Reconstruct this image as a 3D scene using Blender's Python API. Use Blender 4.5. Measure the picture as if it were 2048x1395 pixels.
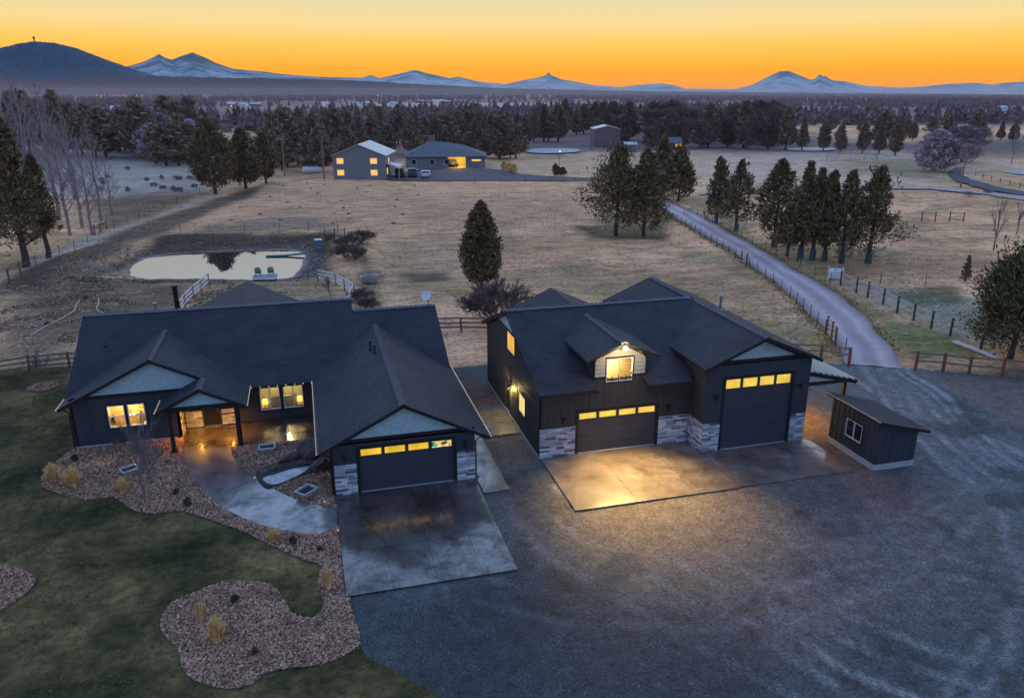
import bpy, math, random
import numpy as np
rad = math.radians
sc = bpy.context.scene
for o in list(bpy.data.objects):
    bpy.data.objects.remove(o)

# ------------------------------------------------------------------ camera
CAM_H = 19.5
FPX = 1540.0                       # focal length in photo pixels (2048 wide)
PITCH = math.atan((697.5 - 187.0) / FPX)
YAW = rad(15.0)
cam = bpy.data.cameras.new('camera')
cam.sensor_width = 36.0
cam.lens = FPX / 2048.0 * 36.0
cam.clip_start = 0.5
cam.clip_end = 90000.0
cam_o = bpy.data.objects.new('camera', cam)
sc.collection.objects.link(cam_o)
cam_o.location = (0, 0, CAM_H)
cam_o.rotation_euler = (math.pi / 2 - PITCH, 0, -YAW)
sc.camera = cam_o

# ------------------------------------------------------------------ sky: dusk, sun just below the horizon ahead
SUN_AZ = rad(22.0)                 # from +Y towards +X
world = bpy.data.worlds.new('World')
sc.world = world
world.use_nodes = True
wn, wl = world.node_tree.nodes, world.node_tree.links
bgn = wn['Background']
sky = wn.new('ShaderNodeTexSky')
sky.sky_type = 'NISHITA'
sky.sun_disc = False
sky.sun_elevation = rad(-2.0)
sky.sun_rotation = SUN_AZ
sky.altitude = 1000.0
sky.ozone_density = 3.0
tc = wn.new('ShaderNodeTexCoord')
sep = wn.new('ShaderNodeSeparateXYZ')
wl.new(tc.outputs['Generated'], sep.inputs[0])
def wramp(stops):
    r = wn.new('ShaderNodeValToRGB')
    e = r.color_ramp.elements
    while len(e) < len(stops):
        e.new(0.5)
    for k, (p, c) in enumerate(stops):
        e[k].position = p
        e[k].color = (*c, 1)
    return r
mr = wn.new('ShaderNodeMapRange')   # elevation -> ramp position (sin elevation -0.1 .. 1.0)
mr.inputs['From Min'].default_value = -0.10
mr.inputs['From Max'].default_value = 1.0
wl.new(sep.outputs['Z'], mr.inputs['Value'])
def ep(s):
    return (s + 0.10) / 1.10
front = wramp([(0.0, (0.05, 0.035, 0.04)), (ep(-0.012), (0.40, 0.14, 0.03)), (ep(0.0), (1.05, 0.35, 0.0)), (ep(0.025), (1.08, 0.42, 0.0)),
               (ep(0.055), (1.03, 0.61, 0.09)), (ep(0.078), (0.99, 0.72, 0.29)), (ep(0.125), (0.72, 0.70, 0.47)), (ep(0.23), (0.98, 1.02, 1.04)),
               (ep(0.36), (0.78, 1.06, 1.50)), (ep(0.60), (0.42, 0.66, 1.12)), (1.0, (0.20, 0.37, 0.78))])
back = wramp([(0.0, (0.04, 0.04, 0.06)), (ep(0.0), (0.20, 0.25, 0.38)), (ep(0.10), (0.38, 0.38, 0.52)), (ep(0.28), (0.32, 0.46, 0.80)),
              (ep(0.60), (0.25, 0.42, 0.84)), (1.0, (0.20, 0.37, 0.78))])
for r in (front, back):
    wl.new(mr.outputs[0], r.inputs[0])
dot = wn.new('ShaderNodeVectorMath')
dot.operation = 'DOT_PRODUCT'
dot.inputs[1].default_value = (math.sin(SUN_AZ), math.cos(SUN_AZ), 0)
wl.new(tc.outputs['Generated'], dot.inputs[0])
mz = wn.new('ShaderNodeMapRange')
mz.interpolation_type = 'SMOOTHSTEP'
mz.inputs['From Min'].default_value = -0.55
mz.inputs['From Max'].default_value = 0.80
wl.new(dot.outputs['Value'], mz.inputs['Value'])
mixs = wn.new('ShaderNodeMix')
mixs.data_type = 'RGBA'
wl.new(mz.outputs[0], mixs.inputs['Factor'])
wl.new(back.outputs[0], mixs.inputs['A'])
wl.new(front.outputs[0], mixs.inputs['B'])
adds = wn.new('ShaderNodeMix')
adds.data_type = 'RGBA'
adds.blend_type = 'ADD'
adds.inputs['Factor'].default_value = 0.05
wl.new(mixs.outputs['Result'], adds.inputs['A'])
wl.new(sky.outputs[0], adds.inputs['B'])
wl.new(adds.outputs['Result'], bgn.inputs[0])
bgn.inputs[1].default_value = 1.0

# ------------------------------------------------------------------ sun: last soft glow from the sunset side
sun = bpy.data.lights.new('sun', 'SUN')
sun.energy = 0.12
sun.angle = rad(25)
sun.color = (1.0, 0.62, 0.35)
sun_o = bpy.data.objects.new('sun', sun)
sc.collection.objects.link(sun_o)
sun_o.rotation_euler = (rad(90 - 6), 0, math.pi - SUN_AZ)

# ------------------------------------------------------------------ exposure and render settings
sc.view_settings.view_transform = 'Standard'
sc.view_settings.look = 'None'
sc.view_settings.gamma = 1.0
sc.view_settings.use_curve_mapping = False
sc.view_settings.exposure = 0.0
sc.render.engine = 'CYCLES'
cy = sc.cycles
cy.use_denoising = True
cy.use_adaptive_sampling = True
cy.adaptive_threshold = 0.025
cy.max_bounces = 5
cy.diffuse_bounces = 2
cy.glossy_bounces = 2
cy.transmission_bounces = 3
cy.transparent_max_bounces = 8
cy.volume_bounces = 0
cy.sample_clamp_indirect = 4.0
cy.caustics_reflective = False
cy.caustics_refractive = False

# ------------------------------------------------------------------ helpers
COL = sc.collection
_fh = np.array([math.sin(YAW), math.cos(YAW), 0.0])
_fw = _fh * math.cos(PITCH) + np.array([0, 0, -math.sin(PITCH)])
_rt = np.array([math.cos(YAW), -math.sin(YAW), 0.0])
_up = _fh * math.sin(PITCH) + np.array([0, 0, math.cos(PITCH)])
CP = np.array([0, 0, CAM_H])
def ray(px, py):
    return _fw + _rt * ((px - 1024.0) / FPX) + _up * ((697.5 - py) / FPX)
def gp(px, py, z=0.0):
    """surveyed ground point: where a sight line from the photo meets height z"""
    d = ray(px, py)
    t = (z - CAM_H) / d[2]
    p = CP + t * d
    return (float(p[0]), float(p[1]), z)
def gps(pts, z=0.0):
    return [gp(a, b, z) for a, b in pts]
def depth(p):
    return float((np.array(p) - CP) @ _fw)
def hgt(px, py0, py1):
    """real height of something that stands at pixel py0 and reaches py1"""
    return (py0 - py1) * depth(gp(px, py0)) / FPX / math.cos(PITCH) * 1.02

def setp(o, label=None, cat=None, group=None, kind=None):
    if label: o['label'] = label
    if cat: o['category'] = cat
    if group: o['group'] = group
    if kind: o['kind'] = kind
    return o
def empty(name, loc, label=None, cat=None, group=None, kind=None, rz=0.0):
    o = bpy.data.objects.new(name, None)
    COL.objects.link(o)
    o.location = loc
    o.rotation_euler = (0, 0, rz)
    o.empty_display_size = 0.3
    return setp(o, label, cat, group, kind)
def root_loc(o):
    p = np.zeros(3)
    while o is not None:
        p = p + np.array(o.location)
        o = o.parent
    return p
def link(name, me, mat=None, parent=None):
    o = bpy.data.objects.new(name, me)
    COL.objects.link(o)
    if mat is not None and len(me.materials) == 0:
        me.materials.append(mat)
    if parent is not None:
        o.parent = parent
    return o
def copy_tree(o, parent=None):
    c = o.copy()
    COL.objects.link(c)
    c.parent = parent
    for ch in list(o.children):
        copy_tree(ch, c)
    return c
def np_mesh(name, v, f, smooth=False):
    """v (n,3), f (m,k) arrays -> mesh"""
    v = np.asarray(v, np.float32)
    f = np.asarray(f, np.int32)
    me = bpy.data.meshes.new(name)
    me.vertices.add(len(v))
    me.vertices.foreach_set('co', v.ravel())
    m, k = f.shape
    me.loops.add(m * k)
    me.loops.foreach_set('vertex_index', f.ravel())
    me.polygons.add(m)
    me.polygons.foreach_set('loop_start', np.arange(0, m * k, k, dtype=np.int32))
    me.polygons.foreach_set('loop_total', np.full(m, k, np.int32))
    if smooth:
        me.polygons.foreach_set('use_smooth', np.ones(m, bool))
    me.update(calc_edges=True)
    me.validate()
    return me
def vcol(me, name, cols):
    a = me.attributes.new(name, 'FLOAT_COLOR', 'POINT')
    c = np.ones((len(me.vertices), 4), np.float32)
    c[:, :3] = cols
    a.data.foreach_set('color', c.ravel())

class MB:
    """collects simple solids into one mesh, world coordinates"""
    def __init__(self):
        self.v, self.f = [], []
    def add(self, vs, fs):
        n = len(self.v)
        self.v.extend([tuple(map(float, p)) for p in vs])
        self.f.extend([tuple(n + i for i in q) for q in fs])
        return self
    def box(self, x0, x1, y0, y1, z0, z1):
        x0, x1 = min(x0, x1), max(x0, x1); y0, y1 = min(y0, y1), max(y0, y1); z0, z1 = min(z0, z1), max(z0, z1)
        return self.add([(x0, y0, z0), (x1, y0, z0), (x1, y1, z0), (x0, y1, z0), (x0, y0, z1), (x1, y0, z1), (x1, y1, z1), (x0, y1, z1)],
                        [(3, 2, 1, 0), (4, 5, 6, 7), (0, 1, 5, 4), (1, 2, 6, 5), (2, 3, 7, 6), (3, 0, 4, 7)])
    def slab(self, poly, d):
        """polygon (3-D, planar) extruded by vector d"""
        n = len(poly)
        p = [np.array(q, float) for q in poly]
        nrm = np.zeros(3)
        for i in range(n):
            nrm += np.cross(p[i], p[(i + 1) % n])
        d = np.array(d, float)
        if nrm @ d > 0:
            p = p[::-1]
        vs = p + [q + d for q in p]
        fs = [tuple(range(n)), tuple(range(2 * n - 1, n - 1, -1))]
        fs += [(i, n + i, n + (i + 1) % n, (i + 1) % n) for i in range(n)]
        return self.add(vs, fs)
    def bar(self, a, b, w, h, up=(0, 0, 1)):
        a, b, up = np.array(a, float), np.array(b, float), np.array(up, float)
        t = b - a; t /= np.linalg.norm(t)
        s = np.cross(t, up)
        if np.linalg.norm(s) < 1e-3:
            s = np.cross(t, (1, 0, 0))
        s /= np.linalg.norm(s)
        u = np.cross(s, t)
        c = [(-1, -1), (1, -1), (1, 1), (-1, 1)]
        vs = [a + s * (i * w / 2) + u * (j * h / 2) for i, j in c] + [b + s * (i * w / 2) + u * (j * h / 2) for i, j in c]
        return self.add(vs, [(3, 2, 1, 0), (4, 5, 6, 7), (0, 1, 5, 4), (1, 2, 6, 5), (2, 3, 7, 6), (3, 0, 4, 7)])
    def tube(self, pts, rr, n=6, cap=True):
        pts = [np.array(p, float) for p in pts]
        if not hasattr(rr, '__len__'):
            rr = [rr] * len(pts)
        vs, fs = [], []
        ref = np.array((0.31, 0.17, 0.93))
        for i, p in enumerate(pts):
            t = pts[min(i + 1, len(pts) - 1)] - pts[max(i - 1, 0)]
            t = t / (np.linalg.norm(t) + 1e-9)
            r0 = ref if abs(t @ ref) < 0.9 else np.array((1.0, 0, 0))
            s = np.cross(t, r0); s /= np.linalg.norm(s)
            u = np.cross(t, s)
            for k in range(n):
                a = 2 * math.pi * k / n
                vs.append(p + (s * math.cos(a) + u * math.sin(a)) * rr[i])
        for i in range(len(pts) - 1):
            for k in range(n):
                fs.append((i * n + k, i * n + (k + 1) % n, (i + 1) * n + (k + 1) % n, (i + 1) * n + k))
        if cap:
            fs.append(tuple(range(n - 1, -1, -1)))
            fs.append(tuple((len(pts) - 1) * n + k for k in range(n)))
        return self.add(vs, fs)
    def lathe(self, prof, c=(0, 0, 0), n=12, sx=1, sy=1):
        vs, fs = [], []
        for r, z in prof:
            for k in range(n):
                a = 2 * math.pi * k / n
                vs.append((c[0] + r * sx * math.cos(a), c[1] + r * sy * math.sin(a), c[2] + z))
        m = len(prof)
        for i in range(m - 1):
            for k in range(n):
                fs.append((i * n + k, i * n + (k + 1) % n, (i + 1) * n + (k + 1) % n, (i + 1) * n + k))
        fs.append(tuple(range(n - 1, -1, -1)))
        fs.append(tuple((m - 1) * n + k for k in range(n)))
        return self.add(vs, fs)
    def build(self, name, mat, parent=None, smooth=False, **kw):
        off = root_loc(parent) if parent is not None else np.zeros(3)
        me = bpy.data.meshes.new(name)
        me.from_pydata([(p[0] - off[0], p[1] - off[1], p[2] - off[2]) for p in self.v], [], self.f)
        if smooth:
            me.polygons.foreach_set('use_smooth', [True] * len(me.polygons))
        me.update()
        return setp(link(name, me, mat, parent), **kw)
def boxp(name, mat, parent, *b, **kw):
    return MB().box(*b).build(name, mat, parent, **kw)

# ------------------------------------------------------------------ materials
def nodes(name):
    m = bpy.data.materials.new(name)
    m.use_nodes = True
    nt = m.node_tree
    return m, nt.nodes, nt.links, nt.nodes['Principled BSDF']
def vec(n, l, kind='Object', scale=(1, 1, 1)):
    t = n.new('ShaderNodeTexCoord')
    mp = n.new('ShaderNodeMapping')
    mp.inputs['Scale'].default_value = scale
    l.new(t.outputs[kind], mp.inputs[0])
    return mp.outputs[0]
def noise(n, l, v, scale, detail=4, rough=0.55):
    t = n.new('ShaderNodeTexNoise')
    t.inputs['Scale'].default_value = scale
    t.inputs['Detail'].default_value = detail
    t.inputs['Roughness'].default_value = rough
    if v is not None:
        l.new(v, t.inputs['Vector'])
    return t.outputs['Fac']
def ramp(n, l, f, stops, interp='LINEAR'):
    r = n.new('ShaderNodeValToRGB')
    r.color_ramp.interpolation = interp
    e = r.color_ramp.elements
    while len(e) < len(stops):
        e.new(0.5)
    for k, (p, c) in enumerate(stops):
        e[k].position = p
        c = c if hasattr(c, '__len__') else (c, c, c)
        e[k].color = (c[0], c[1], c[2], 1)
    l.new(f, r.inputs[0])
    return r.outputs[0]
def mix(n, l, fac, a, b, mode='MIX'):
    m = n.new('ShaderNodeMix')
    m.data_type = 'RGBA'
    m.blend_type = mode
    for s, v in (('Factor', fac), ('A', a), ('B', b)):
        if isinstance(v, (int, float)):
            m.inputs[s].default_value = v if s == 'Factor' else (v, v, v, 1)
        elif isinstance(v, tuple):
            m.inputs[s].default_value = (*v, 1)
        else:
            l.new(v, m.inputs[s])
    return m.outputs['Result']
def math_(n, l, op, a, b=None):
    m = n.new('ShaderNodeMath')
    m.operation = op
    for i, v in enumerate((a, b)):
        if v is None: continue
        if isinstance(v, (int, float)): m.inputs[i].default_value = v
        else: l.new(v, m.inputs[i])
    return m.outputs[0]
def bump(n, l, bs, h, strength=0.4, dist=0.02, prev=None):
    b = n.new('ShaderNodeBump')
    b.inputs['Strength'].default_value = strength
    b.inputs['Distance'].default_value = dist
    l.new(h, b.inputs['Height'])
    if prev is not None:
        l.new(prev, b.inputs['Normal'])
    l.new(b.outputs[0], bs.inputs['Normal'])
    return b.outputs[0]
def M(name, c, rough=0.8, var=0.25, scale=2.0, bs=30.0, bstr=0.2, bd=0.01, metal=0.0, spec=0.4, stretch=(1, 1, 1)):
    """plain weathered surface: colour with soft blotches and fine grain"""
    m, n, l, b = nodes(name)
    v = vec(n, l, 'Object', stretch)
    f = noise(n, l, v, scale, 5)
    g = noise(n, l, v, scale * 9, 3)
    f2 = mix(n, l, 0.35, f, g)
    lo = tuple(x * (1 - var) for x in c)
    hi = tuple(min(1, x * (1 + var)) for x in c)
    l.new(ramp(n, l, f2, [(0.3, lo), (0.7, hi)]), b.inputs['Base Color'])
    b.inputs['Roughness'].default_value = rough
    b.inputs['Metallic'].default_value = metal
    b.inputs['Specular IOR Level'].default_value = spec
    if bstr:
        bump(n, l, b, noise(n, l, v, bs, 3), bstr, bd)
    return m
def ME(name, c, s, var=0.0, scale=3.0):
    m, n, l, b = nodes(name)
    b.inputs['Base Color'].default_value = (*[x * 0.5 for x in c], 1)
    if var:
        f = noise(n, l, vec(n, l), scale, 2)
        l.new(ramp(n, l, f, [(0.3, tuple(x * (1 - var) for x in c)), (0.7, c)]), b.inputs['Emission Color'])
    else:
        b.inputs['Emission Color'].default_value = (*c, 1)
    b.inputs['Emission Strength'].default_value = s
    return m
def M_leaf(name, c0, c1, rough=0.85):
    m, n, l, b = nodes(name)
    g = n.new('ShaderNodeNewGeometry')
    f = noise(n, l, vec(n, l), 0.9, 3)
    c = ramp(n, l, g.outputs['Random Per Island'], [(0.0, c0), (1.0, c1)])
    l.new(mix(n, l, 0.6, c, ramp(n, l, f, [(0.3, 0.55), (0.7, 1.3)]), 'MULTIPLY'), b.inputs['Base Color'])
    b.inputs['Roughness'].default_value = rough
    b.inputs['Specular IOR Level'].default_value = 0.15
    return m
def M_shingle(name, c):
    """asphalt shingles: horizontal courses with staggered tabs, coordinates follow the slope"""
    m, n, l, b = nodes(name)
    g = n.new('ShaderNodeNewGeometry')
    t = n.new('ShaderNodeTexCoord')
    s = n.new('ShaderNodeSeparateXYZ'); l.new(t.outputs['Object'], s.inputs[0])
    sn = n.new('ShaderNodeSeparateXYZ'); l.new(g.outputs['True Normal'], sn.inputs[0])
    side = math_(n, l, 'GREATER_THAN', math_(n, l, 'ABSOLUTE', sn.outputs[0]), math_(n, l, 'ABSOLUTE', sn.outputs[1]))
    u = n.new('ShaderNodeMix'); u.data_type = 'FLOAT'
    l.new(side, u.inputs['Factor']); l.new(s.outputs[0], u.inputs['A']); l.new(s.outputs[1], u.inputs['B'])
    cv = n.new('ShaderNodeCombineXYZ')
    l.new(u.outputs['Result'], cv.inputs[0]); l.new(math_(n, l, 'MULTIPLY', s.outputs[2], 2.25), cv.inputs[1])
    br = n.new('ShaderNodeTexBrick')
    br.inputs['Scale'].default_value = 1.0
    br.inputs['Brick Width'].default_value = 0.45
    br.inputs['Row Height'].default_value = 0.20
    br.inputs['Mortar Size'].default_value = 0.022
    br.inputs['Color1'].default_value = (0.60, 0.60, 0.62, 1)
    br.inputs['Color2'].default_value = (1.35, 1.3, 1.28, 1)
    br.inputs['Mortar'].default_value = (0.22, 0.22, 0.22, 1)
    l.new(cv.outputs[0], br.inputs['Vector'])
    f = noise(n, l, t.outputs['Object'], 0.6, 6)
    c1 = ramp(n, l, f, [(0.3, tuple(x * 0.75 for x in c)), (0.7, tuple(x * 1.25 for x in c))])
    l.new(mix(n, l, 0.45, c1, br.outputs['Color'], 'MULTIPLY'), b.inputs['Base Color'])
    b.inputs['Roughness'].default_value = 0.70
    b.inputs['Specular IOR Level'].default_value = 0.22
    fr = n.new('ShaderNodeMath'); fr.operation = 'FRACT'
    l.new(math_(n, l, 'DIVIDE', math_(n, l, 'MULTIPLY', s.outputs[2], 2.25), 0.20), fr.inputs[0])
    hgt_ = math_(n, l, 'SUBTRACT', math_(n, l, 'MULTIPLY', br.outputs['Fac'], -0.5), fr.outputs[0])
    p = bump(n, l, b, hgt_, 0.7, 0.02)
    bump(n, l, b, noise(n, l, t.outputs['Object'], 90, 2), 0.25, 0.01, p)
    return m
def M_lap(name, c, row=0.16, width=0.25, bstr=0.8):
    """shake / lap siding that runs level, coordinates from height"""
    m, n, l, b = nodes(name)
    t = n.new('ShaderNodeTexCoord')
    s = n.new('ShaderNodeSeparateXYZ'); l.new(t.outputs['Object'], s.inputs[0])
    cv = n.new('ShaderNodeCombineXYZ')
    l.new(math_(n, l, 'ADD', s.outputs[0], s.outputs[1]), cv.inputs[0]); l.new(s.outputs[2], cv.inputs[1])
    br = n.new('ShaderNodeTexBrick')
    br.inputs['Scale'].default_value = 1.0
    br.inputs['Brick Width'].default_value = width
    br.inputs['Row Height'].default_value = row
    br.inputs['Mortar Size'].default_value = 0.008
    br.inputs['Color1'].default_value = (*[x * 0.92 for x in c], 1)
    br.inputs['Color2'].default_value = (*[x * 1.08 for x in c], 1)
    br.inputs['Mortar'].default_value = (*[x * 0.6 for x in c], 1)
    l.new(cv.outputs[0], br.inputs['Vector'])
    l.new(br.outputs['Color'], b.inputs['Base Color'])
    b.inputs['Roughness'].default_value = 0.7
    fr = n.new('ShaderNodeMath'); fr.operation = 'FRACT'
    l.new(math_(n, l, 'DIVIDE', s.outputs[2], row), fr.inputs[0])
    bump(n, l, b, math_(n, l, 'SUBTRACT', math_(n, l, 'MULTIPLY', br.outputs['Fac'], -0.6), fr.outputs[0]), bstr, 0.02)
    return m
def M_glass(name, tint=(1, 1, 1), refl=0.08):
    m, n, l, b = nodes(name)
    tr = n.new('ShaderNodeBsdfTransparent'); tr.inputs[0].default_value = (*tint, 1)
    gl = n.new('ShaderNodeBsdfGlossy'); gl.inputs['Roughness'].default_value = 0.03
    fz = n.new('ShaderNodeFresnel'); fz.inputs[0].default_value = 1.45
    ms = n.new('ShaderNodeMixShader')
    l.new(fz.outputs[0], ms.inputs[0]); l.new(tr.outputs[0], ms.inputs[1]); l.new(gl.outputs[0], ms.inputs[2])
    l.new(ms.outputs[0], n['Material Output'].inputs['Surface'])
    return m

mt = {}
mt['shingle'] = M_shingle('roof_shingle', (0.040, 0.042, 0.052))
mt['trim'] = M('black_trim', (0.016, 0.015, 0.016), 0.55, 0.2, 3)
mt['wall'] = M('charcoal_siding', (0.038, 0.050, 0.061), 0.6, 0.2, 1.2, 60, 0.1)
mt['wallb'] = M('charcoal_brown_siding', (0.046, 0.047, 0.052), 0.6, 0.2, 1.2, 60, 0.1)
mt['batten'] = M('charcoal_batten', (0.056, 0.053, 0.056), 0.55, 0.2, 1.5, 60, 0.1)
mt['gable'] = M_lap('pale_shake', (0.42, 0.60, 0.62))
mt['board'] = M('pale_lap_board', (0.36, 0.36, 0.36), 0.6, 0.12, 2.5, 40, 0.15, stretch=(1, 1, 6))
mt['door'] = M('garage_door_paint', (0.054, 0.060, 0.074), 0.45, 0.12, 0.8, 120, 0.06)
mt['white'] = M('white_vinyl', (0.72, 0.75, 0.78), 0.4, 0.06, 3, 20, 0)
mt['concrete_pale'] = M('pale_foundation', (0.42, 0.44, 0.46), 0.85, 0.18, 2.0, 40, 0.3)
mt['metal'] = M('galvanised_metal', (0.42, 0.44, 0.47), 0.35, 0.2, 5, 30, 0.05, metal=0.7)
mt['black_metal'] = M('black_metal', (0.02, 0.02, 0.022), 0.4, 0.2, 5, 30, 0.05, metal=0.4)
mt['glass'] = M_glass('window_glass')
mt['dark_glass'] = M('dark_window_glass', (0.012, 0.014, 0.018), 0.08, 0.1, 2, 30, 0, spec=0.6)
mt['wood'] = M('weathered_fence_wood', (0.23, 0.19, 0.16), 0.85, 0.35, 4, 60, 0.3)
mt['wood_red'] = M('red_brown_fence_wood', (0.22, 0.085, 0.05), 0.8, 0.35, 4, 60, 0.3)
mt['wood_dark'] = M('dark_fence_post_wood', (0.075, 0.062, 0.055), 0.9, 0.3, 4, 60, 0.3)
mt['wood_pale'] = M('pale_fence_rail', (0.55, 0.48, 0.40), 0.75, 0.22, 4, 60, 0.2)
mt['wood_warm'] = M('warm_wood_panelling', (0.52, 0.30, 0.13), 0.6, 0.3, 1.5, 30, 0.1, stretch=(1, 1, 8))
mt['wire'] = M('fence_wire', (0.30, 0.30, 0.32), 0.5, 0.1, 3, 20, 0, metal=0.5)
mt['plaster'] = M('warm_plaster', (0.70, 0.58, 0.30), 0.8, 0.08, 1.5, 30, 0.05)
mt['plaster_orange'] = M('amber_plaster', (0.85, 0.52, 0.16), 0.8, 0.08, 1.5, 30, 0.05)
mt['cream'] = M('cream_paint', (0.80, 0.76, 0.62), 0.6, 0.1, 2, 30, 0.1)
mt['plaster_grey'] = M('taupe_plaster', (0.42, 0.39, 0.30), 0.8, 0.08, 1.5, 30, 0.05)
mt['fabric'] = M('dark_bedding', (0.05, 0.055, 0.07), 0.9, 0.2, 4, 80, 0.3)
mt['headboard'] = M('tan_headboard', (0.60, 0.46, 0.22), 0.7, 0.1, 3, 60, 0.1)
mt['rock'] = M('boulder_stone', (0.11, 0.082, 0.072), 0.7, 0.65, 2.2, 7, 1.0, 0.09)
mt['soil'] = M('dark_soil', (0.05, 0.04, 0.035), 0.95, 0.4, 5, 25, 0.6, 0.03)
mt['pane'] = ME('lit_garage_pane', (1.0, 0.60, 0.035), 1.0, 0.42, 1.6)
mt['pane_o'] = ME('lit_orange_blind', (1.0, 0.50, 0.05), 1.0, 0.25, 1.2)
mt['pane_y'] = ME('lit_yellow_blind', (1.0, 0.78, 0.24), 1.0, 0.2, 1.2)
mt['pane_w'] = ME('lit_workshop_pane', (1.0, 0.66, 0.09), 1.0, 0.40, 1.9)
mt['bulb'] = ME('string_bulb', (1.0, 0.86, 0.80), 0.75)
mt['lampshade'] = ME('lit_lampshade', (1.0, 0.70, 0.10), 1.3)
mt['lamp_top'] = ME('lit_lamp_top', (0.75, 1.0, 0.35), 1.6)
mt['flood'] = ME('flood_lamp', (1.0, 0.84, 0.50), 14.0)
mt['bark'] = M('juniper_bark', (0.075, 0.058, 0.048), 0.95, 0.35, 3, 20, 0.6, 0.05)
mt['bark_grey'] = M('bare_grey_bark', (0.20, 0.175, 0.175), 0.95, 0.25, 3, 20, 0.3, 0.03)
mt['bark_pale'] = M('pale_aspen_bark', (0.27, 0.235, 0.235), 0.9, 0.25, 3, 20, 0.3, 0.03)
mt['bark_brown'] = M('bare_brown_twigs', (0.17, 0.115, 0.10), 0.95, 0.25, 3, 20, 0.3, 0.03)
mt['leaf'] = M_leaf('juniper_foliage', (0.045, 0.038, 0.018), (0.36, 0.27, 0.135))
mt['leaf_green'] = M_leaf('pine_foliage', (0.040, 0.044, 0.018), (0.28, 0.25, 0.10))
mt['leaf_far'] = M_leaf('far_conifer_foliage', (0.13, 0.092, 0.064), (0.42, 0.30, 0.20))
mt['straw'] = M_leaf('dry_ornamental_grass', (0.85, 0.50, 0.17), (1.0, 0.76, 0.38))
mt['red_twig'] = M_leaf('red_shrub_twigs', (0.085, 0.050, 0.042), (0.24, 0.135, 0.10))
mt['wrap'] = M('blue_trunk_wrap', (0.045, 0.10, 0.15), 0.6, 0.3, 3, 20, 0.2)
mt['stone'] = [M('ledge_stone_%d' % i, c, 0.8, 0.28, 5, 35, 0.5, 0.02) for i, c in enumerate(
    [(0.60, 0.65, 0.70), (0.42, 0.46, 0.52), (0.25, 0.28, 0.33), (0.12, 0.135, 0.16), (0.46, 0.43, 0.41), (0.78, 0.82, 0.86)])]
# ================================================================== the land
_lat = np.random.RandomState(5).rand(256, 256)
def vn(x, y, s, seed=0):
    x = np.asarray(x) / s + seed * 17.3; y = np.asarray(y) / s + seed * 9.7
    xi, yi = np.floor(x).astype(int), np.floor(y).astype(int)
    fx, fy = x - xi, y - yi
    fx, fy = fx * fx * (3 - 2 * fx), fy * fy * (3 - 2 * fy)
    g = lambda a, b: _lat[a % 256, b % 256]
    return (g(xi, yi) * (1 - fx) + g(xi + 1, yi) * fx) * (1 - fy) + (g(xi, yi + 1) * (1 - fx) + g(xi + 1, yi + 1) * fx) * fy
def fbm(x, y, s, seed=0, o=4):
    a, t, w = 0.0, 0.0, 1.0
    for k in range(o):
        a = a + w * vn(x, y, s / 2 ** k, seed + k); t += w; w *= 0.5
    return a / t
def sdf(P, poly):
    """signed distance of points (n,2) to polygon, negative inside"""
    poly = np.array([(p[0], p[1]) for p in poly], float)
    d = np.full(len(P), 1e18)
    ins = np.zeros(len(P), bool)
    for i in range(len(poly)):
        a, b = poly[i], poly[(i + 1) % len(poly)]
        e = b - a
        w = P - a
        t = np.clip((w @ e) / (e @ e + 1e-12), 0, 1)
        d = np.minimum(d, ((w - t[:, None] * e) ** 2).sum(1))
        c = (a[1] > P[:, 1]) != (b[1] > P[:, 1])
        xx = a[0] + (P[:, 1] - a[1]) / (b[1] - a[1] + 1e-12) * e[0]
        ins ^= c & (P[:, 0] < xx)
    d = np.sqrt(d)
    return np.where(ins, -d, d)
def dline(P, line):
    line = np.array([(p[0], p[1]) for p in line], float)
    d = np.full(len(P), 1e18)
    for a, b in zip(line[:-1], line[1:]):
        e = b - a
        w = P - a
        t = np.clip((w @ e) / (e @ e + 1e-12), 0, 1)
        d = np.minimum(d, ((w - t[:, None] * e) ** 2).sum(1))
    return np.sqrt(d)
def sstep(x, a, b):
    t = np.clip((x - a) / (b - a), 0, 1)
    return t * t * (3 - 2 * t)
def smooth_poly(pts, n=4):
    """Catmull-Rom closed outline"""
    p = [np.array(q[:2], float) for q in pts]
    out = []
    m = len(p)
    for i in range(m):
        a, b, c, d = p[i - 1], p[i], p[(i + 1) % m], p[(i + 2) % m]
        for k in range(n):
            t = k / n
            out.append(tuple(0.5 * (2 * b + (c - a) * t + (2 * a - 5 * b + 4 * c - d) * t * t + (3 * b - a - 3 * c + d) * t ** 3)))
    return out

POND_Z = -0.55
pond_poly = smooth_poly(gps([(258, 548), (262, 532), (285, 517), (330, 508), (420, 503), (520, 499), (585, 499), (612, 507), (608, 522), (592, 549),
                             (560, 557), (500, 558), (420, 556), (340, 556), (290, 556)], POND_Z), 3)
road_l = gps([(1210, 372), (1262, 384), (1305, 405), (1345, 430), (1400, 465), (1470, 507), (1530, 547), (1580, 587), (1620, 627), (1652, 660), (1680, 695), (1700, 730)])
road_r = gps([(1238, 369), (1300, 384), (1345, 408), (1395, 430), (1460, 465), (1530, 503), (1595, 543), (1645, 568), (1690, 597), (1722, 628), (1757, 668), (1786, 702), (1814, 738)])

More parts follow.
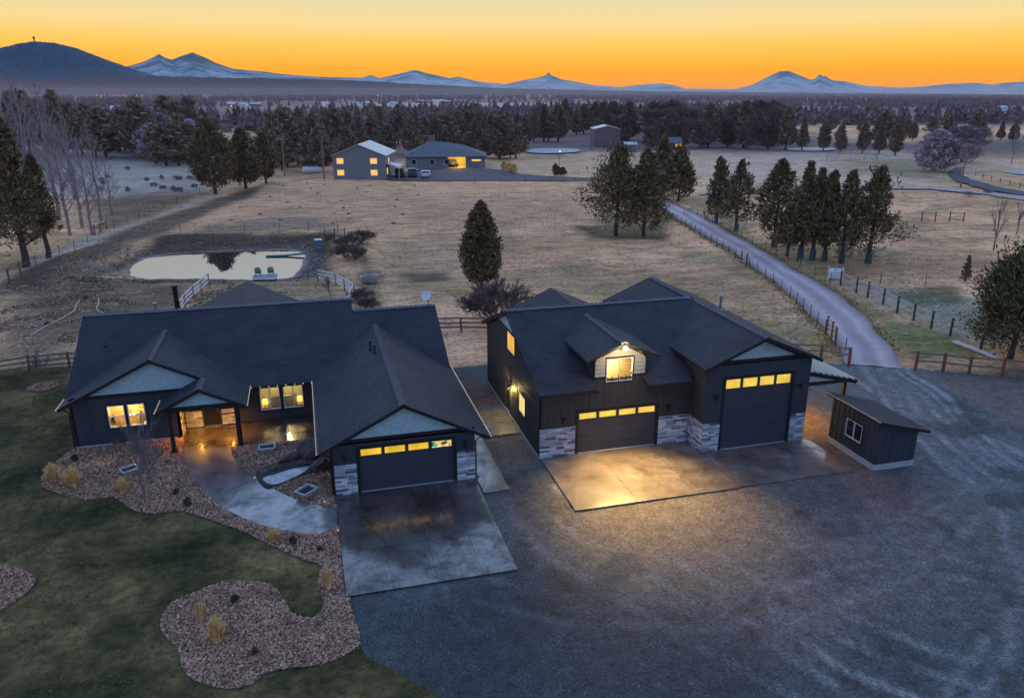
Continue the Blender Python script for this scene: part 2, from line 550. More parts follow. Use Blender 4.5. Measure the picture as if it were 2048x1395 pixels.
MIDLINE = [((a[0] + b[0]) / 2, (a[1] + b[1]) / 2) for a, b in zip(road_l, road_r)]
def ground_h(x, y):
    P = np.stack([x, y], 1)
    z = 0.55 * (fbm(x, y, 22, 3, 4) - 0.5) + 0.20 * (fbm(x, y, 3.0, 9, 3) - 0.5)
    far = np.clip((y - 400) / 2500, 0, 1)
    z = z * sstep(y, 52, 66) + 6.0 * far * (fbm(x, y, 420, 2, 3) - 0.5)
    near = (x > -60) & (x < 60) & (y > 60) & (y < 130)
    dp = np.full(len(x), 50.0)
    dp[near] = sdf(P[near], pond_poly)
    k = 1 - sstep(dp, -0.2, 4.5)
    bank = np.exp(-((dp - 7.0) / 2.6) ** 2) * 0.9 * np.clip((y - 88) / 8, 0, 1)
    z = z * (1 - k) + k * POND_Z - 0.5 * (1 - sstep(dp, -2.5, 0.0)) + bank
    fl = np.minimum(dline(P, MIDLINE), 60)
    z = z * sstep(fl, 2.0, 7.0)
    return z - 0.08

xs = np.concatenate([-np.geomspace(71, 3980, 36)[::-1], np.arange(-70, 112, 0.9), np.geomspace(113, 6980, 46)])
ys = np.concatenate([np.linspace(-280, 36, 14), np.arange(38, 135, 0.9), np.arange(135, 262, 2.0), np.geomspace(264, 5480, 60)])
gx, gy = np.meshgrid(xs, ys)
gx, gy = gx.ravel(), gy.ravel()
gz = ground_h(gx, gy)
nx, ny = len(xs), len(ys)
ii = np.arange(ny - 1)[:, None] * nx + np.arange(nx - 1)[None, :]
quads = np.stack([ii, ii + 1, ii + nx + 1, ii + nx], -1).reshape(-1, 4)
me = np_mesh('ground', np.stack([gx, gy, gz], 1), quads, True)
# zones of real ground cover: dry mown pasture, bare earth, green sward, frost-pale meadow, heath
P2 = np.stack([gx, gy], 1)
TAN = np.array((1.0, 0.535, 0.285)); BROWN = np.array((0.21, 0.135, 0.092)); GREEN = np.array((0.20, 0.21, 0.08))
PALE = np.array((0.74, 0.54, 0.40)); DARK = np.array((0.070, 0.050, 0.040)); OLIVE = np.array((0.42, 0.30, 0.135))
FOREST = np.array((0.26, 0.18, 0.165)); REDB = np.array((0.60, 0.31, 0.19)); TEAL = np.array((0.28, 0.33, 0.27))
colr = np.tile(TAN, (len(gx), 1))
n1 = fbm(gx, gy, 14, 21, 4); n2 = fbm(gx, gy, 5, 31, 4)
colr = colr * (0.28 + 1.32 * n1)[:, None]
def blend(mask, c):
    global colr
    colr = colr * (1 - mask[:, None]) + c * mask[:, None]
def zone(px, c, soft=2.0, k=1.0, amp=3.0, z=0.0):
    d = sdf(P2, gps(px, z)) + amp * (n2 - 0.5) * 2
    blend(k * (1 - sstep(d, -soft, soft)), np.array(c))
blend(sstep(n2, 0.54, 0.68) * 0.6, OLIVE)
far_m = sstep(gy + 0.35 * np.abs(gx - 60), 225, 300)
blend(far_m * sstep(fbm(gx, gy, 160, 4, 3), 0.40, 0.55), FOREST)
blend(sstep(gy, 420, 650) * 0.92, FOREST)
zone([(560, 368), (700, 362), (1180, 362), (1165, 470), (760, 470), (330, 465), (400, 415)], TAN * 0.92, 3, 0.6)
zone([(690, 395), (1160, 390), (1150, 440), (800, 455), (420, 440)], REDB, 4, 0.45, 8)
zone([(330, 470), (430, 442), (560, 432), (690, 446), (680, 470)], BROWN * 1.5, 2.5, 0.75, 5)
zone([(740, 480), (900, 470), (940, 560), (900, 620), (760, 620), (730, 560)], BROWN * 1.9, 3, 0.5, 7)
zone([(1010, 560), (1160, 520), (1300, 540), (1450, 600), (1600, 660), (1500, 660), (1350, 590), (1100, 600)], OLIVE * 0.8, 3, 0.5, 8)
zone([(0, 560), (230, 520), (260, 560), (420, 560), (350, 640), (170, 640), (150, 745), (0, 745)], BROWN, 2, 0.9, 4)
zone([(0, 690), (150, 700), (140, 742), (0, 735)], OLIVE, 1.5, 0.6, 3)
zone([(150, 570), (250, 510), (330, 478), (640, 474), (680, 470), (650, 540), (600, 560), (260, 560)], DARK * 1.3, 1.2, 0.95, 1.2)
zone([(0, 530), (330, 430), (545, 362), (500, 392), (330, 466), (120, 560), (0, 585)], DARK * 1.7, 1.5, 0.9, 2)
zone([(0, 545), (180, 470), (430, 382), (470, 378), (300, 440), (150, 505), (0, 560)], PALE, 1.0, 0.85, 1.5)
zone([(190, 553), (225, 535), (262, 522), (266, 556), (230, 560)], np.array((0.60, 0.40, 0.20)), 0.6, 0.95, 0.6)
zone([(180, 400), (330, 360), (420, 385), (300, 440), (190, 465)], BROWN * 0.8, 3, 0.8, 4)
zone([(60, 290), (380, 300), (430, 345), (400, 380), (150, 400), (0, 420), (0, 300)], PALE * np.array((0.75, 0.85, 0.95)), 6, 0.85, 10)
zone([(405, 560), (520, 550), (660, 560), (700, 600), (380, 620)], np.array((0.40, 0.27, 0.15)), 0.8, 0.9, 1)
zone([(640, 480), (700, 470), (720, 540), (705, 640), (745, 640), (770, 560), (720, 490)], BROWN * 0.75, 1, 0.8, 2)
zone([(760, 520), (900, 530), (920, 600), (800, 600)], OLIVE, 2, 0.45, 4)
zone([(800, 545), (900, 540), (910, 560), (820, 565)], DARK * 1.6, 0.7, 0.8, 1.2)
zone([(1150, 450), (1330, 450), (1330, 480), (1180, 475)], DARK, 1.2, 0.9, 2)
zone([(1200, 440), (1300, 400), (1350, 440), (1320, 470), (1200, 480)], OLIVE * 0.7, 2, 0.8, 2)
zone([(1360, 395), (1480, 395), (1500, 500), (1640, 540), (1640, 560), (1500, 510)], OLIVE * 1.1, 2, 0.7, 3)
zone([(1480, 480), (1820, 500), (1800, 545), (1640, 545)], np.array((0.30, 0.22, 0.09)), 1.5, 0.6, 2)
zone([(1660, 560), (1900, 590), (2048, 600), (2048, 690), (1900, 670), (1760, 600)], TEAL, 2, 0.75, 3)
zone([(1780, 585), (1900, 570), (1930, 610), (1820, 610)], GREEN * 0.6, 1, 0.8, 2)
zone([(1700, 600), (1900, 675), (1960, 715), (1830, 715), (1770, 660)], GREEN * 1.15, 1, 0.85, 2)
zone([(1500, 640), (1650, 640), (1700, 720), (1560, 690)], OLIVE, 1.5, 0.7, 3)
zone([(1800, 735), (2048, 735), (2300, 820), (2048, 900), (1860, 790)], BROWN, 1.2, 0.9, 2)
zone([(1380, 310), (1800, 300), (2048, 330), (1820, 372), (1420, 378)], PALE * 1.05, 6, 0.7, 10)
zone([(1700, 312), (1950, 330), (1850, 360), (1700, 340)], GREEN * 0.9, 5, 0.6, 8)
zone([(990, 325), (1180, 305), (1420, 300), (1400, 335), (1200, 350), (1000, 345)], PALE * np.array((1.05, 0.9, 0.72)), 4, 0.85, 6)
zone([(700, 206), (1240, 205), (1240, 214), (880, 217), (700, 213)], PALE * 1.1, 30, 0.8, 30)
zone([(430, 212), (700, 208), (700, 216), (430, 222)], PALE * 0.7, 30, 0.5, 30)
hd = sdf(P2, pond_poly)
blend(1 - sstep(hd, 0.0, 0.7), np.array((0.36, 0.33, 0.30)))
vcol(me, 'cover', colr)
def M_ground():
    m, n, l, b = nodes('pasture_ground')
    a = n.new('ShaderNodeAttribute'); a.attribute_name = 'cover'
    v = vec(n, l)
    vs = vec(n, l, 'Object', (0.7, 1.6, 1))
    f = mix(n, l, 0.5, noise(n, l, vs, 0.35, 6, 0.65), noise(n, l, v, 2.2, 5, 0.7))
    c = mix(n, l, 1.0, a.outputs['Color'], ramp(n, l, f, [(0.34, (0.30, 0.28, 0.25)), (0.48, (0.90, 0.90, 0.90)), (0.64, (1.6, 1.52, 1.42))]), 'MULTIPLY')
    g = noise(n, l, v, 0.11, 4)
    c = mix(n, l, ramp(n, l, g, [(0.50, 0.0), (0.66, 0.45)]), c, mix(n, l, 1.0, c, (0.66, 0.76, 0.45), 'MULTIPLY'))
    hm_ = noise(n, l, vec(n, l, 'Object', (0.55, 1.25, 1)), 0.9, 4, 0.6)
    c = mix(n, l, ramp(n, l, hm_, [(0.56, 0.0), (0.68, 0.75)]), c, mix(n, l, 1.0, c, (0.40, 0.36, 0.32), 'MULTIPLY'))
    l.new(c, b.inputs['Base Color'])
    b.inputs['Roughness'].default_value = 0.95
    b.inputs['Specular IOR Level'].default_value = 0.15
    p = bump(n, l, b, noise(n, l, vs, 1.3, 6, 0.7), 0.9, 0.30)
    bump(n, l, b, noise(n, l, v, 9, 3), 0.6, 0.06, p)
    return m
mt['ground'] = M_ground()
ground = setp(link('ground', me, mt['ground']), kind='structure')

# pond water
def sheet(name, outline, z, mat, **kw):
    mb = MB()
    mb.add([(p[0], p[1], z) for p in outline], [tuple(range(len(outline)))])
    o = mb.build(name, mat, None, **kw)
    return o
def M_water():
    m, n, l, b = nodes('still_pond_water')
    b.inputs['Base Color'].default_value = (0.03, 0.035, 0.032, 1)
    b.inputs['Roughness'].default_value = 0.02
    b.inputs['Specular IOR Level'].default_value = 1.0
    b.inputs['IOR'].default_value = 2.2
    bump(n, l, b, noise(n, l, vec(n, l), 1.2, 2), 0.02, 0.02)
    return m
mt['water'] = M_water()
cxy = np.mean(np.array(pond_poly), 0)
sheet('pond_water', [tuple(cxy + (np.array(p) - cxy) * 1.06) for p in pond_poly], POND_Z - 0.10, mt['water'], kind='structure')

# gravel yard: fine grid so that tyre tracks, damp stains and dirt have their own shape
yx = np.arange(-0.6, 62, 0.28); yy = np.arange(6, 54, 0.28)
ax_, ay_ = np.meshgrid(yx, yy); ax_, ay_ = ax_.ravel(), ay_.ravel()
PY = np.stack([ax_, ay_], 1)
az_ = 0.05 * (fbm(ax_, ay_, 3.0, 41, 4) - 0.5)
tr_a = [(40.5, 47), (38.5, 42), (36, 37), (34.2, 31), (32, 25), (29, 20), (25, 15), (20, 9)]
tr_b = [(42.3, 46), (40.6, 41), (38.5, 36), (36.3, 30), (34, 25), (31, 19), (27, 13)]
tr_c = [(38, 44), (37, 38), (38, 30), (37, 22), (33, 12)]
tr_d = [(10.5, 34), (11.5, 30), (13.5, 26), (17.5, 20), (22, 14), (26, 8)]
tr_e = [(9.6, 30), (11.5, 25), (15, 19), (20, 12)]
tr_f = [(20, 29), (23, 25), (28, 21), (34, 18)]
tr_g = [(14.5, 28), (17, 23), (21, 18), (27, 12)]
trk = np.zeros(len(PY)); rut = np.zeros(len(PY))
def off(t, s):
    a = np.array(t, float); d = np.gradient(a, axis=0); d /= np.hypot(d[:, 0], d[:, 1])[:, None]
    return [tuple(p) for p in a + np.stack([-d[:, 1], d[:, 0]], 1) * s]
def curve(t, n=8):
    q = smooth_poly(t, n)
    return q[: (len(t) - 1) * n + 1][n // 2:-(n // 2)] if len(t) > 3 else t
_runs = [(tr_a, 0.24, 1.0), (tr_b, 0.22, 0.9), (tr_c, 0.26, 0.8), (tr_d, 0.18, 0.9), (tr_e, 0.18, 0.6), (tr_f, 0.2, 0.7), (tr_g, 0.18, 0.6),
         ([(41.5, 46), (39.0, 39), (36.5, 33), (33.0, 28), (27.5, 25.5), (21, 26.5), (16, 29.5)], 0.2, 0.7), ([(40.5, 46), (37.6, 38), (35.5, 30), (34.8, 22), (36, 14), (39, 7)], 0.24, 0.8), ([(30, 28), (24, 23.5), (17, 22), (11, 23.5), (6, 26.5)], 0.2, 0.6), ([(34, 27), (28, 20), (20, 15.5), (12, 14)], 0.22, 0.6), ([(39.6, 44), (36.2, 35), (33.2, 27), (28.5, 20.5), (22, 15.5), (14, 12)], 0.2, 0.8)]
_trk2 = [(off(t, s), w, k) for t, w, k in _runs for s in (-0.8, 0.8)]
for t, w, k in _trk2:
    d = dline(PY + 0.8 * (np.stack([vn(ax_, ay_, 2.5, 51), vn(ax_, ay_, 2.5, 52)], 1) - 0.5), t)
    trk = np.maximum(trk, k * np.exp(-(d / w) ** 2))
    rut = np.maximum(rut, k * np.exp(-((d - w * 2.2) / (w * 0.8)) ** 2))
az_ += -0.025 * trk + 0.02 * rut
GRAV = np.array((0.088, 0.096, 0.098)); GLIT = np.array((0.30, 0.30, 0.29)); GDRK = np.array((0.050, 0.050, 0.052)); DIRT = np.array((0.175, 0.130, 0.105))
yc = np.tile(GRAV, (len(PY), 1)) * (0.70 + 0.65 * fbm(ax_, ay_, 6, 61, 5))[:, None]
def yb(mask, c):
    global yc
    yc = yc * (1 - mask[:, None]) + c * mask[:, None]
for _t, _w in ((tr_a, 2.0), (tr_b, 2.0), (tr_c, 1.8)):
    _d = dline(PY + 2.0 * (np.stack([vn(ax_, ay_, 4, 55), vn(ax_, ay_, 4, 56)], 1) - 0.5), _t)
    yb(0.55 * np.exp(-(_d / _w) ** 2), np.array((0.205, 0.225, 0.232)))
yb(np.clip(trk, 0, 1) * 0.85 * (0.5 + fbm(ax_, ay_, 1.5, 65, 3)), GLIT)
yb(np.clip(rut, 0, 1) * 0.65, GDRK)
yb(0.62 * (1 - sstep(sdf(PY, [(9, 33), (28, 31.5), (33, 27), (27, 21), (16, 20), (10, 26)]) + 7 * (fbm(ax_, ay_, 4, 79) - 0.5), -2.5, 3.0)), np.array((0.155, 0.122, 0.104)))
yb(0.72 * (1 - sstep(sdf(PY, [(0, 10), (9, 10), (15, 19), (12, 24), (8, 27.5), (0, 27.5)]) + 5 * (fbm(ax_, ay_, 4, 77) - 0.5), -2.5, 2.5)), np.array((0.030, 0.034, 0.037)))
yb(0.75 * sstep(fbm(ax_, ay_, 2.6, 71, 5), 0.585, 0.68), GDRK)
yb(0.6 * (1 - sstep(sdf(PY, [(11, 31.5), (28, 31.5), (31, 30), (27, 27), (14, 26.5)]) + 2 * (fbm(ax_, ay_, 2, 73) - 0.5), -2.0, 2.5)), DIRT * 0.85)
yb(0.85 * (1 - sstep(sdf(PY, gps([(1845, 748), (2048, 760), (2400, 830), (2300, 900), (2048, 862), (1930, 800)])) + 2 * (fbm(ax_, ay_, 2, 75) - 0.5), -0.8, 0.8)), DIRT)
yb(0.75 * (1 - sstep(sdf(PY, [(8, 46), (11.6, 46), (11.6, 51), (8, 51)]), -0.6, 0.3)), np.array((0.16, 0.075, 0.05)))
yb(0.55 * (1 - sstep(sdf(PY, [(8, 36), (11.6, 37), (11.6, 45), (8, 45)]), -0.5, 0.5)), np.array((0.21, 0.17, 0.11)))
yb(0.6 * (1 - sstep(sdf(PY, [(27.5, 36), (28.8, 35.6), (30.5, 36), (31, 40), (27.5, 41)]), -0.5, 0.8)), np.array((0.24, 0.17, 0.09)))
for (px, py, r, k) in ((1008, 962, 0.5, 0.9), (1050, 1090, 0.8, 0.7), (1040, 1120, 0.6, 0.8), (1128, 1165, 0.9, 0.8), (1100, 1210, 0.8, 0.5), (960, 1200, 1.2, 0.45), (1030, 1265, 0.5, 0.8), (1500, 1270, 0.4, 0.8), (1605, 1028, 0.5, 0.8), (1320, 1060, 0.4, 0.6), (880, 1225, 0.5, 0.7), (1065, 1240, 0.4, 0.8), (1720, 1380, 0.7, 0.7)):
    c = gp(px, py)
    d = np.hypot(ax_ - c[0], (ay_ - c[1]) / 1.5) + 0.9 * (fbm(ax_, ay_, 1.2, 81) - 0.5)
    yb(k * (1 - sstep(d, r * 0.4, r)), np.array((0.045, 0.034, 0.032)))
nx, ny = len(yx), len(yy)
ii = np.arange(ny - 1)[:, None] * nx + np.arange(nx - 1)[None, :]
quads = np.stack([ii, ii + 1, ii + nx + 1, ii + nx], -1).reshape(-1, 4)
cen = PY[quads].mean(1)
keep = (sdf(cen, [(-0.5, 5), (62, 5), (62, 30), (49, 41.0), (43.2, 44.4), (39, 46.7), (36, 47.8), (27.4, 49), (27.4, 53.5), (8, 53.5), (8, 46), (-0.5, 40)]) < 0)
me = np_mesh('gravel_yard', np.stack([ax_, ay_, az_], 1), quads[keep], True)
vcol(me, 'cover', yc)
def M_gravel(name, attr=True, base=(0.2, 0.19, 0.2), kp=0.45, kf=0.55):
    m, n, l, b = nodes(name)
    v = vec(n, l)
    if attr:
        a = n.new('ShaderNodeAttribute'); a.attribute_name = 'cover'; c = a.outputs['Color']
    else:
        c = ramp(n, l, noise(n, l, v, 0.5, 5), [(0.3, tuple(x * 0.8 for x in base)), (0.7, tuple(x * 1.2 for x in base))])
    vo = n.new('ShaderNodeTexVoronoi'); vo.inputs['Scale'].default_value = 13.0
    l.new(v, vo.inputs['Vector'])
    peb = ramp(n, l, vo.outputs['Color'], [(0.2, 0.3), (0.8, 1.8)])
    fine = ramp(n, l, noise(n, l, v, 1.3, 9, 0.82), [(0.36, 0.35), (0.5, 1.0), (0.64, 1.75)])
    l.new(mix(n, l, kf, mix(n, l, kp, c, peb, 'MULTIPLY'), fine, 'MULTIPLY'), b.inputs['Base Color'])
    b.inputs['Roughness'].default_value = 0.8
    b.inputs['Specular IOR Level'].default_value = 0.35
    p = bump(n, l, b, vo.outputs['Distance'], 0.7, 0.03)
    bump(n, l, b, noise(n, l, v, 1.5, 6, 0.7), 0.6, 0.12, p)
    return m
mt['gravel'] = M_gravel('yard_gravel')
setp(link('gravel_yard', me, mt['gravel']), kind='structure')

# driveway lane of pinkish cinder gravel, following the surveyed edges
def ribbon(name, L, R_, mat, n_across=6, z=0.03, wob=0.25, **kw):
    def resample(line, n):
        a = np.array([(p[0], p[1]) for p in line]); s = np.r_[0, np.cumsum(np.hypot(*np.diff(a, axis=0).T))]
        q = np.linspace(0, s[-1], n)
        return np.stack([np.interp(q, s, a[:, 0]), np.interp(q, s, a[:, 1])], 1)
    N = 90
    A, B = resample(L, N), resample(R_, N)
    rs = np.random.RandomState(3)
    A = A + wob * (np.stack([vn(A[:, 0], A[:, 1], 3, 7), vn(A[:, 0], A[:, 1], 3, 8)], 1) - 0.5)
    B = B + wob * (np.stack([vn(B[:, 0], B[:, 1], 3, 5), vn(B[:, 0], B[:, 1], 3, 6)], 1) - 0.5)
    vs = []
    for k in range(n_across + 1):
        t = k / n_across
        prof = 0.05 * math.sin(math.pi * t) - 0.03 * (math.exp(-((t - 0.28) / 0.09) ** 2) + math.exp(-((t - 0.72) / 0.09) ** 2))
        q = A * (1 - t) + B * t
        vs.append(np.c_[q, np.full(N, z + prof)])
    tt_ = np.repeat(np.arange(n_across + 1) / n_across, N)
    vs = np.concatenate(vs)
    i = np.arange(n_across)[:, None] * N + np.arange(N - 1)[None, :]
    f = np.stack([i, i + N, i + N + 1, i + 1], -1).reshape(-1, 4)
    me_ = np_mesh(name, vs, f[:, ::-1], True)
    tw = np.exp(-((tt_ - 0.28) / 0.10) ** 2) + np.exp(-((tt_ - 0.72) / 0.10) ** 2)
    ed = np.clip(1 - np.minimum(tt_, 1 - tt_) / 0.10, 0, 1)
    nn = fbm(vs[:, 0], vs[:, 1], 4, 13, 4)
    cc_ = np.array((0.54, 0.41, 0.41)) * (0.75 + 0.5 * nn)[:, None] * (0.82 + 0.42 * tw)[:, None]
    cc_ = cc_ * (1 - 0.6 * ed[:, None]) + np.array((0.22, 0.16, 0.12)) * 0.6 * ed[:, None]
    vcol(me_, 'cover', cc_)
    return setp(link(name, me_, mat), **kw)
mt['lane'] = M_gravel('cinder_lane_gravel', True, (0.52, 0.41, 0.44), 0.10, 0.18)
ribbon('driveway_lane', road_l, road_r, mt['lane'], 14, 0.03, 0.7, kind='structure')
mt['asphalt'] = M('old_asphalt', (0.085, 0.080, 0.092), 0.85, 0.25, 0.4, 30, 0.4, 0.02)
sheet('parking_court', smooth_poly(gps([(782, 352), (850, 338), (980, 338), (1040, 348), (1120, 354), (1205, 357), (1200, 362), (1000, 362), (790, 361)]), 3), 0.10, mt['asphalt'], kind='structure')
ribbon('valley_road', gps([(1400, 386), (1500, 383), (1620, 378), (1760, 374), (1860, 374), (1960, 383), (2060, 395)]), gps([(1400, 390), (1500, 388), (1620, 383), (1760, 379), (1860, 379), (1960, 389), (2060, 403)]), mt['lane'], 6, 0.16, 1.0, kind='structure')
ribbon('side_road', gps([(1905, 338), (1895, 350), (1915, 364), (1965, 379), (2080, 398)]), gps([(1925, 335), (1918, 348), (1945, 361), (1995, 375), (2100, 392)]), mt['asphalt'], 6, 0.20, 1.0, kind='structure')
# frozen irrigation ponds far off (bright slivers)
mt['frost'] = M('frozen_pond_surface', (0.36, 0.38, 0.42), 0.6, 0.15, 0.2, 10, 0.1)
sheet('far_pond', smooth_poly(gps([(1040, 300), (1090, 296), (1155, 298), (1150, 304), (1080, 306)], 0.3), 3), 0.30, mt['frost'], kind='structure')
sheet('far_pond', smooth_poly(gps([(1575, 297), (1640, 294), (1672, 297), (1650, 301), (1590, 301)], 0.3), 3), 0.30, mt['frost'], kind='structure')
sheet('far_pond', smooth_poly(gps([(2005, 342), (2048, 338), (2080, 343), (2048, 349)], 0.2), 3), 0.20, mt['frost'], kind='structure')

# lawn, mulch beds
lawn_poly = [(-48, 4), (8.0, 4)] + gps([(930, 1430), (880, 1395), (800, 1347), (735, 1315), (715, 1290)])
lawn_poly = [(p[0], p[1]) for p in lawn_poly] + [(0.5, 30), (0.5, 46), (-5, 60), (-14, 61.5), (-24, 61.5), (-40, 55), (-48, 45)]
def M_lawn():
    m, n, l, b = nodes('winter_lawn')
    v = vec(n, l)
    f = noise(n, l, v, 0.22, 6, 0.65)
    f2 = noise(n, l, v, 2.2, 6, 0.75)
    c = ramp(n, l, f, [(0.33, (0.026, 0.030, 0.012)), (0.46, (0.078, 0.072, 0.028)), (0.56, (0.16, 0.125, 0.048)), (0.70, (0.32, 0.225, 0.09))])
    l.new(mix(n, l, 0.85, c, ramp(n, l, f2, [(0.3, 0.4), (0.5, 1.0), (0.7, 1.6)]), 'MULTIPLY'), b.inputs['Base Color'])
    b.inputs['Roughness'].default_value = 0.95
    b.inputs['Specular IOR Level'].default_value = 0.1
    p = bump(n, l, b, noise(n, l, v, 5, 5, 0.7), 0.8, 0.08)
    bump(n, l, b, noise(n, l, v, 40, 2), 0.6, 0.03, p)
    return m
mt['lawn'] = M_lawn()
sheet('lawn', lawn_poly, 0.045, mt['lawn'], kind='structure')
def M_mulch():
    m, n, l, b = nodes('bark_mulch')
    v = vec(n, l)
    vo = n.new('ShaderNodeTexVoronoi'); vo.inputs['Scale'].default_value = 14.0
    l.new(vec(n, l, 'Object', (1, 1.7, 1)), vo.inputs['Vector'])
    c = ramp(n, l, vo.outputs['Color'], [(0.0, (0.060, 0.031, 0.023)), (0.5, (0.21, 0.12, 0.092)), (1.0, (0.42, 0.27, 0.20))])
    l.new(mix(n, l, 0.5, c, ramp(n, l, noise(n, l, v, 0.8, 4), [(0.3, 0.6), (0.7, 1.3)]), 'MULTIPLY'), b.inputs['Base Color'])
    b.inputs['Roughness'].default_value = 0.9
    bump(n, l, b, vo.outputs['Distance'], 0.9, 0.05)
    return m
mt['mulch'] = M_mulch()
mt['chip'] = M_leaf('bark_chips', (0.12, 0.058, 0.036), (0.80, 0.47, 0.31), 0.8)
bed_out = [(82, 957), (86, 975), (105, 985), (146, 998), (180, 1002), (215, 997), (236, 1000), (253, 1015), (280, 1027), (318, 1029), (363, 1024), (387, 1031), (438, 1048), (487, 1065), (531, 1088),
           (566, 1103), (597, 1119), (625, 1127), (641, 1135), (637, 1158), (637, 1182), (646, 1200), (646, 1216), (636, 1231), (617, 1238), (593, 1233), (576, 1216), (562, 1192), (542, 1172), (507, 1165), (473, 1164), (438, 1168), (387, 1188), (346, 1206),
           (328, 1227), (321, 1257), (334, 1280), (354, 1297), (360, 1318), (368, 1345), (395, 1367), (457, 1381), (504, 1371), (531, 1349), (586, 1338), (644, 1332), (688, 1313), (722, 1289), (712, 1250), (698, 1196)]
_bs = smooth_poly(gps(bed_out), 2)
bed_poly = _bs[:1] + _bs[2:-3] + _bs[-2:-1] + [(0.32, 27.6), (0.34, 33.0)] + [p[:2] for p in gps([(640, 1071), (600, 1068), (560, 1061), (520, 1051), (485, 1038), (450, 1019), (425, 1001), (400, 976), (385, 956), (372, 931), (366, 896)])] + [(-8.0, 45.6), (-13.9, 45.6)] + [p[:2] for p in gps([(140, 905), (100, 935)])]
def mulch_bed(name, poly, z):
    return sheet(name, poly, z, mt['mulch'], kind='structure')
mulch_bed('mulch_bed', bed_poly, 0.075)
bed2_poly = [(-5.2, 43.35), (-0.45, 43.35), (0.3, 43.3), (0.3, 36.0)] + [p[:2] for p in gps([(676, 1021), (640, 1013), (600, 1003), (560, 986), (525, 966), (500, 949), (480, 931), (468, 916), (462, 902)])]
mulch_bed('mulch_bed', bed2_poly, 0.075)
bed3_poly = smooth_poly(gps([(-60, 1150), (0, 1134), (40, 1139), (68, 1156), (70, 1170), (50, 1192), (20, 1213), (0, 1224), (-60, 1230)]), 3)
mulch_bed('mulch_bed', bed3_poly, 0.075)
c = gp(87, 775)
ring_poly = [(c[0] + 1.0 * math.cos(a * 0.3927), c[1] + 1.0 * math.sin(a * 0.3927)) for a in range(16)]
mulch_bed('mulch_ring', ring_poly, 0.070)
def scatter(poly, n, seed):
    poly = np.array([(p[0], p[1]) for p in poly]); rs = np.random.RandomState(seed)
    lo, hi = poly.min(0), poly.max(0)
    out = []
    while sum(len(o) for o in out) < n:
        q = lo + rs.rand(n * 2, 2) * (hi - lo)
        out.append(q[sdf(q, poly) < -0.02])
    return np.concatenate(out)[:n]
def chips(polys, counts, z, lx, ly, mat, name, seed):
    rs = np.random.RandomState(seed)
    C = np.concatenate([scatter(p, c, seed + i) for i, (p, c) in enumerate(zip(polys, counts))])
    n = len(C)
    a = rs.rand(n) * 6.283; t = (rs.rand(n) - 0.5) * 1.1; r2 = (rs.rand(n) - 0.5) * 1.1
    L = lx * (0.5 + rs.rand(n)); W = ly * (0.5 + rs.rand(n))
    u = np.stack([np.cos(a) * np.cos(t), np.sin(a) * np.cos(t), np.sin(t)], 1) * L[:, None]
    w = np.stack([-np.sin(a) * np.cos(r2), np.cos(a) * np.cos(r2), np.sin(r2)], 1) * W[:, None]
    c = np.c_[C, np.full(n, z) + rs.rand(n) * 0.03 + np.abs(np.sin(t)) * L * 0.5]
    v = np.stack([c - u - w, c + u - w, c + u + w, c - u + w], 1).reshape(-1, 3)
    return setp(link(name, np_mesh(name, v, np.arange(4 * n).reshape(-1, 4)), mat), kind='stuff', label='brown bark chips spread over the planting beds', cat='mulch')
chips([bed_poly, bed2_poly, bed3_poly, ring_poly], [42000, 9000, 3000, 900], 0.085, 0.055, 0.022, mt['chip'], 'bark_chips', 4)

# short grass of the lawn and tufts of the pasture: real blades
def tufts(C, z, h, w, blades, mat, name, seed, lean=0.6, **kw):
    rs = np.random.RandomState(seed)
    n = len(C)
    C = np.repeat(np.c_[C, np.full(n, z) if np.isscalar(z) else z], blades, 0)
    H = np.repeat(h * (0.5 + rs.rand(n)), blades)
    n = len(C)
    a = rs.rand(n) * 6.283
    d = np.stack([np.cos(a), np.sin(a)], 1)
    W = w * (0.6 + 0.8 * rs.rand(n))
    ln = lean * H * rs.rand(n)
    b = C[:, :2] + d * (w * 0.5)
    s = np.stack([-d[:, 1], d[:, 0]], 1) * W[:, None]
    v = np.stack([np.c_[b - s, C[:, 2]], np.c_[b + s, C[:, 2]], np.c_[b + d * ln[:, None], C[:, 2] + H]], 1).reshape(-1, 3)
    return setp(link(name, np_mesh(name, v, np.arange(3 * n).reshape(-1, 3)), mat), kind='stuff', **kw)
_gp = scatter([(0.5, 13), (34, 13), (40, 24), (36, 41), (11, 33), (8, 44), (7.8, 34), (7.8, 27), (0.8, 26)], 60000, 31)
mt['pebble'] = M_leaf('loose_gravel_stones', (0.05, 0.052, 0.054), (0.34, 0.35, 0.36), 0.7)
_gk = (fbm(_gp[:, 0], _gp[:, 1], 1.4, 33, 3) > 0.44) & ~((_gp[:, 0] > 28.7) & (_gp[:, 0] < 31.4) & (_gp[:, 1] > 31.3) & (_gp[:, 1] < 35.4)) & ~((_gp[:, 0] > 11.5) & (_gp[:, 0] < 27.9) & (_gp[:, 1] > 31.3)) & ~((_gp[:, 0] < 7.7) & (_gp[:, 1] > 27.3)) & (sdf(_gp, lawn_poly) > 0) & ~((_gp[:, 0] < 9.3) & (_gp[:, 1] > 34.2))
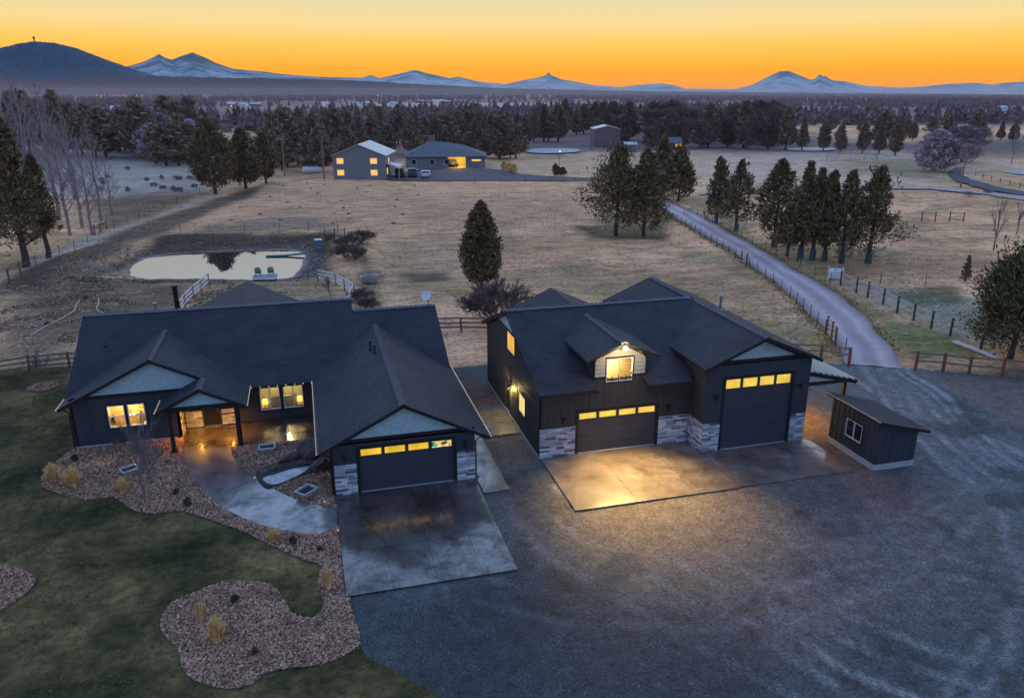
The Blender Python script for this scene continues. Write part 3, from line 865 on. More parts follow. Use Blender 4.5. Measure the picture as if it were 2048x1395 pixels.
def pebbles(C):
    rs = np.random.RandomState(9)
    n = len(C)
    r = 0.016 + 0.022 * rs.rand(n) ** 2
    a = rs.rand(n) * 6.283
    b = np.stack([np.stack([C[:, 0] + r * np.cos(a + k * 1.571) * (0.7 + 0.6 * rs.rand(n)), C[:, 1] + r * np.sin(a + k * 1.571), np.full(n, -0.012)], 1) for k in range(4)] + [np.c_[C + (rs.rand(n, 2) - 0.5) * r[:, None] * 0.8, r * 0.9]], 1)
    k = np.arange(n)[:, None] * 5
    F = np.concatenate([k + np.array([[i, (i + 1) % 4, 4]]) for i in range(4)])
    z = 0.05 * (fbm(C[:, 0], C[:, 1], 3.0, 41, 4) - 0.5)
    b[:, :, 2] += z[:, None]
    return setp(link('gravel_stones', np_mesh('gravel_stones', b.reshape(-1, 3), F), mt['pebble']), kind='stuff', label='loose blue-grey stones strewn over the gravel yard', cat='gravel')
pebbles(_gp[_gk])
mt['blade'] = M_leaf('lawn_blades', (0.07, 0.068, 0.028), (0.26, 0.20, 0.085))
mt['tuft'] = M_leaf('dry_pasture_tufts', (0.42, 0.31, 0.17), (0.85, 0.64, 0.42))
lp = scatter(lawn_poly, 36000, 77)
keep = (sdf(lp, bed_poly) > 0.05) & (sdf(lp, bed3_poly) > 0.05) & (lp[:, 1] > 14) & ~((lp[:, 0] > -14) & (lp[:, 1] > 45.4)) & ~((lp[:, 0] > 0) & (lp[:, 1] > 30)) & (sdf(lp, ring_poly) > 0)
keep &= ~((lp[:, 0] > -8.2) & (lp[:, 1] > 33)) & (fbm(lp[:, 0], lp[:, 1], 1.6, 91, 3) > 0.40)
tufts(lp[keep], 0.045, 0.045, 0.022, 4, mt['blade'], 'lawn_grass', 6, 2.2, label='short olive winter grass of the front lawn', cat='grass')
fp = []
rs = np.random.RandomState(12)
q = np.c_[rs.rand(52000) * 130 - 55, 52 + rs.rand(52000) ** 1.6 * 110]
keep = (sdf(q, pond_poly) > 1.5) & (dline(q, MIDLINE) > 4.2) & (fbm(q[:, 0], q[:, 1], 4.0, 95, 4) > 0.47)
keep &= ~((q[:, 0] > -15) & (q[:, 0] < 28) & (q[:, 1] < 61)) & ~((q[:, 1] < 62) & (q[:, 0] < -14)) & ~((q[:, 0] > 27) & (q[:, 0] < 48) & (q[:, 1] < 49)) & (q[:, 0] - q[:, 1] * 1.15 < 5)
keep &= ~((q[:, 1] < 50) & (q[:, 0] > 40))
q = q[keep]
tufts(q, ground_h(q[:, 0], q[:, 1]) - 0.01, 0.075, 0.07, 4, mt['tuft'], 'pasture_tufts', 8, 3.5, label='tufts of dry grass over the back pasture', cat='grass')

_ve = []
_rv = np.random.RandomState(71)
for _ln in (road_l, road_r):
    _a = np.array([(p[0], p[1]) for p in _ln]); _s = np.r_[0, np.cumsum(np.hypot(*np.diff(_a, axis=0).T))]
    _q = _rv.rand(5200) * _s[-1]
    _ve.append(np.c_[np.interp(_q, _s, _a[:, 0]), np.interp(_q, _s, _a[:, 1])] + _rv.randn(5200, 2) * np.array((0.55, 0.35)))
_ve = np.concatenate(_ve); _ve = _ve[_ve[:, 1] > 48.5]
_md = np.array([((a[0] + b[0]) / 2, (a[1] + b[1]) / 2) for a, b in zip(road_l, road_r)])
_ve = _ve[dline(_ve, MIDLINE) > 2.0]
mt['verge'] = M_leaf('rough_verge_grass', (0.24, 0.19, 0.08), (0.66, 0.48, 0.24))
tufts(_ve, ground_h(_ve[:, 0], _ve[:, 1]) + 0.0, 0.13, 0.05, 4, mt['verge'], 'verge_grass', 18, 1.8, label='rough grass fringing the lane edges', cat='grass')
_rb = np.c_[-34 + _rv.rand(9000) * 26, 62 + _rv.rand(9000) * 32]
_rb = _rb[(sdf(_rb, pond_poly) > 1.0) & (fbm(_rb[:, 0], _rb[:, 1], 2.5, 97, 4) > 0.56) & ~((_rb[:, 0] > -9.5) & (_rb[:, 1] < 66))]
mt['heath'] = M_leaf('brown_heath', (0.14, 0.10, 0.066), (0.46, 0.33, 0.21))
tufts(_rb, ground_h(_rb[:, 0], _rb[:, 1]), 0.11, 0.07, 4, mt['heath'], 'heath_tufts', 19, 2.2, label='low brown heath on the rough ground left of the pond lawn', cat='heath')
# rubble on the pond bank
_bk = []
for _k in range(2600):
    _bk.append((_rv.uniform(-30, 2), _rv.uniform(86, 110)))
_bk = np.array(_bk); _db = sdf(_bk, pond_poly)
_bk = _bk[(_db > 0.8) & (_db < 5.5) & (((_bk[:, 0] < -19) & (_bk[:, 1] > 95)) | (_bk[:, 1] > 103) | ((_bk[:, 0] > -1.5)))]
def rubble(C):
    rs = np.random.RandomState(29); n = len(C)
    r = 0.10 + 0.22 * rs.rand(n) ** 2; a = rs.rand(n) * 6.283
    zc = ground_h(C[:, 0], C[:, 1])
    ring = [np.stack([C[:, 0] + r * np.cos(a + k * 1.2566) * (0.7 + 0.6 * rs.rand(n)), C[:, 1] + r * np.sin(a + k * 1.2566) * (0.7 + 0.6 * rs.rand(n)), zc - 0.05], 1) for k in range(5)]
    top = [np.c_[C + (rs.rand(n, 2) - 0.5) * r[:, None] * 0.7, zc + r * (0.5 + 0.5 * rs.rand(n))]]
    V = np.stack(ring + top, 1); k = np.arange(n)[:, None] * 6
    F = np.concatenate([k + np.array([[i, (i + 1) % 5, 5]]) for i in range(5)])
    m = M_leaf('bank_rubble', (0.08, 0.065, 0.055), (0.32, 0.27, 0.24), 0.8)
    return setp(link('bank_rubble', np_mesh('bank_rubble', V.reshape(-1, 3), F), m), kind='stuff', label='grey broken stones on the banks of the pond', cat='stones')
rubble(_bk)

# ------------------------------------------------------------------ far land beyond the haze: wooded ridge, butte, volcanoes
def skyline(name, prof, D0, D1, crest, mat, jag=0.0, nrow=26, ncol=900, ta0=-0.9, ta1=1.75, seed=0, base=None, rough=0.10):
    """relief that stands at its own distance D (along +Y) with real height; prof: (photo x, photo y) of its crest"""
    ta = np.linspace(ta0, ta1, ncol)
    px = np.array([p[0] for p in prof], float); py = np.array([p[1] for p in prof], float)
    tv, hv = [], []
    for a, b in zip(px, py):
        d = ray(a, b)
        tv.append(d[0] / d[1]); hv.append(CAM_H + d[2] / d[1] * crest)
    o = np.argsort(tv)
    h = np.interp(ta, np.array(tv)[o], np.array(hv)[o])
    h = h * (1 + rough * 0.22 * (fbm(ta * 60, ta * 0 + seed, 1.0, seed, 5) - 0.5))
    rs = np.random.RandomState(seed)
    V = []
    Ds = np.unique(np.r_[np.linspace(D0, D1, nrow), crest])
    nrow = len(Ds)
    for D in Ds:
        k = math.exp(-((D - crest) / ((crest - D0) * 0.55 if D < crest else (D1 - crest) * 0.55)) ** 2)
        X = D * ta
        rel = rough * (fbm(X, np.full(ncol, D), (crest - D0) * 0.35, seed + 3, 4) - 0.5) * 2 * (1 - k) * h
        z = base + (h - base) * k + rel + (jag * (rs.rand(ncol)) if jag else 0)
        V.append(np.c_[X, np.full(ncol, D), z])
    V = np.concatenate(V)
    i = np.arange(nrow - 1)[:, None] * ncol + np.arange(ncol - 1)[None, :]
    f = np.stack([i, i + 1, i + ncol + 1, i + ncol], -1).reshape(-1, 4)
    return setp(link(name, np_mesh(name, V, f, True), mat), kind='structure')
mt['ridge'] = M('wooded_ridge', (0.050, 0.034, 0.036), 1.0, 0.5, 0.012, 0.08, 0.8, 8.0)
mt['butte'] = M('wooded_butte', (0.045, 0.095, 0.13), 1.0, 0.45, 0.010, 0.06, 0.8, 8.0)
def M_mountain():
    m, n, l, b = nodes('snowy_hazy_volcano')
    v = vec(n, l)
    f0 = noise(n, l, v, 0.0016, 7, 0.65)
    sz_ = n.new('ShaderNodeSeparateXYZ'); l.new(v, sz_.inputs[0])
    hh = n.new('ShaderNodeMapRange'); hh.inputs['From Min'].default_value = 250.0; hh.inputs['From Max'].default_value = 1250.0; hh.inputs['To Min'].default_value = 0.14; hh.inputs['To Max'].default_value = -0.10  # paler towards the foot: low valley haze put into the colour
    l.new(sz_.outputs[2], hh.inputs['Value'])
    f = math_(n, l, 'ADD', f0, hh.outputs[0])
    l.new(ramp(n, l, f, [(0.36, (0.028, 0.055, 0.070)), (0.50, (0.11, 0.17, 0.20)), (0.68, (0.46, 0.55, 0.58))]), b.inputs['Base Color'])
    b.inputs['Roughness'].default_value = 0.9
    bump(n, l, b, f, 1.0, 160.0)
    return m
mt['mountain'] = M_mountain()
skyline('forest_ridge', [(-900, 160), (0, 160), (200, 156), (300, 154), (350, 155), (500, 158), (620, 160), (700, 162), (800, 168), (900, 173), (1000, 178), (1100, 180), (1300, 184), (1500, 186), (2048, 190), (3600, 190)],
        5620, 9500, 7200, mt['ridge'], 9.0, 22, 1800, seed=2, base=-4.0)
skyline('butte_hill', [(-700, 190), (-300, 165), (-150, 128), (-60, 108), (0, 98), (40, 88), (70, 84), (110, 87), (150, 97), (200, 116), (250, 134), (300, 150), (340, 158), (380, 168), (500, 190)],
        9700, 13500, 11500, mt['butte'], 14.0, 26, 1100, -0.75, 0.10, seed=4, base=0.0)
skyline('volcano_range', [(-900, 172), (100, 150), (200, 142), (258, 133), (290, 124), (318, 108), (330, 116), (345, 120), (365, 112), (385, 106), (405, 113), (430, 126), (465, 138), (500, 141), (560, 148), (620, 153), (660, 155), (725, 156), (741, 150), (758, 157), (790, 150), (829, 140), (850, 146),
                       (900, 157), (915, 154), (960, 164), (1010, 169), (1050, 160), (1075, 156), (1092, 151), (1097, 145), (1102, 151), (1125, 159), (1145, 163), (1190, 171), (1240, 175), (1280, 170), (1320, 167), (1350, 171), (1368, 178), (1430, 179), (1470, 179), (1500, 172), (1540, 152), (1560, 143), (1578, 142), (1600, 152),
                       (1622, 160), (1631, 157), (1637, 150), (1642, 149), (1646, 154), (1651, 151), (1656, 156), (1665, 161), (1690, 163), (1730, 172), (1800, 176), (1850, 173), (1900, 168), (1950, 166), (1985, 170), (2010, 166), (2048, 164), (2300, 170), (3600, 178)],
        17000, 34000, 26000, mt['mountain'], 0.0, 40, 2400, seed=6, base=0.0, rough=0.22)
# ================================================================== concrete
def M_concrete(name, c, r0=0.25, r1=0.6):
    m, n, l, b = nodes(name)
    v = vec(n, l)
    f = noise(n, l, v, 0.55, 6, 0.6)
    g = noise(n, l, v, 5.0, 5, 0.7)
    fg = mix(n, l, 0.35, f, g)
    l.new(ramp(n, l, fg, [(0.36, tuple(x * 0.35 for x in c)), (0.5, c), (0.63, tuple(x * 2.0 for x in c))]), b.inputs['Base Color'])
    l.new(ramp(n, l, fg, [(0.42, 0.05), (0.56, 1.0)]), b.inputs['Coat Weight'])
    l.new(ramp(n, l, fg, [(0.35, r0), (0.65, r1)]), b.inputs['Roughness'])
    b.inputs['Specular IOR Level'].default_value = 0.6
    b.inputs['Coat IOR'].default_value = 2.1
    l.new(ramp(n, l, fg, [(0.35, 0.08), (0.65, 0.22)]), b.inputs['Coat Roughness'])
    vo = n.new('ShaderNodeTexVoronoi'); vo.feature = 'DISTANCE_TO_EDGE'; vo.inputs['Scale'].default_value = 2.2
    l.new(v, vo.inputs['Vector'])
    st = ramp(n, l, vo.outputs['Distance'], [(0.0, 0.0), (0.05, 1.0)])
    p = bump(n, l, b, st, 0.12, 0.01)
    bump(n, l, b, noise(n, l, v, 14, 4), 0.25, 0.012, p)
    return m
mt['concrete'] = M_concrete('sealed_stamped_concrete', (0.050, 0.039, 0.036))
mt['concrete_tan'] = M_concrete('tan_stamped_concrete', (0.15, 0.115, 0.095), 0.35, 0.65)
mt['concrete_walk'] = M_concrete('blue_grey_walk_concrete', (0.10, 0.10, 0.11))
mt['concrete_dark'] = M_concrete('dark_porch_concrete', (0.075, 0.058, 0.045), 0.18, 0.45)
def slabs(name, xs_, ys_, z, mat, gap=0.006, t=0.12):
    r = empty(name, (xs_[0], ys_[0], 0), kind='structure')
    for i in range(len(xs_) - 1):
        for j in range(len(ys_) - 1):
            boxp('slab', mat, r, xs_[i] + gap, xs_[i + 1] - gap, ys_[j] + gap, ys_[j + 1] - gap, z - t, z + 0.002 * ((i + j) % 2))
    return r
slabs('house_driveway', [0.36, 2.3, 4.2, 6.1, 7.62], [27.45, 30.6, 33.2, 36.02], 0.08, mt['concrete'])
slabs('workshop_apron', [11.65, 15.0, 18.2, 20.7], [31.45, 34.4, 37.36], 0.08, mt['concrete_tan'])
slabs('workshop_apron', [20.72, 24.1, 27.75], [31.55, 35.7], 0.08, mt['concrete_tan'])
slabs('side_walk', [7.70, 9.1], [34.35, 37.5, 41.0], 0.08, mt['concrete_tan'])
slabs('link_walk', [8.6, 11.5], [40.95, 42.6], 0.075, mt['concrete_tan'])
wo = gps([(366, 896), (372, 931), (385, 956), (400, 976), (425, 1001), (450, 1019), (485, 1038), (520, 1051), (560, 1061), (600, 1068), (640, 1071), (676, 1071)])
wi = gps([(461, 898), (466, 914), (480, 931), (500, 949), (512, 957), (525, 966), (560, 986), (580, 995), (600, 1003), (620, 1008), (640, 1013), (674, 1021)])
wk = empty('curved_walk', (wo[5][0], wo[5][1], 0), kind='structure')
for a, b in ((0, 4), (4, 7), (7, 9), (9, 11)):
    poly = [(p[0], p[1], 0.085) for p in wo[a:b + 1]] + [(p[0], p[1], 0.085) for p in wi[a:b + 1][::-1]]
    cc = np.mean(np.array(poly), 0)
    MB().slab([tuple(cc + (np.array(p) - cc) * 0.997) for p in poly], (0, 0, -0.12)).build('slab', mt['concrete_walk'], wk)
MB().slab([(wo[0][0], wo[0][1], 0.085), (-7.95, 46.80, 0.085), (-5.22, 46.80, 0.085), (-5.22, 43.6, 0.085), (wi[0][0], wi[0][1], 0.085)], (0, 0, -0.12)).build('slab', mt['concrete_dark'], wk)
slabs('porch_slab', [-5.2, -2.6, -0.42], [43.36, 46.80], 0.085, mt['concrete_dark'])

# ================================================================== building kit
class Face:
    """a wall face: u along the wall, d outwards, z up.  side 'S' faces -Y, 'W' faces -X, 'E' faces +X, 'N' faces +Y"""
    def __init__(self, side, pos):
        self.s, self.p = side, pos
    def pt(self, u, d, z):
        return {'S': (u, self.p - d, z), 'N': (u, self.p + d, z), 'W': (self.p - d, u, z), 'E': (self.p + d, u, z)}[self.s]
    def box(self, mb, u0, u1, d0, d1, z0, z1):
        a, b = self.pt(u0, d0, z0), self.pt(u1, d1, z1)
        return mb.box(a[0], b[0], a[1], b[1], z0, z1)
def wall(fc, u0, u1, z0, z1, holes=(), t=0.15, mb=None):
    """wall plate with real openings"""
    mb = mb or MB()
    us = sorted({u0, u1, *[h[0] for h in holes], *[h[1] for h in holes]})
    zs = sorted({z0, z1, *[h[2] for h in holes], *[h[3] for h in holes]})
    us = [u for u in us if u0 <= u <= u1]; zs = [z for z in zs if z0 <= z <= z1]
    for i in range(len(us) - 1):
        for j in range(len(zs) - 1):
            cu, cz = (us[i] + us[i + 1]) / 2, (zs[j] + zs[j + 1]) / 2
            if any(h[0] < cu < h[1] and h[2] < cz < h[3] for h in holes):
                continue
            fc.box(mb, us[i], us[i + 1], -t, 0, zs[j], zs[j + 1])
    return mb
def window(par, fc, u0, u1, z0, z1, split='v', trim=0.09, fmat='white', pane='glass', tmat='trim', pd=-0.03):
    fm, fw = mt[fmat], 0.055
    mb = MB()
    for a in ((u0, u1, z0, z0 + fw), (u0, u1, z1 - fw, z1), (u0, u0 + fw, z0 + fw, z1 - fw), (u1 - fw, u1, z0 + fw, z1 - fw)):
        fc.box(mb, a[0], a[1], -0.07, 0.02, a[2], a[3])
    um, zm = (u0 + u1) / 2, (z0 + z1) / 2
    if split == 'v':
        fc.box(mb, um - 0.03, um + 0.03, -0.06, 0.015, z0 + fw, z1 - fw)
        cells = [(u0 + fw, um - 0.03, z0 + fw, z1 - fw), (um + 0.03, u1 - fw, z0 + fw, z1 - fw)]
    elif split == 'h':
        fc.box(mb, u0 + fw, u1 - fw, -0.06, 0.015, zm - 0.03, zm + 0.03)
        cells = [(u0 + fw, u1 - fw, z0 + fw, zm - 0.03), (u0 + fw, u1 - fw, zm + 0.03, z1 - fw)]
    else:
        cells = [(u0 + fw, u1 - fw, z0 + fw, z1 - fw)]
    w = mb.build('window', fm, par)
    for c in cells:
        pb = MB(); fc.box(pb, c[0], c[1], pd - 0.005, pd + 0.005, c[2], c[3])
        pb.build('pane', mt[pane], w)
    if trim:
        tb = MB()
        for a in ((u0 - trim, u1 + trim, z0 - trim, z0), (u0 - trim, u1 + trim, z1, z1 + trim), (u0 - trim, u0, z0, z1), (u1, u1 + trim, z0, z1)):
            fc.box(tb, a[0], a[1], 0.002, 0.035, a[2], a[3])
        tb.build('trim', mt[tmat], w)
    return w
def room(par, fc, u0, u1, z0, z1, dep, mat, d0=-0.16, floor=None):
    """lit room behind a window: back, sides, floor, ceiling"""
    mb = MB()
    fc.box(mb, u0, u1, d0 - dep - 0.05, d0 - dep, z0, z1)
    fc.box(mb, u0 - 0.05, u0, d0 - dep, d0, z0, z1)
    fc.box(mb, u1, u1 + 0.05, d0 - dep, d0, z0, z1)
    fc.box(mb, u0, u1, d0 - dep, d0, z0 - 0.05, z0)
    fc.box(mb, u0, u1, d0 - dep, d0, z1, z1 + 0.05)
    return mb.build('room', mat, par)
def lamp(name, loc, e, col, r=0.08, par=None, spot=None, rot=None, blend=0.6):
    L = bpy.data.lights.new(name, 'SPOT' if spot else 'POINT')
    L.energy = e
    L.color = col
    L.shadow_soft_size = r
    o = bpy.data.objects.new(name, L)
    COL.objects.link(o)
    if spot:
        L.spot_size = spot; L.spot_blend = blend
        o.rotation_euler = rot
    if par is not None:
        o.parent = par
        o.location = tuple(np.array(loc) - root_loc(par))
    else:
        o.location = loc
    return o
def roof(par, poly, name='roof', t=0.045, mat=None, deck=0.16):
    r = MB().slab(poly, (0, 0, -t)).build(name, mat or mt['shingle'], par)
    if deck:
        c = np.mean(np.array(poly, float), 0)
        q = []
        for p in poly:
            v = np.array(p, float) - c
            L = math.hypot(v[0], v[1])
            v2 = v * (1 - 0.035 / max(L, 0.3))
            q.append(tuple(c + v2 + np.array((0, 0, -t - 0.003))))
        MB().slab(q, (0, 0, -deck)).build('fascia', mt['trim'], r)
    return r
def ridge_cap(par, a, b, slope):
    """overlapping cap shingles along a ridge"""
    a, b = np.array(a, float), np.array(b, float)
    L = np.linalg.norm(b - a); t = (b - a) / L
    s = np.cross(t, (0, 0, 1)); s /= np.linalg.norm(s)
    mb = MB()
    n = int(L / 0.28)
    for i in range(n):
        p = a + t * (i * L / n); q = a + t * ((i + 1.12) * L / n)
        w = 0.20
        dz = np.array((0, 0, -w * slope))
        for sg in (-1, 1):
            e0, e1 = p + s * sg * w + dz + (0, 0, 0.085), q + s * sg * w + dz + (0, 0, 0.012)
            p0, q0 = p + np.array((0, 0, 0.09)), q + np.array((0, 0, 0.016))
            v = [p0, q0, e1, e0] if sg > 0 else [q0, p0, e0, e1]
            mb.add(v, [(0, 1, 2, 3)])
            mb.add([p0, e0, e0 - (0, 0, 0.07), p0 - (0, 0, 0.07)], [(0, 1, 2, 3)])
    return mb.build('ridge_cap', mt['shingle_cap'], par)
mt['shingle_cap'] = M('ridge_cap_shingle', (0.15, 0.15, 0.17), 0.65, 0.35, 6, 60, 0.3)
_stone_me = []
rs_ = random.Random(11)
for k in range(6):
    bm_v = []
    j = lambda a: a + rs_.uniform(-0.03, 0.03)
    e = 0.06
    base_v = [(0, 1, 0), (1, 1, 0), (1, 1, 1), (0, 1, 1)]
    mid_v = [(0.0, 0.35, 0.0), (1.0, 0.35, 0.0), (1.0, 0.35, 1.0), (0.0, 0.35, 1.0)]
    top_v = [(j(e * 0.6), j(0.0), j(e)), (j(1 - e * 0.6), j(0.0), j(e)), (j(1 - e * 0.6), j(0.05), j(1 - e)), (j(e * 0.6), j(0.05), j(1 - e))]
    mb = MB().add(base_v + mid_v + top_v, [(0, 1, 5, 4), (1, 2, 6, 5), (2, 3, 7, 6), (3, 0, 4, 7), (4, 5, 9, 8), (5, 6, 10, 9), (6, 7, 11, 10), (7, 4, 8, 11), (8, 9, 10, 11)])
    me = bpy.data.meshes.new('stone')
    me.from_pydata(mb.v, [], mb.f); me.update()
    me.materials.append(mt['stone'][k])
    _stone_me.append(me)
def stones(par, fc, u0, u1, z0, z1, seed, rows=0.125, lens=(0.28, 0.62), off=0.0, wts=(4, 4, 3, 2, 2, 2)):
    """ledge-stone veneer, each stone its own piece; a dark backing sits behind the joints"""
    rs = random.Random(seed)
    bk = MB(); fc.box(bk, u0 + 0.005, u1 - 0.005, 0.002, 0.018, z0, z1 - 0.01)
    bk.build('mortar_bed', mt['trim'], par)
    base = root_loc(par)
    n = max(1, round((z1 - z0) / rows)); rh = (z1 - z0) / n
    for r in range(n):
        u = u0
        while u < u1 - 1e-3:
            w = rs.uniform(*lens)
            if u + w > u1 - 0.16: w = u1 - u
            g = 0.006
            me = rs.choices(_stone_me, weights=wts)[0]
            o = link('stone', me, None, par)
            dp = rs.uniform(0.03, 0.075)
            if fc.s == 'S':
                p = (u + g, fc.p - dp, z0 + r * rh + g); o.scale = (w - 2 * g, dp, rh - 2 * g)
            elif fc.s == 'W':
                o.rotation_euler = (0, 0, -math.pi / 2)
                p = (fc.p - dp, u + w - g, z0 + r * rh + g); o.scale = (w - 2 * g, dp, rh - 2 * g)
            else:
                o.rotation_euler = (0, 0, math.pi / 2)
                p = (fc.p + dp, u + g, z0 + r * rh + g); o.scale = (w - 2 * g, dp, rh - 2 * g)
            o.location = tuple(np.array(p) - base)
            u += w
def garage_door(par, fc, u0, u1, z0, z1, panes=4, pmat='pane', sections=4, ph=0.34, glaz=0.42):
    """sectional door: panels, lit top lights, black casing, threshold"""
    fr = MB()
    fc.box(fr, u0 - 0.14, u0, 0.0, 0.05, z0, z1 + 0.14); fc.box(fr, u1, u1 + 0.14, 0.0, 0.05, z0, z1 + 0.14); fc.box(fr, u0, u1, 0.0, 0.05, z1, z1 + 0.14)
    d = fr.build('garage_door', mt['trim'], par)
    hgt1 = (z1 - z0 - glaz - 0.06) / (sections - 0)
    for s in range(sections):
        pb = MB(); fc.box(pb, u0, u1, -0.10, -0.06, z0 + s * hgt1 + 0.006, z0 + (s + 1) * hgt1 - 0.006)
        pb.build('panel', mt['door'], d)
    zt = z0 + sections * hgt1
    pw = (u1 - u0) / panes
    pb = MB()
    for k in range(panes):
        a, b = u0 + k * pw + 0.09, u0 + (k + 1) * pw - 0.09
        pn = MB(); fc.box(pn, a, b, -0.09, -0.075, zt + 0.06, z1 - 0.07)
        pn.build('pane', mt[pmat if not isinstance(pmat, list) else pmat[k]], d)
    hl = [(u0 + k * pw + 0.09, u0 + (k + 1) * pw - 0.09, zt + 0.06, z1 - 0.07) for k in range(panes)]
    wall(Face(fc.s, fc.p + (0.06 if fc.s in 'SW' else -0.06)), u0, u1, zt + 0.006, z1, hl, 0.04).build('panel', mt['door'], d)
    pn = MB(); fc.box(pn, u0, u1, -0.12, 0.03, z0 - 0.03, z0 + 0.004)
    pn.build('threshold', mt['concrete_pale'], d)
    return d
def lantern(par, fc, u, z):
    b = MB(); fc.box(b, u - 0.06, u + 0.06, 0.0, 0.03, z - 0.12, z + 0.12)
    l_ = b.build('wall_lantern', mt['black_metal'], par)
    c = fc.pt(u, 0.15, z)
    MB().lathe([(0.03, 0.20), (0.13, 0.12), (0.13, 0.10), (0.08, 0.08)], c, 8).build('shade', mt['black_metal'], l_)
    MB().lathe([(0.055, -0.16), (0.07, 0.08)], c, 8).build('lens', mt['dark_glass'], l_)
    return l_
def downspout(par, pts, r=0.04):
    return MB().tube(pts, r, 6).build('downspout', mt['black_metal'], par)
def string_lights(par, a, b, step=0.32, drop=0.06):
    a, b = np.array(a, float), np.array(b, float)
    L = np.linalg.norm(b - a); n = int(L / step)
    s = MB().tube([a, b], 0.006, 4).build('string_light', mt['trim'], par)
    bb = MB()
    for i in range(n + 1):
        p = a + (b - a) * (i / n)
        bb.lathe([(0.010, 0.025), (0.028, 0.0), (0.024, -0.03), (0.008, -0.05)], p - np.array((0, 0, drop - 0.05)), 5)
    bb.build('bulb', mt['bulb'], s, kind='stuff')
    return s

# ================================================================== the house
HB = (-3.0, 41.5, 0.0)
house = empty('house', HB, 'low charcoal farmhouse with front gables, porch and attached double garage', 'house')
MS = 0.5143
zm = lambda y: 2.60 + MS * (y - 46.35)
ml = MB().slab([(-14.25, 46.35, 2.60), (2.62, 46.35, 2.60), (2.62, 53.0, zm(53)), (-14.25, 53.0, zm(53))], (0, 0, -0.045))
roof(house, [(-14.25, 46.35, 2.60), (2.62, 46.35, 2.60), (2.62, 53.0, zm(53)), (-14.25, 53.0, zm(53))])
roof(house, [(-14.25, 53.0, zm(53)), (2.62, 53.0, zm(53)), (2.62, 59.65, 2.60), (-14.25, 59.65, 2.60)])
roof(house, [(2.625, 46.35, 2.60), (8.3, 46.35, 2.60), (8.3, 51.9, zm(51.9)), (2.625, 51.9, zm(51.9))])
roof(house, [(2.625, 51.9, zm(51.9)), (8.3, 51.9, zm(51.9)), (8.3, 57.45, 2.60), (2.625, 57.45, 2.60)])
ridge_cap(house, (-14.22, 53.0, zm(53)), (2.6, 53.0, zm(53)), MS)
ridge_cap(house, (2.66, 51.9, zm(51.9)), (8.27, 51.9, zm(51.9)), MS)
# garage wing roof
GR, GS = 4.78, 0.508
roof(house, [(-0.30, 35.75, GR - GS * 4.27), (3.97, 35.75, GR), (3.97, 50.75, GR), (-0.30, 47.0, GR - GS * 4.27)])
roof(house, [(3.97, 35.75, GR), (8.35, 35.75, GR - GS * 4.38), (8.35, 47.2, GR - GS * 4.38), (3.97, 50.75, GR)])
ridge_cap(house, (3.97, 35.76, GR), (3.97, 50.5, GR), GS)
# left wing roof, porch gable shares the plane of its right slope
WR, WS = 5.17, 0.493
wz = lambda x: WR - WS * abs(x + 9.26)
roof(house, [(-9.26, 45.15, WR), (-9.26, 51.4, WR), (-14.35, 46.9, wz(-14.35)), (-14.35, 45.15, wz(-14.35))])
roof(house, [(-9.26, 45.15, WR), (-6.55, 45.15, wz(-6.55)), (-6.55, 43.25, wz(-6.55)), (-4.10, 43.25, wz(-4.1)), (-4.10, 46.7, wz(-4.1)), (-9.26, 51.4, WR)], deck=0)
for q in ([(-9.26, 45.18), (-6.5, 45.18), (-4.15, 46.5), (-9.26, 51.3)], [(-6.55, 43.28), (-4.13, 43.28), (-4.13, 46.5), (-6.5, 45.18)]):
    MB().slab([(x, y, wz(x) - 0.048) for x, y in q], (0, 0, -0.16)).build('fascia', mt['trim'], house)
roof(house, [(-6.55, 43.25, wz(-6.55)), (-6.55, 45.4, wz(-6.55)), (-8.95, 45.4, wz(-6.55) - WS * 2.4), (-8.95, 43.25, wz(-6.55) - WS * 2.4)])
ridge_cap(house, (-9.26, 45.16, WR), (-9.26, 51.2, WR), WS)
ridge_cap(house, (-6.55, 43.26, wz(-6.55)), (-6.55, 45.1, wz(-6.55)), WS)
# rear patio gable
roof(house, [(-4.95, 57.0, 5.12), (-4.95, 64.4, 5.12), (-8.9, 64.4, 3.2), (-8.9, 57.0, 3.2)])
roof(house, [(-4.95, 57.0, 5.12), (-4.95, 64.4, 5.12), (-1.0, 64.4, 3.2), (-1.0, 57.0, 3.2)])
for x in (-8.5, -1.4):
    boxp('post', mt['trim'], house, x - 0.1, x + 0.1, 63.9, 64.1, -0.1, 3.2)
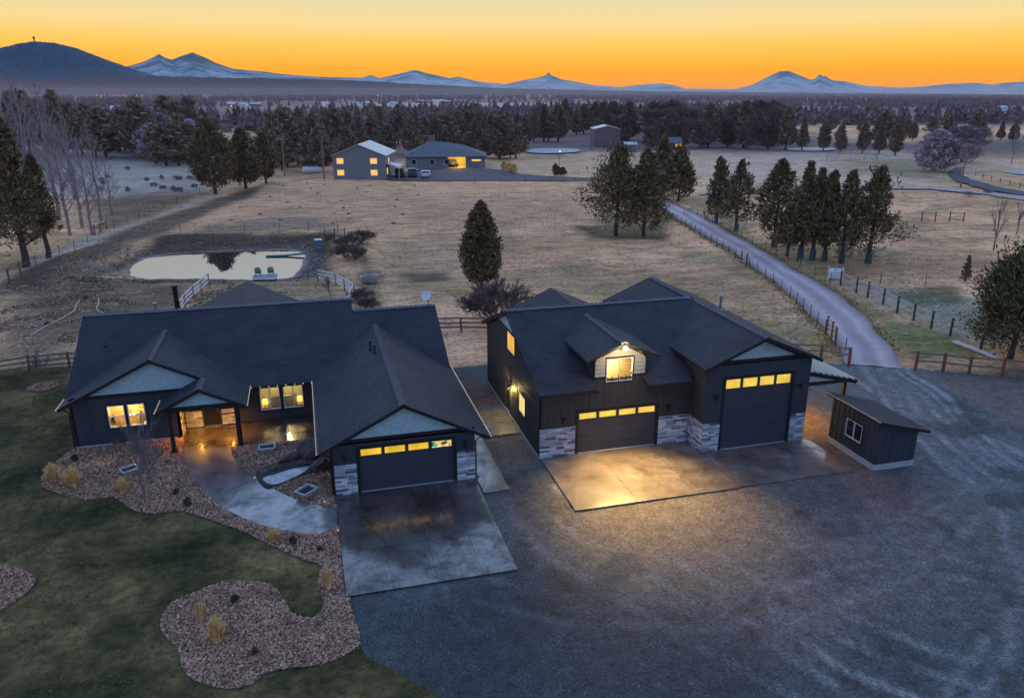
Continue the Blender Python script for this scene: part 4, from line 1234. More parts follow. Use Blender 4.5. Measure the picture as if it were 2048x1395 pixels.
# walls
fs = Face('S', 45.5)
W1, W2 = (-11.90, -10.98, 1.12, 2.50), (-10.84, -9.90, 1.12, 2.50)
wall(fs, -13.8, -8.10, 0.18, 3.05, [W1, W2]).build('wall', mt['wall'], house)
MB().slab([(-13.8, 45.5, 3.05), (-8.1, 45.5, 3.05), (-8.1, 45.5, 4.35), (-9.26, 45.5, 4.92), (-13.4, 45.5, 2.95)], (0, 0.14, 0)).build('wall', mt['wall'], house)
MB().slab([(-12.95, 45.47, 3.20), (-6.8, 45.47, 3.20), (-6.8, 45.47, 3.74), (-9.26, 45.47, 4.93)], (0, 0.028, 0)).build('gable_panel', mt['gable'], house, label='pale blue-grey shake panel of the left gable')
boxp('gable_band', mt['trim'], house, -13.2, -7.0, 45.43, 45.468, 3.02, 3.18)
for k in range(13):
    u = -13.74 + k * 0.435
    if any(w[0] - 0.12 < u < w[1] + 0.12 for w in (W1, W2)):
        fs.box(mb := MB(), u, u + 0.035, 0.001, 0.016, 0.2, 0.98); mb.build('batten', mt['wall'], house)
        fs.box(mb := MB(), u, u + 0.035, 0.001, 0.016, 2.64, 3.0); mb.build('batten', mt['wall'], house)
    else:
        fs.box(mb := MB(), u, u + 0.035, 0.001, 0.016, 0.2, 3.0); mb.build('batten', mt['wall'], house)
wall(Face('W', -13.8), 45.5, 59.0, 0.0, 2.75).build('wall', mt['wall'], house)
MB().slab([(-13.8, 46.4, 2.4), (-13.8, 59.4, 2.4), (-13.8, 53.0, 5.75)], (0.14, 0, 0)).build('wall', mt['wall'], house)
MB().slab([(2.45, 50.0, 4.2), (2.45, 56.0, 4.2), (2.45, 53.0, 5.75)], (0.14, 0, 0)).build('wall', mt['wall'], house)
boxp('foundation', mt['concrete_pale'], house, -13.82, -11.9, 45.46, 45.6, 0.0, 0.178)
boxp('foundation', mt['concrete_pale'], house, -11.2, -8.4, 45.46, 45.6, 0.0, 0.178)
boxp('foundation_vent', mt['trim'], house, -11.9, -11.2, 45.48, 45.6, 0.0, 0.178)
fm = Face('S', 46.85)
V1, V2 = (-3.62, -2.42, 0.78, 2.30), (-2.22, -1.02, 0.78, 2.30)
S1, S2 = (-7.68, -7.08, 1.20, 1.72), (-5.92, -5.34, 1.20, 1.72)
DR = (-6.96, -6.04, 0.0, 2.12)
wall(fm, -8.10, 0.36, 0.0, 2.75, [V1, V2, S1, S2, DR]).build('wall', mt['wallb'], house)
wall(Face('E', -8.10), 45.5, 46.84, 0.0, 2.9).build('wall', mt['wall'], house)
stones(house, Face('E', -8.10), 45.5, 46.80, 0.12, 2.45, 5, 0.14, (0.25, 0.6), wts=(2, 2, 2, 2, 5, 1))
stones(house, fm, -8.02, -7.05, 0.12, 1.16, 6, 0.13, (0.25, 0.6), wts=(2, 2, 2, 2, 5, 1))
stones(house, fm, -8.02, -7.78, 1.16, 2.1, 7, 0.13, (0.2, 0.3), wts=(2, 2, 2, 2, 5, 1))
stones(house, fm, -5.94, -5.0, 0.12, 1.12, 8, 0.13, (0.25, 0.6), wts=(2, 2, 2, 2, 4, 1))
boxp('baseboard', mt['trim'], house, -8.0, -0.3, 46.79, 46.848, 0.088, 0.13)
fd = MB(); fm.box(fd, DR[0] + 0.02, DR[1] - 0.02, -0.10, -0.05, 0.1, 2.1)
fdo = fd.build('front_door', mt['trim'], house, label='black front door under the porch')
MB().tube([(-6.14, 46.82, 0.95), (-6.14, 46.82, 1.25)], 0.018, 6).build('handle', mt['metal'], fdo)
fd = MB(); fm.box(fd, DR[0] - 0.02, DR[1] + 0.02, -0.1, 0.16, 0.087, 0.125); fd.build('doorstep', mt['metal'], fdo)
for w in (W1, W2): window(house, fs, *w, split='h')
for w in (V1, V2): window(house, fm, *w, split='v')
for w in (S1, S2): window(house, fm, *w, split=None, fmat='trim', trim=0.07)
# lit rooms
room(house, fs, -12.3, -9.4, 0.55, 2.72, 2.2, mt['plaster'], -0.17)
lamp('room_lamp', (-10.9, 46.7, 2.35), 300, (1.0, 0.78, 0.34), 0.15, house)
boxp('picture', mt['wood_warm'], house, -10.75, -10.0, 47.80, 47.84, 1.35, 2.1)
boxp('dresser', mt['wood_warm'], house, -12.0, -10.6, 47.2, 47.7, 0.56, 1.25)
room(house, fm, -4.2, -0.4, 0.10, 2.5, 3.2, mt['plaster_grey'], -0.17)
lamp('room_lamp', (-2.3, 48.9, 2.3), 260, (1.0, 0.76, 0.30), 0.2, house)
boxp('headboard', mt['headboard'], house, -3.1, -1.5, 47.55, 47.65, 0.5, 1.35)
boxp('bed', mt['fabric'], house, -3.1, -1.5, 47.66, 49.4, 0.2, 0.75)
for x in (-3.38, -1.26):
    boxp('nightstand', mt['wood_warm'], house, x - 0.2, x + 0.2, 47.2, 47.6, 0.11, 0.78)
    s = MB().lathe([(0.17, 1.0), (0.20, 1.0), (0.17, 1.28), (0.14, 1.28)], (x, 47.36, 0.0), 14).build('table_lamp', mt['lampshade'], house)
    MB().lathe([(0.05, 0.78), (0.03, 0.85), (0.03, 1.0)], (x, 47.36, 0.0), 8).build('lamp_base', mt['white'], s)
    MB().lathe([(0.02, 1.284), (0.12, 1.286), (0.12, 1.29)], (x, 47.36, 0.0), 12).build('lamp_glow', mt['lamp_top'], s)
for (a, b) in (((-7.9, -6.98), 6), ((-6.02, -5.1), 7)):
    room(house, fm, a[0], a[1], 0.9, 2.0, 1.2, mt['plaster'], -0.17)
    lamp('room_lamp', ((a[0] + a[1]) / 2, 47.7, 1.8), 40, (1.0, 0.45, 0.08), 0.1, house)
# porch posts, beam, gable
for x in (-8.28, -4.72):
    p = boxp('porch_post', mt['trim'], house, x - 0.10, x + 0.10, 43.42, 43.62, 0.08, 2.66)
    boxp('post_base', mt['trim'], p, x - 0.16, x + 0.16, 43.36, 43.68, 0.082, 0.20)
boxp('post_footing', mt['trim'], house, -8.75, -7.98, 43.2, 44.6, 0.0, 0.095)
boxp('porch_beam', mt['trim'], house, -8.5, -4.5, 43.44, 43.60, 2.52, 2.78)
MB().slab([(-8.15, 43.50, 2.80), (-4.95, 43.50, 2.80), (-6.55, 43.50, 3.60)], (0, 0.03, 0)).build('gable_panel', mt['gable'], house, label='small pale gable panel over the porch')
boxp('porch_ceiling', mt['wood_warm'], house, -8.0, -4.6, 43.7, 46.8, 2.50, 2.54)
for x in (-7.25, -5.45):
    MB().lathe([(0.09, 2.485), (0.07, 2.478)], (x, 45.3, 0), 10).build('downlight', mt['lampshade'], house)
    lamp('porch_light', (x, 45.3, 2.44), 460, (1.0, 0.42, 0.03), 0.25, house, rad(125), (0, 0, 0), 0.7)
# garage front
fg = Face('S', 36.05)
GD = (1.66, 6.50, 0.09, 2.50)
wall(fg, 0.36, 7.64, 0.0, 2.98, [GD]).build('wall', mt['wall'], house)
MB().slab([(0.36, 36.05, 2.98), (7.64, 36.05, 2.98), (7.64, 36.05, 2.80), (3.97, 36.05, 4.55), (0.36, 36.05, 2.80)], (0, 0.14, 0)).build('wall', mt['wall'], house)
MB().slab([(0.98, 36.02, 3.10), (6.96, 36.02, 3.10), (3.97, 36.02, 4.56)], (0, 0.028, 0)).build('gable_panel', mt['gable'], house, label='pale shake gable panel above the house garage door')
boxp('gable_band', mt['trim'], house, 0.7, 7.25, 35.98, 36.018, 2.93, 3.08)
wall(Face('W', 0.36), 36.19, 46.7, 0.0, 2.75).build('wall', mt['wallb'], house)
wall(Face('E', 7.64), 36.19, 47.0, 0.0, 2.75).build('wall', mt['wall'], house)
wall(Face('E', 7.90), 47.05, 57.0, 0.0, 2.75).build('wall', mt['wall'], house)
MB().slab([(7.90, 47.0, 2.6), (7.90, 56.9, 2.6), (7.90, 51.9, 5.2)], (-0.14, 0, 0)).build('wall', mt['wall'], house)
def M_clutter():
    m, n, l, b = nodes('lit_pane_with_shelves')
    vo = n.new('ShaderNodeTexVoronoi'); vo.inputs['Scale'].default_value = 5.0; vo.distance = 'CHEBYCHEV'
    l.new(vec(n, l), vo.inputs['Vector'])
    s = n.new('ShaderNodeSeparateColor'); l.new(vo.outputs['Color'], s.inputs[0])
    c = ramp(n, l, s.outputs[0], [(0.0, (0.04, 0.03, 0.02)), (0.25, (0.9, 0.62, 0.2)), (0.6, (1, 0.85, 0.5)), (0.8, (0.05, 0.5, 0.3)), (0.9, (0.9, 0.5, 0.05))], 'CONSTANT')
    l.new(c, b.inputs['Emission Color'])
    b.inputs['Emission Strength'].default_value = 0.9
    b.inputs['Base Color'].default_value = (0.1, 0.1, 0.1, 1)
    return m
mt['pane_x'] = M_clutter()
garage_door(house, fg, *GD, 4, ['pane', 'pane', 'pane', 'pane_x'])
stones(house, fg, 0.37, 1.50, 0.03, 1.72, 21)
stones(house, fg, 6.66, 7.63, 0.03, 1.72, 22)
boxp('corner_trim', mt['trim'], house, 0.29, 0.365, 36.0, 36.14, 0.0, 2.9)
for u, z in ((0.92, 2.15), (7.10, 2.15)): lantern(house, fg, u, z)
downspout(house, [(-0.25, 35.9, 2.55), (-0.1, 36.0, 2.45), (0.24, 36.1, 2.2), (0.24, 36.1, 0.1)])
downspout(house, [(8.28, 35.95, 2.5), (8.0, 36.1, 2.42), (7.72, 36.2, 2.2), (7.72, 36.2, 0.15), (7.8, 36.0, 0.1)])
downspout(house, [(-14.25, 45.3, 2.6), (-14.0, 45.4, 2.5), (-13.86, 45.46, 2.3), (-13.86, 45.46, 0.1)])
downspout(house, [(-4.15, 43.35, 2.5), (-4.45, 43.45, 2.45), (-4.58, 43.5, 2.2), (-4.58, 43.5, 0.2)])
for g in ((-0.33, 35.78, 46.4, GR - GS * 4.27), (8.38, 35.78, 47.2, GR - GS * 4.38)):
    boxp('gutter', mt['trim'], house, g[0] - 0.05, g[0] + 0.05, g[1], g[2], g[3] - 0.15, g[3] - 0.02)
boxp('gutter', mt['trim'], house, -4.0, -0.4, 46.25, 46.34, 2.46, 2.58)
string_lights(house, (-4.05, 43.28, wz(-4.1) + 0.02), (-4.05, 46.4, wz(-4.1) + 0.02), 0.30)
string_lights(house, (-4.0, 46.24, 2.56), (-0.45, 46.24, 2.56), 0.45)
string_lights(house, (-0.42, 46.3, GR - GS * 4.27 + 0.0), (-0.42, 35.8, GR - GS * 4.27), 0.30)
string_lights(house, (8.46, 35.8, GR - GS * 4.38), (8.46, 47.1, GR - GS * 4.38), 0.30)
string_lights(house, (-14.40, 45.2, wz(-14.35)), (-14.40, 46.8, wz(-14.35)), 0.2)
string_lights(house, (-8.99, 43.3, wz(-6.55) - WS * 2.4), (-8.99, 45.2, wz(-6.55) - WS * 2.4), 0.25)
# roof pipes
def pipe(par, x, y, z, h, r, mat, cap=True, name='vent_pipe'):
    p = MB().lathe([(r * 1.8, -0.25), (r * 1.5, 0.06), (r, 0.10), (r, h)], (x, y, z), 10).build(name, mat, par)
    if cap:
        MB().lathe([(r * 0.8, h), (r * 1.7, h + 0.03), (r * 1.7, h + 0.10), (r * 0.4, h + 0.14)], (x, y, z), 10).build('cap', mat, p)
    return p
pipe(house, 3.25, 46.0, 4.42, 0.5, 0.06, mt['black_metal'])
pipe(house, 3.42, 45.0, 4.50, 0.45, 0.05, mt['black_metal'])
pipe(house, -8.7, 53.6, 5.65, 1.75, 0.16, mt['black_metal'], True, 'chimney_pipe')
pipe(house, -12.6, 50.3, 4.62, 0.12, 0.05, mt['black_metal'], False)
pipe(house, -10.2, 54.4, 5.2, 0.9, 0.08, mt['metal'])

# satellite dish on the ridge
d = empty('satellite_dish', (7.85, 51.9, zm(51.9)), 'pale round satellite dish on the right end of the house ridge', 'satellite dish')
MB().tube([(7.85, 51.9, zm(51.9) - 0.1), (7.85, 51.9, zm(51.9) + 0.45), (7.75, 51.95, zm(51.9) + 0.62)], 0.025, 6).build('mast', mt['black_metal'], d)
def dish(c, r, nrm, mat, par):
    nrm = np.array(nrm, float); nrm /= np.linalg.norm(nrm)
    s = np.cross(nrm, (0, 0, 1)); s /= np.linalg.norm(s); u = np.cross(s, nrm)
    vs, fs_ = [], []
    N, K = 20, 5
    for k in range(K + 1):
        rr = r * k / K
        for i in range(N):
            a = 2 * math.pi * i / N
            vs.append(np.array(c) + s * rr * math.cos(a) + u * rr * math.sin(a) * 1.1 + nrm * (0.25 * rr * rr / r))
    for k in range(K):
        for i in range(N):
            fs_.append((k * N + i, k * N + (i + 1) % N, (k + 1) * N + (i + 1) % N, (k + 1) * N + i))
    mb = MB().add(vs, fs_)
    mb.add([v - nrm * 0.015 for v in vs], [q[::-1] for q in fs_])
    return mb.build('reflector', mat, par, True)
dish((7.72, 51.95, zm(51.9) + 0.68), 0.34, (-0.3, -0.85, 0.45), mt['white'], d)
MB().tube([(7.70, 51.9, zm(51.9) + 0.38), (7.62, 51.5, zm(51.9) + 0.62)], 0.012, 5).build('feed_arm', mt['black_metal'], d)

# ================================================================== the workshop barn
WB = (18.0, 40.0, 0.0)
barn = empty('workshop_barn', WB, 'tall charcoal workshop barn with dormer, tall vehicle bay and lean-to', 'barn')
BS = 0.385
RY, RZ = 43.9, 6.95
be = RZ - BS * (RY - 37.0)
bz = lambda y: RZ - BS * abs(y - RY)
# main front slope, cut out under the dormer so that its face stands free
roof(barn, [(11.3, 37.0, bz(37)), (14.78, 37.0, bz(37)), (14.78, 37.42, bz(37.42)), (14.78, RY, RZ), (11.3, RY, RZ)])
roof(barn, [(14.78, 37.42, bz(37.42)), (17.6, 37.42, bz(37.42)), (17.6, RY, RZ), (14.78, RY, RZ)], deck=0)
roof(barn, [(17.6, 37.0, bz(37)), (20.72, 37.0, bz(37)), (20.72, 37.42, bz(37.42)), (23.9, 40.6, bz(40.6)), (23.9, RY, RZ), (17.6, RY, RZ)])
roof(barn, [(11.3, RY, RZ), (23.9, RY, RZ), (23.9, 50.5, bz(50.5)), (11.3, 50.5, bz(50.5))])
ridge_cap(barn, (11.32, RY, RZ), (23.7, RY, RZ), BS)
# vehicle bay roof
VR, VS = 6.82, 0.42
vz = lambda x: VR - VS * abs(x - 23.97)
roof(barn, [(23.97, 35.2, VR), (23.97, 50.5, VR), (20.3, 50.5, vz(20.3)), (20.3, 35.2, vz(20.3))])
roof(barn, [(23.97, 35.2, VR), (23.97, 50.5, VR), (27.7, 50.5, vz(27.7)), (27.7, 35.2, vz(27.7))])
ridge_cap(barn, (23.97, 35.22, VR), (23.97, 50.4, VR), VS)
# rear cross gable
roof(barn, [(16.98, 45.0, 6.0), (16.98, 52.4, 6.0), (13.6, 52.4, 4.5), (13.6, 45.0, 4.5)])
roof(barn, [(16.98, 45.0, 6.0), (16.98, 52.4, 6.0), (20.3, 52.4, 4.5), (20.3, 45.0, 4.5)])
# walls
fw = Face('W', 11.6)
UW, LW, SD = (42.65, 44.35, 4.35, 5.55), (40.3, 41.6, 1.32, 2.50), (43.9, 44.85, 0.15, 2.2)
wall(fw, 37.4, 50.0, 0.15, 4.35, [UW, LW, SD]).build('wall', mt['wallb'], barn)
MB().slab([(11.6, 37.4, 4.35), (11.6, UW[0], 4.35), (11.6, UW[0], 6.35), (11.6, 37.4, 4.36)], (0.14, 0, 0)).build('wall', mt['wallb'], barn)
MB().slab([(11.6, UW[1], 4.35), (11.6, 50.0, 4.35), (11.6, 50.0, 4.45), (11.6, UW[1], 6.60)], (0.14, 0, 0)).build('wall', mt['wallb'], barn)
MB().slab([(11.6, UW[0], 5.55), (11.6, UW[1], 5.55), (11.6, UW[1], 6.70), (11.6, UW[0], 6.4)], (0.14, 0, 0)).build('wall', mt['wallb'], barn)
MB().slab([(11.565, 42.3, 5.72), (11.565, 46.9, 5.72), (11.565, 47.0, 5.62), (11.565, RY, 6.62), (11.565, 42.0, 5.9)], (0.03, 0, 0)).build('gable_panel', mt['gable'], barn, label='small pale panel high in the side gable')
k = 0
u = 37.45
while u < 49.95:
    segs = [(0.16, 2.98), (3.10, min(5.6, bz(u) - 0.35))]
    for w in (UW, LW, SD):
        if w[0] - 0.13 < u < w[1] + 0.10:
            out = []
            for a, b in segs:
                if w[3] + 0.10 <= a or w[2] - 0.10 >= b: out.append((a, b))
                else:
                    if w[2] - 0.10 > a + 0.1: out.append((a, w[2] - 0.10))
                    if w[3] + 0.10 < b - 0.1: out.append((w[3] + 0.10, b))
            segs = out
    for a, b in segs:
        fw.box(mb := MB(), u, u + 0.05, 0.001, 0.022, a, b); mb.build('batten', mt['batten'], barn)
    u += 0.41
fw.box(mb := MB(), 37.4, 50.0, 0.002, 0.028, 2.985, 3.095); mb.build('belt_flashing', mt['batten'], barn)
fw.box(mb := MB(), 37.4, 50.0, -0.14, 0.025, 0.0, 0.148); mb.build('foundation', mt['concrete_pale'], barn)
window(barn, fw, *UW, split='v', pane='pane_o', pd=0.0); window(barn, fw, *LW, split='v', pane='pane_y', pd=0.0)
room(barn, fw, 42.2, 44.8, 4.1, 5.9, 2.4, mt['plaster'], -0.17)
lamp('room_lamp', (12.6, 43.5, 5.6), 20, (1.0, 0.50, 0.10), 0.12, barn)
room(barn, fw, 39.9, 41.9, 0.9, 2.8, 2.2, mt['plaster'], -0.17)
lamp('room_lamp', (12.6, 40.9, 2.6), 20, (1.0, 0.80, 0.28), 0.12, barn)
fw.box(mb := MB(), SD[0] + 0.02, SD[1] - 0.02, -0.10, -0.05, SD[2], SD[3] - 0.02)
sdo = mb.build('side_door', mt['trim'], barn)
fw.box(mb := MB(), SD[0] - 0.1, SD[1] + 0.1, 0.002, 0.03, SD[3], SD[3] + 0.1); mb.build('casing', mt['trim'], sdo)
ln = lantern(barn, fw, 43.55, 2.05)
MB().lathe([(0.02, -0.10), (0.045, -0.04), (0.03, 0.02)], (11.45, 43.55, 2.02), 8).build('bulb', mt['lampshade'], ln)
lamp('side_door_light', (11.25, 43.55, 1.90), 120, (1.0, 0.72, 0.22), 0.06, barn)
ff = Face('S', 37.4)
BD = (13.86, 18.62, 0.09, 2.56)
wall(ff, 11.6, 20.72, 0.0, 4.45, [BD]).build('wall', mt['wallb'], barn)
u = 11.66
while u < 20.7:
    z0 = 1.80 if not (BD[0] - 0.15 < u < BD[1] + 0.15) else BD[3] + 0.16
    ff.box(mb := MB(), u, u + 0.05, 0.001, 0.022, z0, 4.42 if not 14.7 < u < 17.8 else 4.62); mb.build('batten', mt['batten'], barn)
    u += 0.41
garage_door(barn, ff, *BD, 4, 'pane_w')
stones(barn, ff, 11.60, 13.70, 0.03, 1.75, 31)
stones(barn, ff, 18.78, 20.66, 0.03, 1.75, 32)
boxp('stone_ledge', mt['concrete_pale'], barn, 11.58, 13.7, 37.30, 37.398, 1.755, 1.80)
boxp('stone_ledge', mt['concrete_pale'], barn, 18.78, 20.62, 37.30, 37.398, 1.755, 1.80)
for u, z in ((12.95, 2.25), (19.35, 2.35)): lantern(barn, ff, u, z)
# dormer
dw = (15.42, 17.02, 4.25, 5.62)
wall(ff, 14.72, 17.78, 4.46, 5.66, [(dw[0], dw[1], 4.46, dw[3])]).build('dormer_wall', mt['trim'], barn)
MB().slab([(14.72, 37.4, 5.66), (17.78, 37.4, 5.66), (16.25, 37.4, 6.40)], (0, 0.14, 0)).build('dormer_wall', mt['trim'], barn)
zb = 4.62
kk = 0
while zb < 6.30:
    top = min(zb + 0.195, 6.36)
    lim = lambda z: (14.755, 17.745) if z < 5.60 else (16.25 - (6.40 - z) * 1.95, 16.25 + (6.40 - z) * 1.95)
    a0, a1 = lim(zb)
    t0, t1 = lim(top)
    segs = [(a0, a1)]
    if zb < dw[3] + 0.10:
        segs = [(a0, dw[0] - 0.068), (dw[1] + 0.068, a1)]
        if top > dw[3] + 0.14:
            boxp('lap_board', mt['board'], barn, dw[0] - 0.098, dw[1] + 0.098, 37.345, 37.398, dw[3] + 0.103, top)
    for a, b in segs:
        if b - a > 0.12:
            at, bt = (t0 if a == a0 else a), (t1 if b == a1 else b)
            MB().add([(a, 37.335, zb), (b, 37.335, zb), (bt, 37.385, top), (at, 37.385, top), (a, 37.398, zb), (b, 37.398, zb), (bt, 37.398, top), (at, 37.398, top)],
                     [(0, 1, 2, 3), (4, 0, 3, 7), (1, 5, 6, 2), (5, 4, 7, 6), (0, 4, 5, 1), (3, 2, 6, 7)]).build('lap_board', mt['board'], barn)
    zb += 0.222
for x in (14.69, 17.75):
    boxp('corner_board', mt['trim'], barn, x, x + 0.06, 37.34, 37.42, 4.55, 5.70)
for sx, x in (('W', 14.72), ('E', 17.78)):
    MB().slab([(x, 37.5, 4.45), (x, 37.5, 5.72), (x, 40.8, 5.72)], (0.1 if sx == 'W' else -0.1, 0, 0)).build('dormer_cheek', mt['wallb'], barn)
DZ, DS = 6.62, 0.40
roof(barn, [(16.25, 36.9, DZ), (16.25, 43.0, DZ), (14.10, 41.2, DZ - DS * 2.15), (14.10, 36.9, DZ - DS * 2.15)], deck=0.12)
roof(barn, [(16.25, 36.9, DZ), (16.25, 43.0, DZ), (18.40, 41.2, DZ - DS * 2.15), (18.40, 36.9, DZ - DS * 2.15)], deck=0.12)
ridge_cap(barn, (16.25, 36.92, DZ), (16.25, 42.9, DZ), DS)
window(barn, ff, *dw, split='v', trim=0.065)
room(barn, ff, 14.95, 17.55, 4.0, 5.8, 3.0, mt['plaster_orange'], -0.17)
lamp('room_lamp', (16.2, 38.6, 5.5), 1500, (1.0, 0.62, 0.14), 0.15, barn)
boxp('loft_rail', mt['plaster'], barn, 16.4, 17.5, 38.6, 38.7, 4.2, 4.75)
fl = boxp('flood_light', mt['black_metal'], barn, 16.20, 16.30, 36.86, 37.358, 6.24, 6.32)
MB().lathe([(0.02, -0.13), (0.11, -0.08), (0.14, 0.0), (0.11, 0.08), (0.02, 0.13)], (16.25, 36.80, 6.34), 12).build('lens', mt['flood'], fl)
lamp('flood_lamp', (16.25, 36.20, 6.35), 170, (1.0, 0.72, 0.34), 0.12, barn)
lamp('flood_beam', (16.25, 36.55, 6.05), 9500, (1.0, 0.66, 0.22), 0.12, barn, rad(92), (rad(32), 0, rad(170)), 1.0)
# vehicle bay
fv = Face('S', 35.75)
VD = (21.92, 26.20, 0.09, 4.38)
wall(fv, 20.72, 27.36, 0.0, 5.30, [VD]).build('wall', mt['wall'], barn)
MB().slab([(20.72, 35.75, 5.30), (27.36, 35.75, 5.30), (27.36, 35.75, 5.22), (23.97, 35.75, 6.60), (20.72, 35.75, 5.22)], (0, 0.14, 0)).build('wall', mt['wall'], barn)
MB().slab([(21.75, 35.72, 5.50), (26.15, 35.72, 5.50), (23.97, 35.72, 6.50)], (0, 0.028, 0)).build('gable_panel', mt['gable'], barn, label='pale shake gable panel over the tall bay')
boxp('gable_band', mt['trim'], barn, 21.2, 26.8, 35.68, 35.718, 5.36, 5.48)
garage_door(barn, fv, *VD, 4, 'pane_w', 6, glaz=0.60)
stones(barn, fv, 20.72, 21.78, 0.03, 1.80, 33)
stones(barn, fv, 26.34, 27.35, 0.03, 1.80, 34)
fb = Face('W', 20.72)
wall(fb, 35.90, 37.38, 0.0, 5.25).build('wall', mt['wallb'], barn)
wall(fb, 37.55, 41.0, 4.3, 5.25).build('wall', mt['wallb'], barn)
stones(barn, fb, 35.70, 37.34, 0.03, 1.80, 35)
for u in (35.80, 36.3, 36.8, 37.2):
    fb.box(mb := MB(), u, u + 0.05, 0.001, 0.022, 1.86, 5.0); mb.build('batten', mt['batten'], barn)
wall(Face('E', 27.36), 35.90, 50.0, 0.0, 5.25).build('wall', mt['wallb'], barn)
wall(Face('N', 50.0), 11.6, 27.2, 0.0, 4.6).build('wall', mt['wallb'], barn)
for u, z in ((21.38, 3.35), (26.78, 3.55)): lantern(barn, fv, u, z)
pipe(barn, 25.6, 43.2, 6.1, 0.95, 0.09, mt['metal'])
# lean-to with pale ribbed roof sheets
lz = lambda x: 4.15 - 0.245 * (x - 27.4)
nst = 9
for k in range(nst):
    x0, x1 = 27.42 + k * 3.75 / nst, 27.42 + (k + 1) * 3.75 / nst
    MB().slab([(x0, 36.35, lz(x0) + 0.10), (x0 + 0.17, 36.35, lz(x0 + 0.17) + 0.10), (x0 + 0.17, 49.0, lz(x0 + 0.17) + 0.10), (x0, 49.0, lz(x0) + 0.10)], (0, 0, -0.09)).build('roof_batten', mt['cream'], barn)
roof(barn, [(27.42, 36.33, lz(27.42)), (31.2, 36.33, lz(31.2)), (31.2, 49.05, lz(31.2)), (27.42, 49.05, lz(27.42))], mat=mt['trim'], deck=0.1)
MB().bar((27.42, 36.42, lz(27.42) - 0.13), (31.15, 36.42, lz(31.15) - 0.13), 0.06, 0.22).build('leanto_fascia', mt['trim'], barn)
MB().slab([(27.42, 36.47, lz(27.42) - 0.02), (29.9, 36.47, lz(29.9) - 0.15), (29.9, 36.47, 3.3), (27.42, 36.47, 3.42)], (0, 0.03, 0)).build('gable_panel', mt['gable'], barn)
boxp('leanto_beam', mt['trim'], barn, 27.42, 30.9, 36.50, 36.62, 3.10, 3.28)
for y in (36.7, 42.5, 48.4):
    boxp('leanto_post', mt['trim'], barn, 30.45, 30.65, y - 0.1, y + 0.1, 0.0, 3.2)
lamp('leanto_light', (28.1, 39.3, 3.0), 900, (1.0, 0.45, 0.04), 0.08, barn)
MB().lathe([(0.03, 0.10), (0.09, 0.0), (0.03, -0.05)], (28.1, 39.3, 3.12), 10).build('leanto_lamp', mt['lampshade'], barn)
for a, b in ((11.32, 14.76), (17.62, 20.3)):
    roof(barn, [(a, 36.52, bz(37) - 0.10), (b, 36.52, bz(37) - 0.10), (b, 37.05, bz(37) + 0.035), (a, 37.05, bz(37) + 0.035)], 'eave_return', deck=0.10)
# roof return slips catch the flood light: thin drip boards on the eaves
for a, b in ((11.35, 14.74), (17.64, 20.3)):
    boxp('gutter', mt['trim'], barn, a, b, 36.44, 36.515, bz(37) - 0.26, bz(37) - 0.13)

# ================================================================== the shed
shed = empty('pump_shed', (30.0, 33.4, 0.0), 'small black board shed with single-slope roof beside the tall bay', 'shed')
sz = lambda x: 3.02 - 0.262 * (x - 28.55)
roof(shed, [(28.5, 31.05, sz(28.5)), (31.85, 31.05, sz(31.85)), (31.85, 35.6, sz(31.85)), (28.5, 35.6, sz(28.5))], deck=0.12)
boxp('drip_edge', mt['wood_pale'], shed, 28.47, 28.497, 31.05, 35.6, sz(28.5) - 0.05, sz(28.5) + 0.012)
shw = Face('W', 28.8); shs = Face('S', 31.4)
SW = (32.62, 33.98, 1.02, 2.08)
wall(shw, 31.4, 35.3, 0.33, 2.80, [SW]).build('wall', mt['wall'], shed)
MB().slab([(28.95, 31.4, 0.33), (31.35, 31.4, 0.33), (31.35, 31.4, 2.10), (28.95, 31.4, 2.76)], (0, 0.12, 0)).build('wall', mt['wall'], shed)
wall(Face('E', 31.35), 31.52, 35.3, 0.33, 2.12).build('wall', mt['wall'], shed)
MB().slab([(28.95, 35.3, 0.33), (31.2, 35.3, 0.33), (31.2, 35.3, 2.10), (28.95, 35.3, 2.76)], (0, -0.12, 0)).build('wall', mt['wall'], shed)
for k in range(10):
    u = 31.42 + k * 0.41
    if SW[0] - 0.15 < u < SW[1] + 0.1:
        shw.box(mb := MB(), u, u + 0.04, 0.001, 0.018, 0.34, SW[2] - 0.10); mb.build('batten', mt['wall'], shed)
        shw.box(mb := MB(), u, u + 0.04, 0.001, 0.018, SW[3] + 0.10, 2.76); mb.build('batten', mt['wall'], shed)
    else:
        shw.box(mb := MB(), u, u + 0.04, 0.001, 0.018, 0.34, 2.76); mb.build('batten', mt['wall'], shed)
for k in range(6):
    u = 28.82 + k * 0.45
    shs.box(mb := MB(), u, u + 0.04, 0.001, 0.018, 0.34, sz(u) - 0.22); mb.build('batten', mt['wall'], shed)
window(shed, shw, *SW, split='v', pane='dark_glass')
boxp('foundation', mt['concrete_pale'], shed, 28.76, 31.38, 31.36, 35.34, -0.05, 0.328)
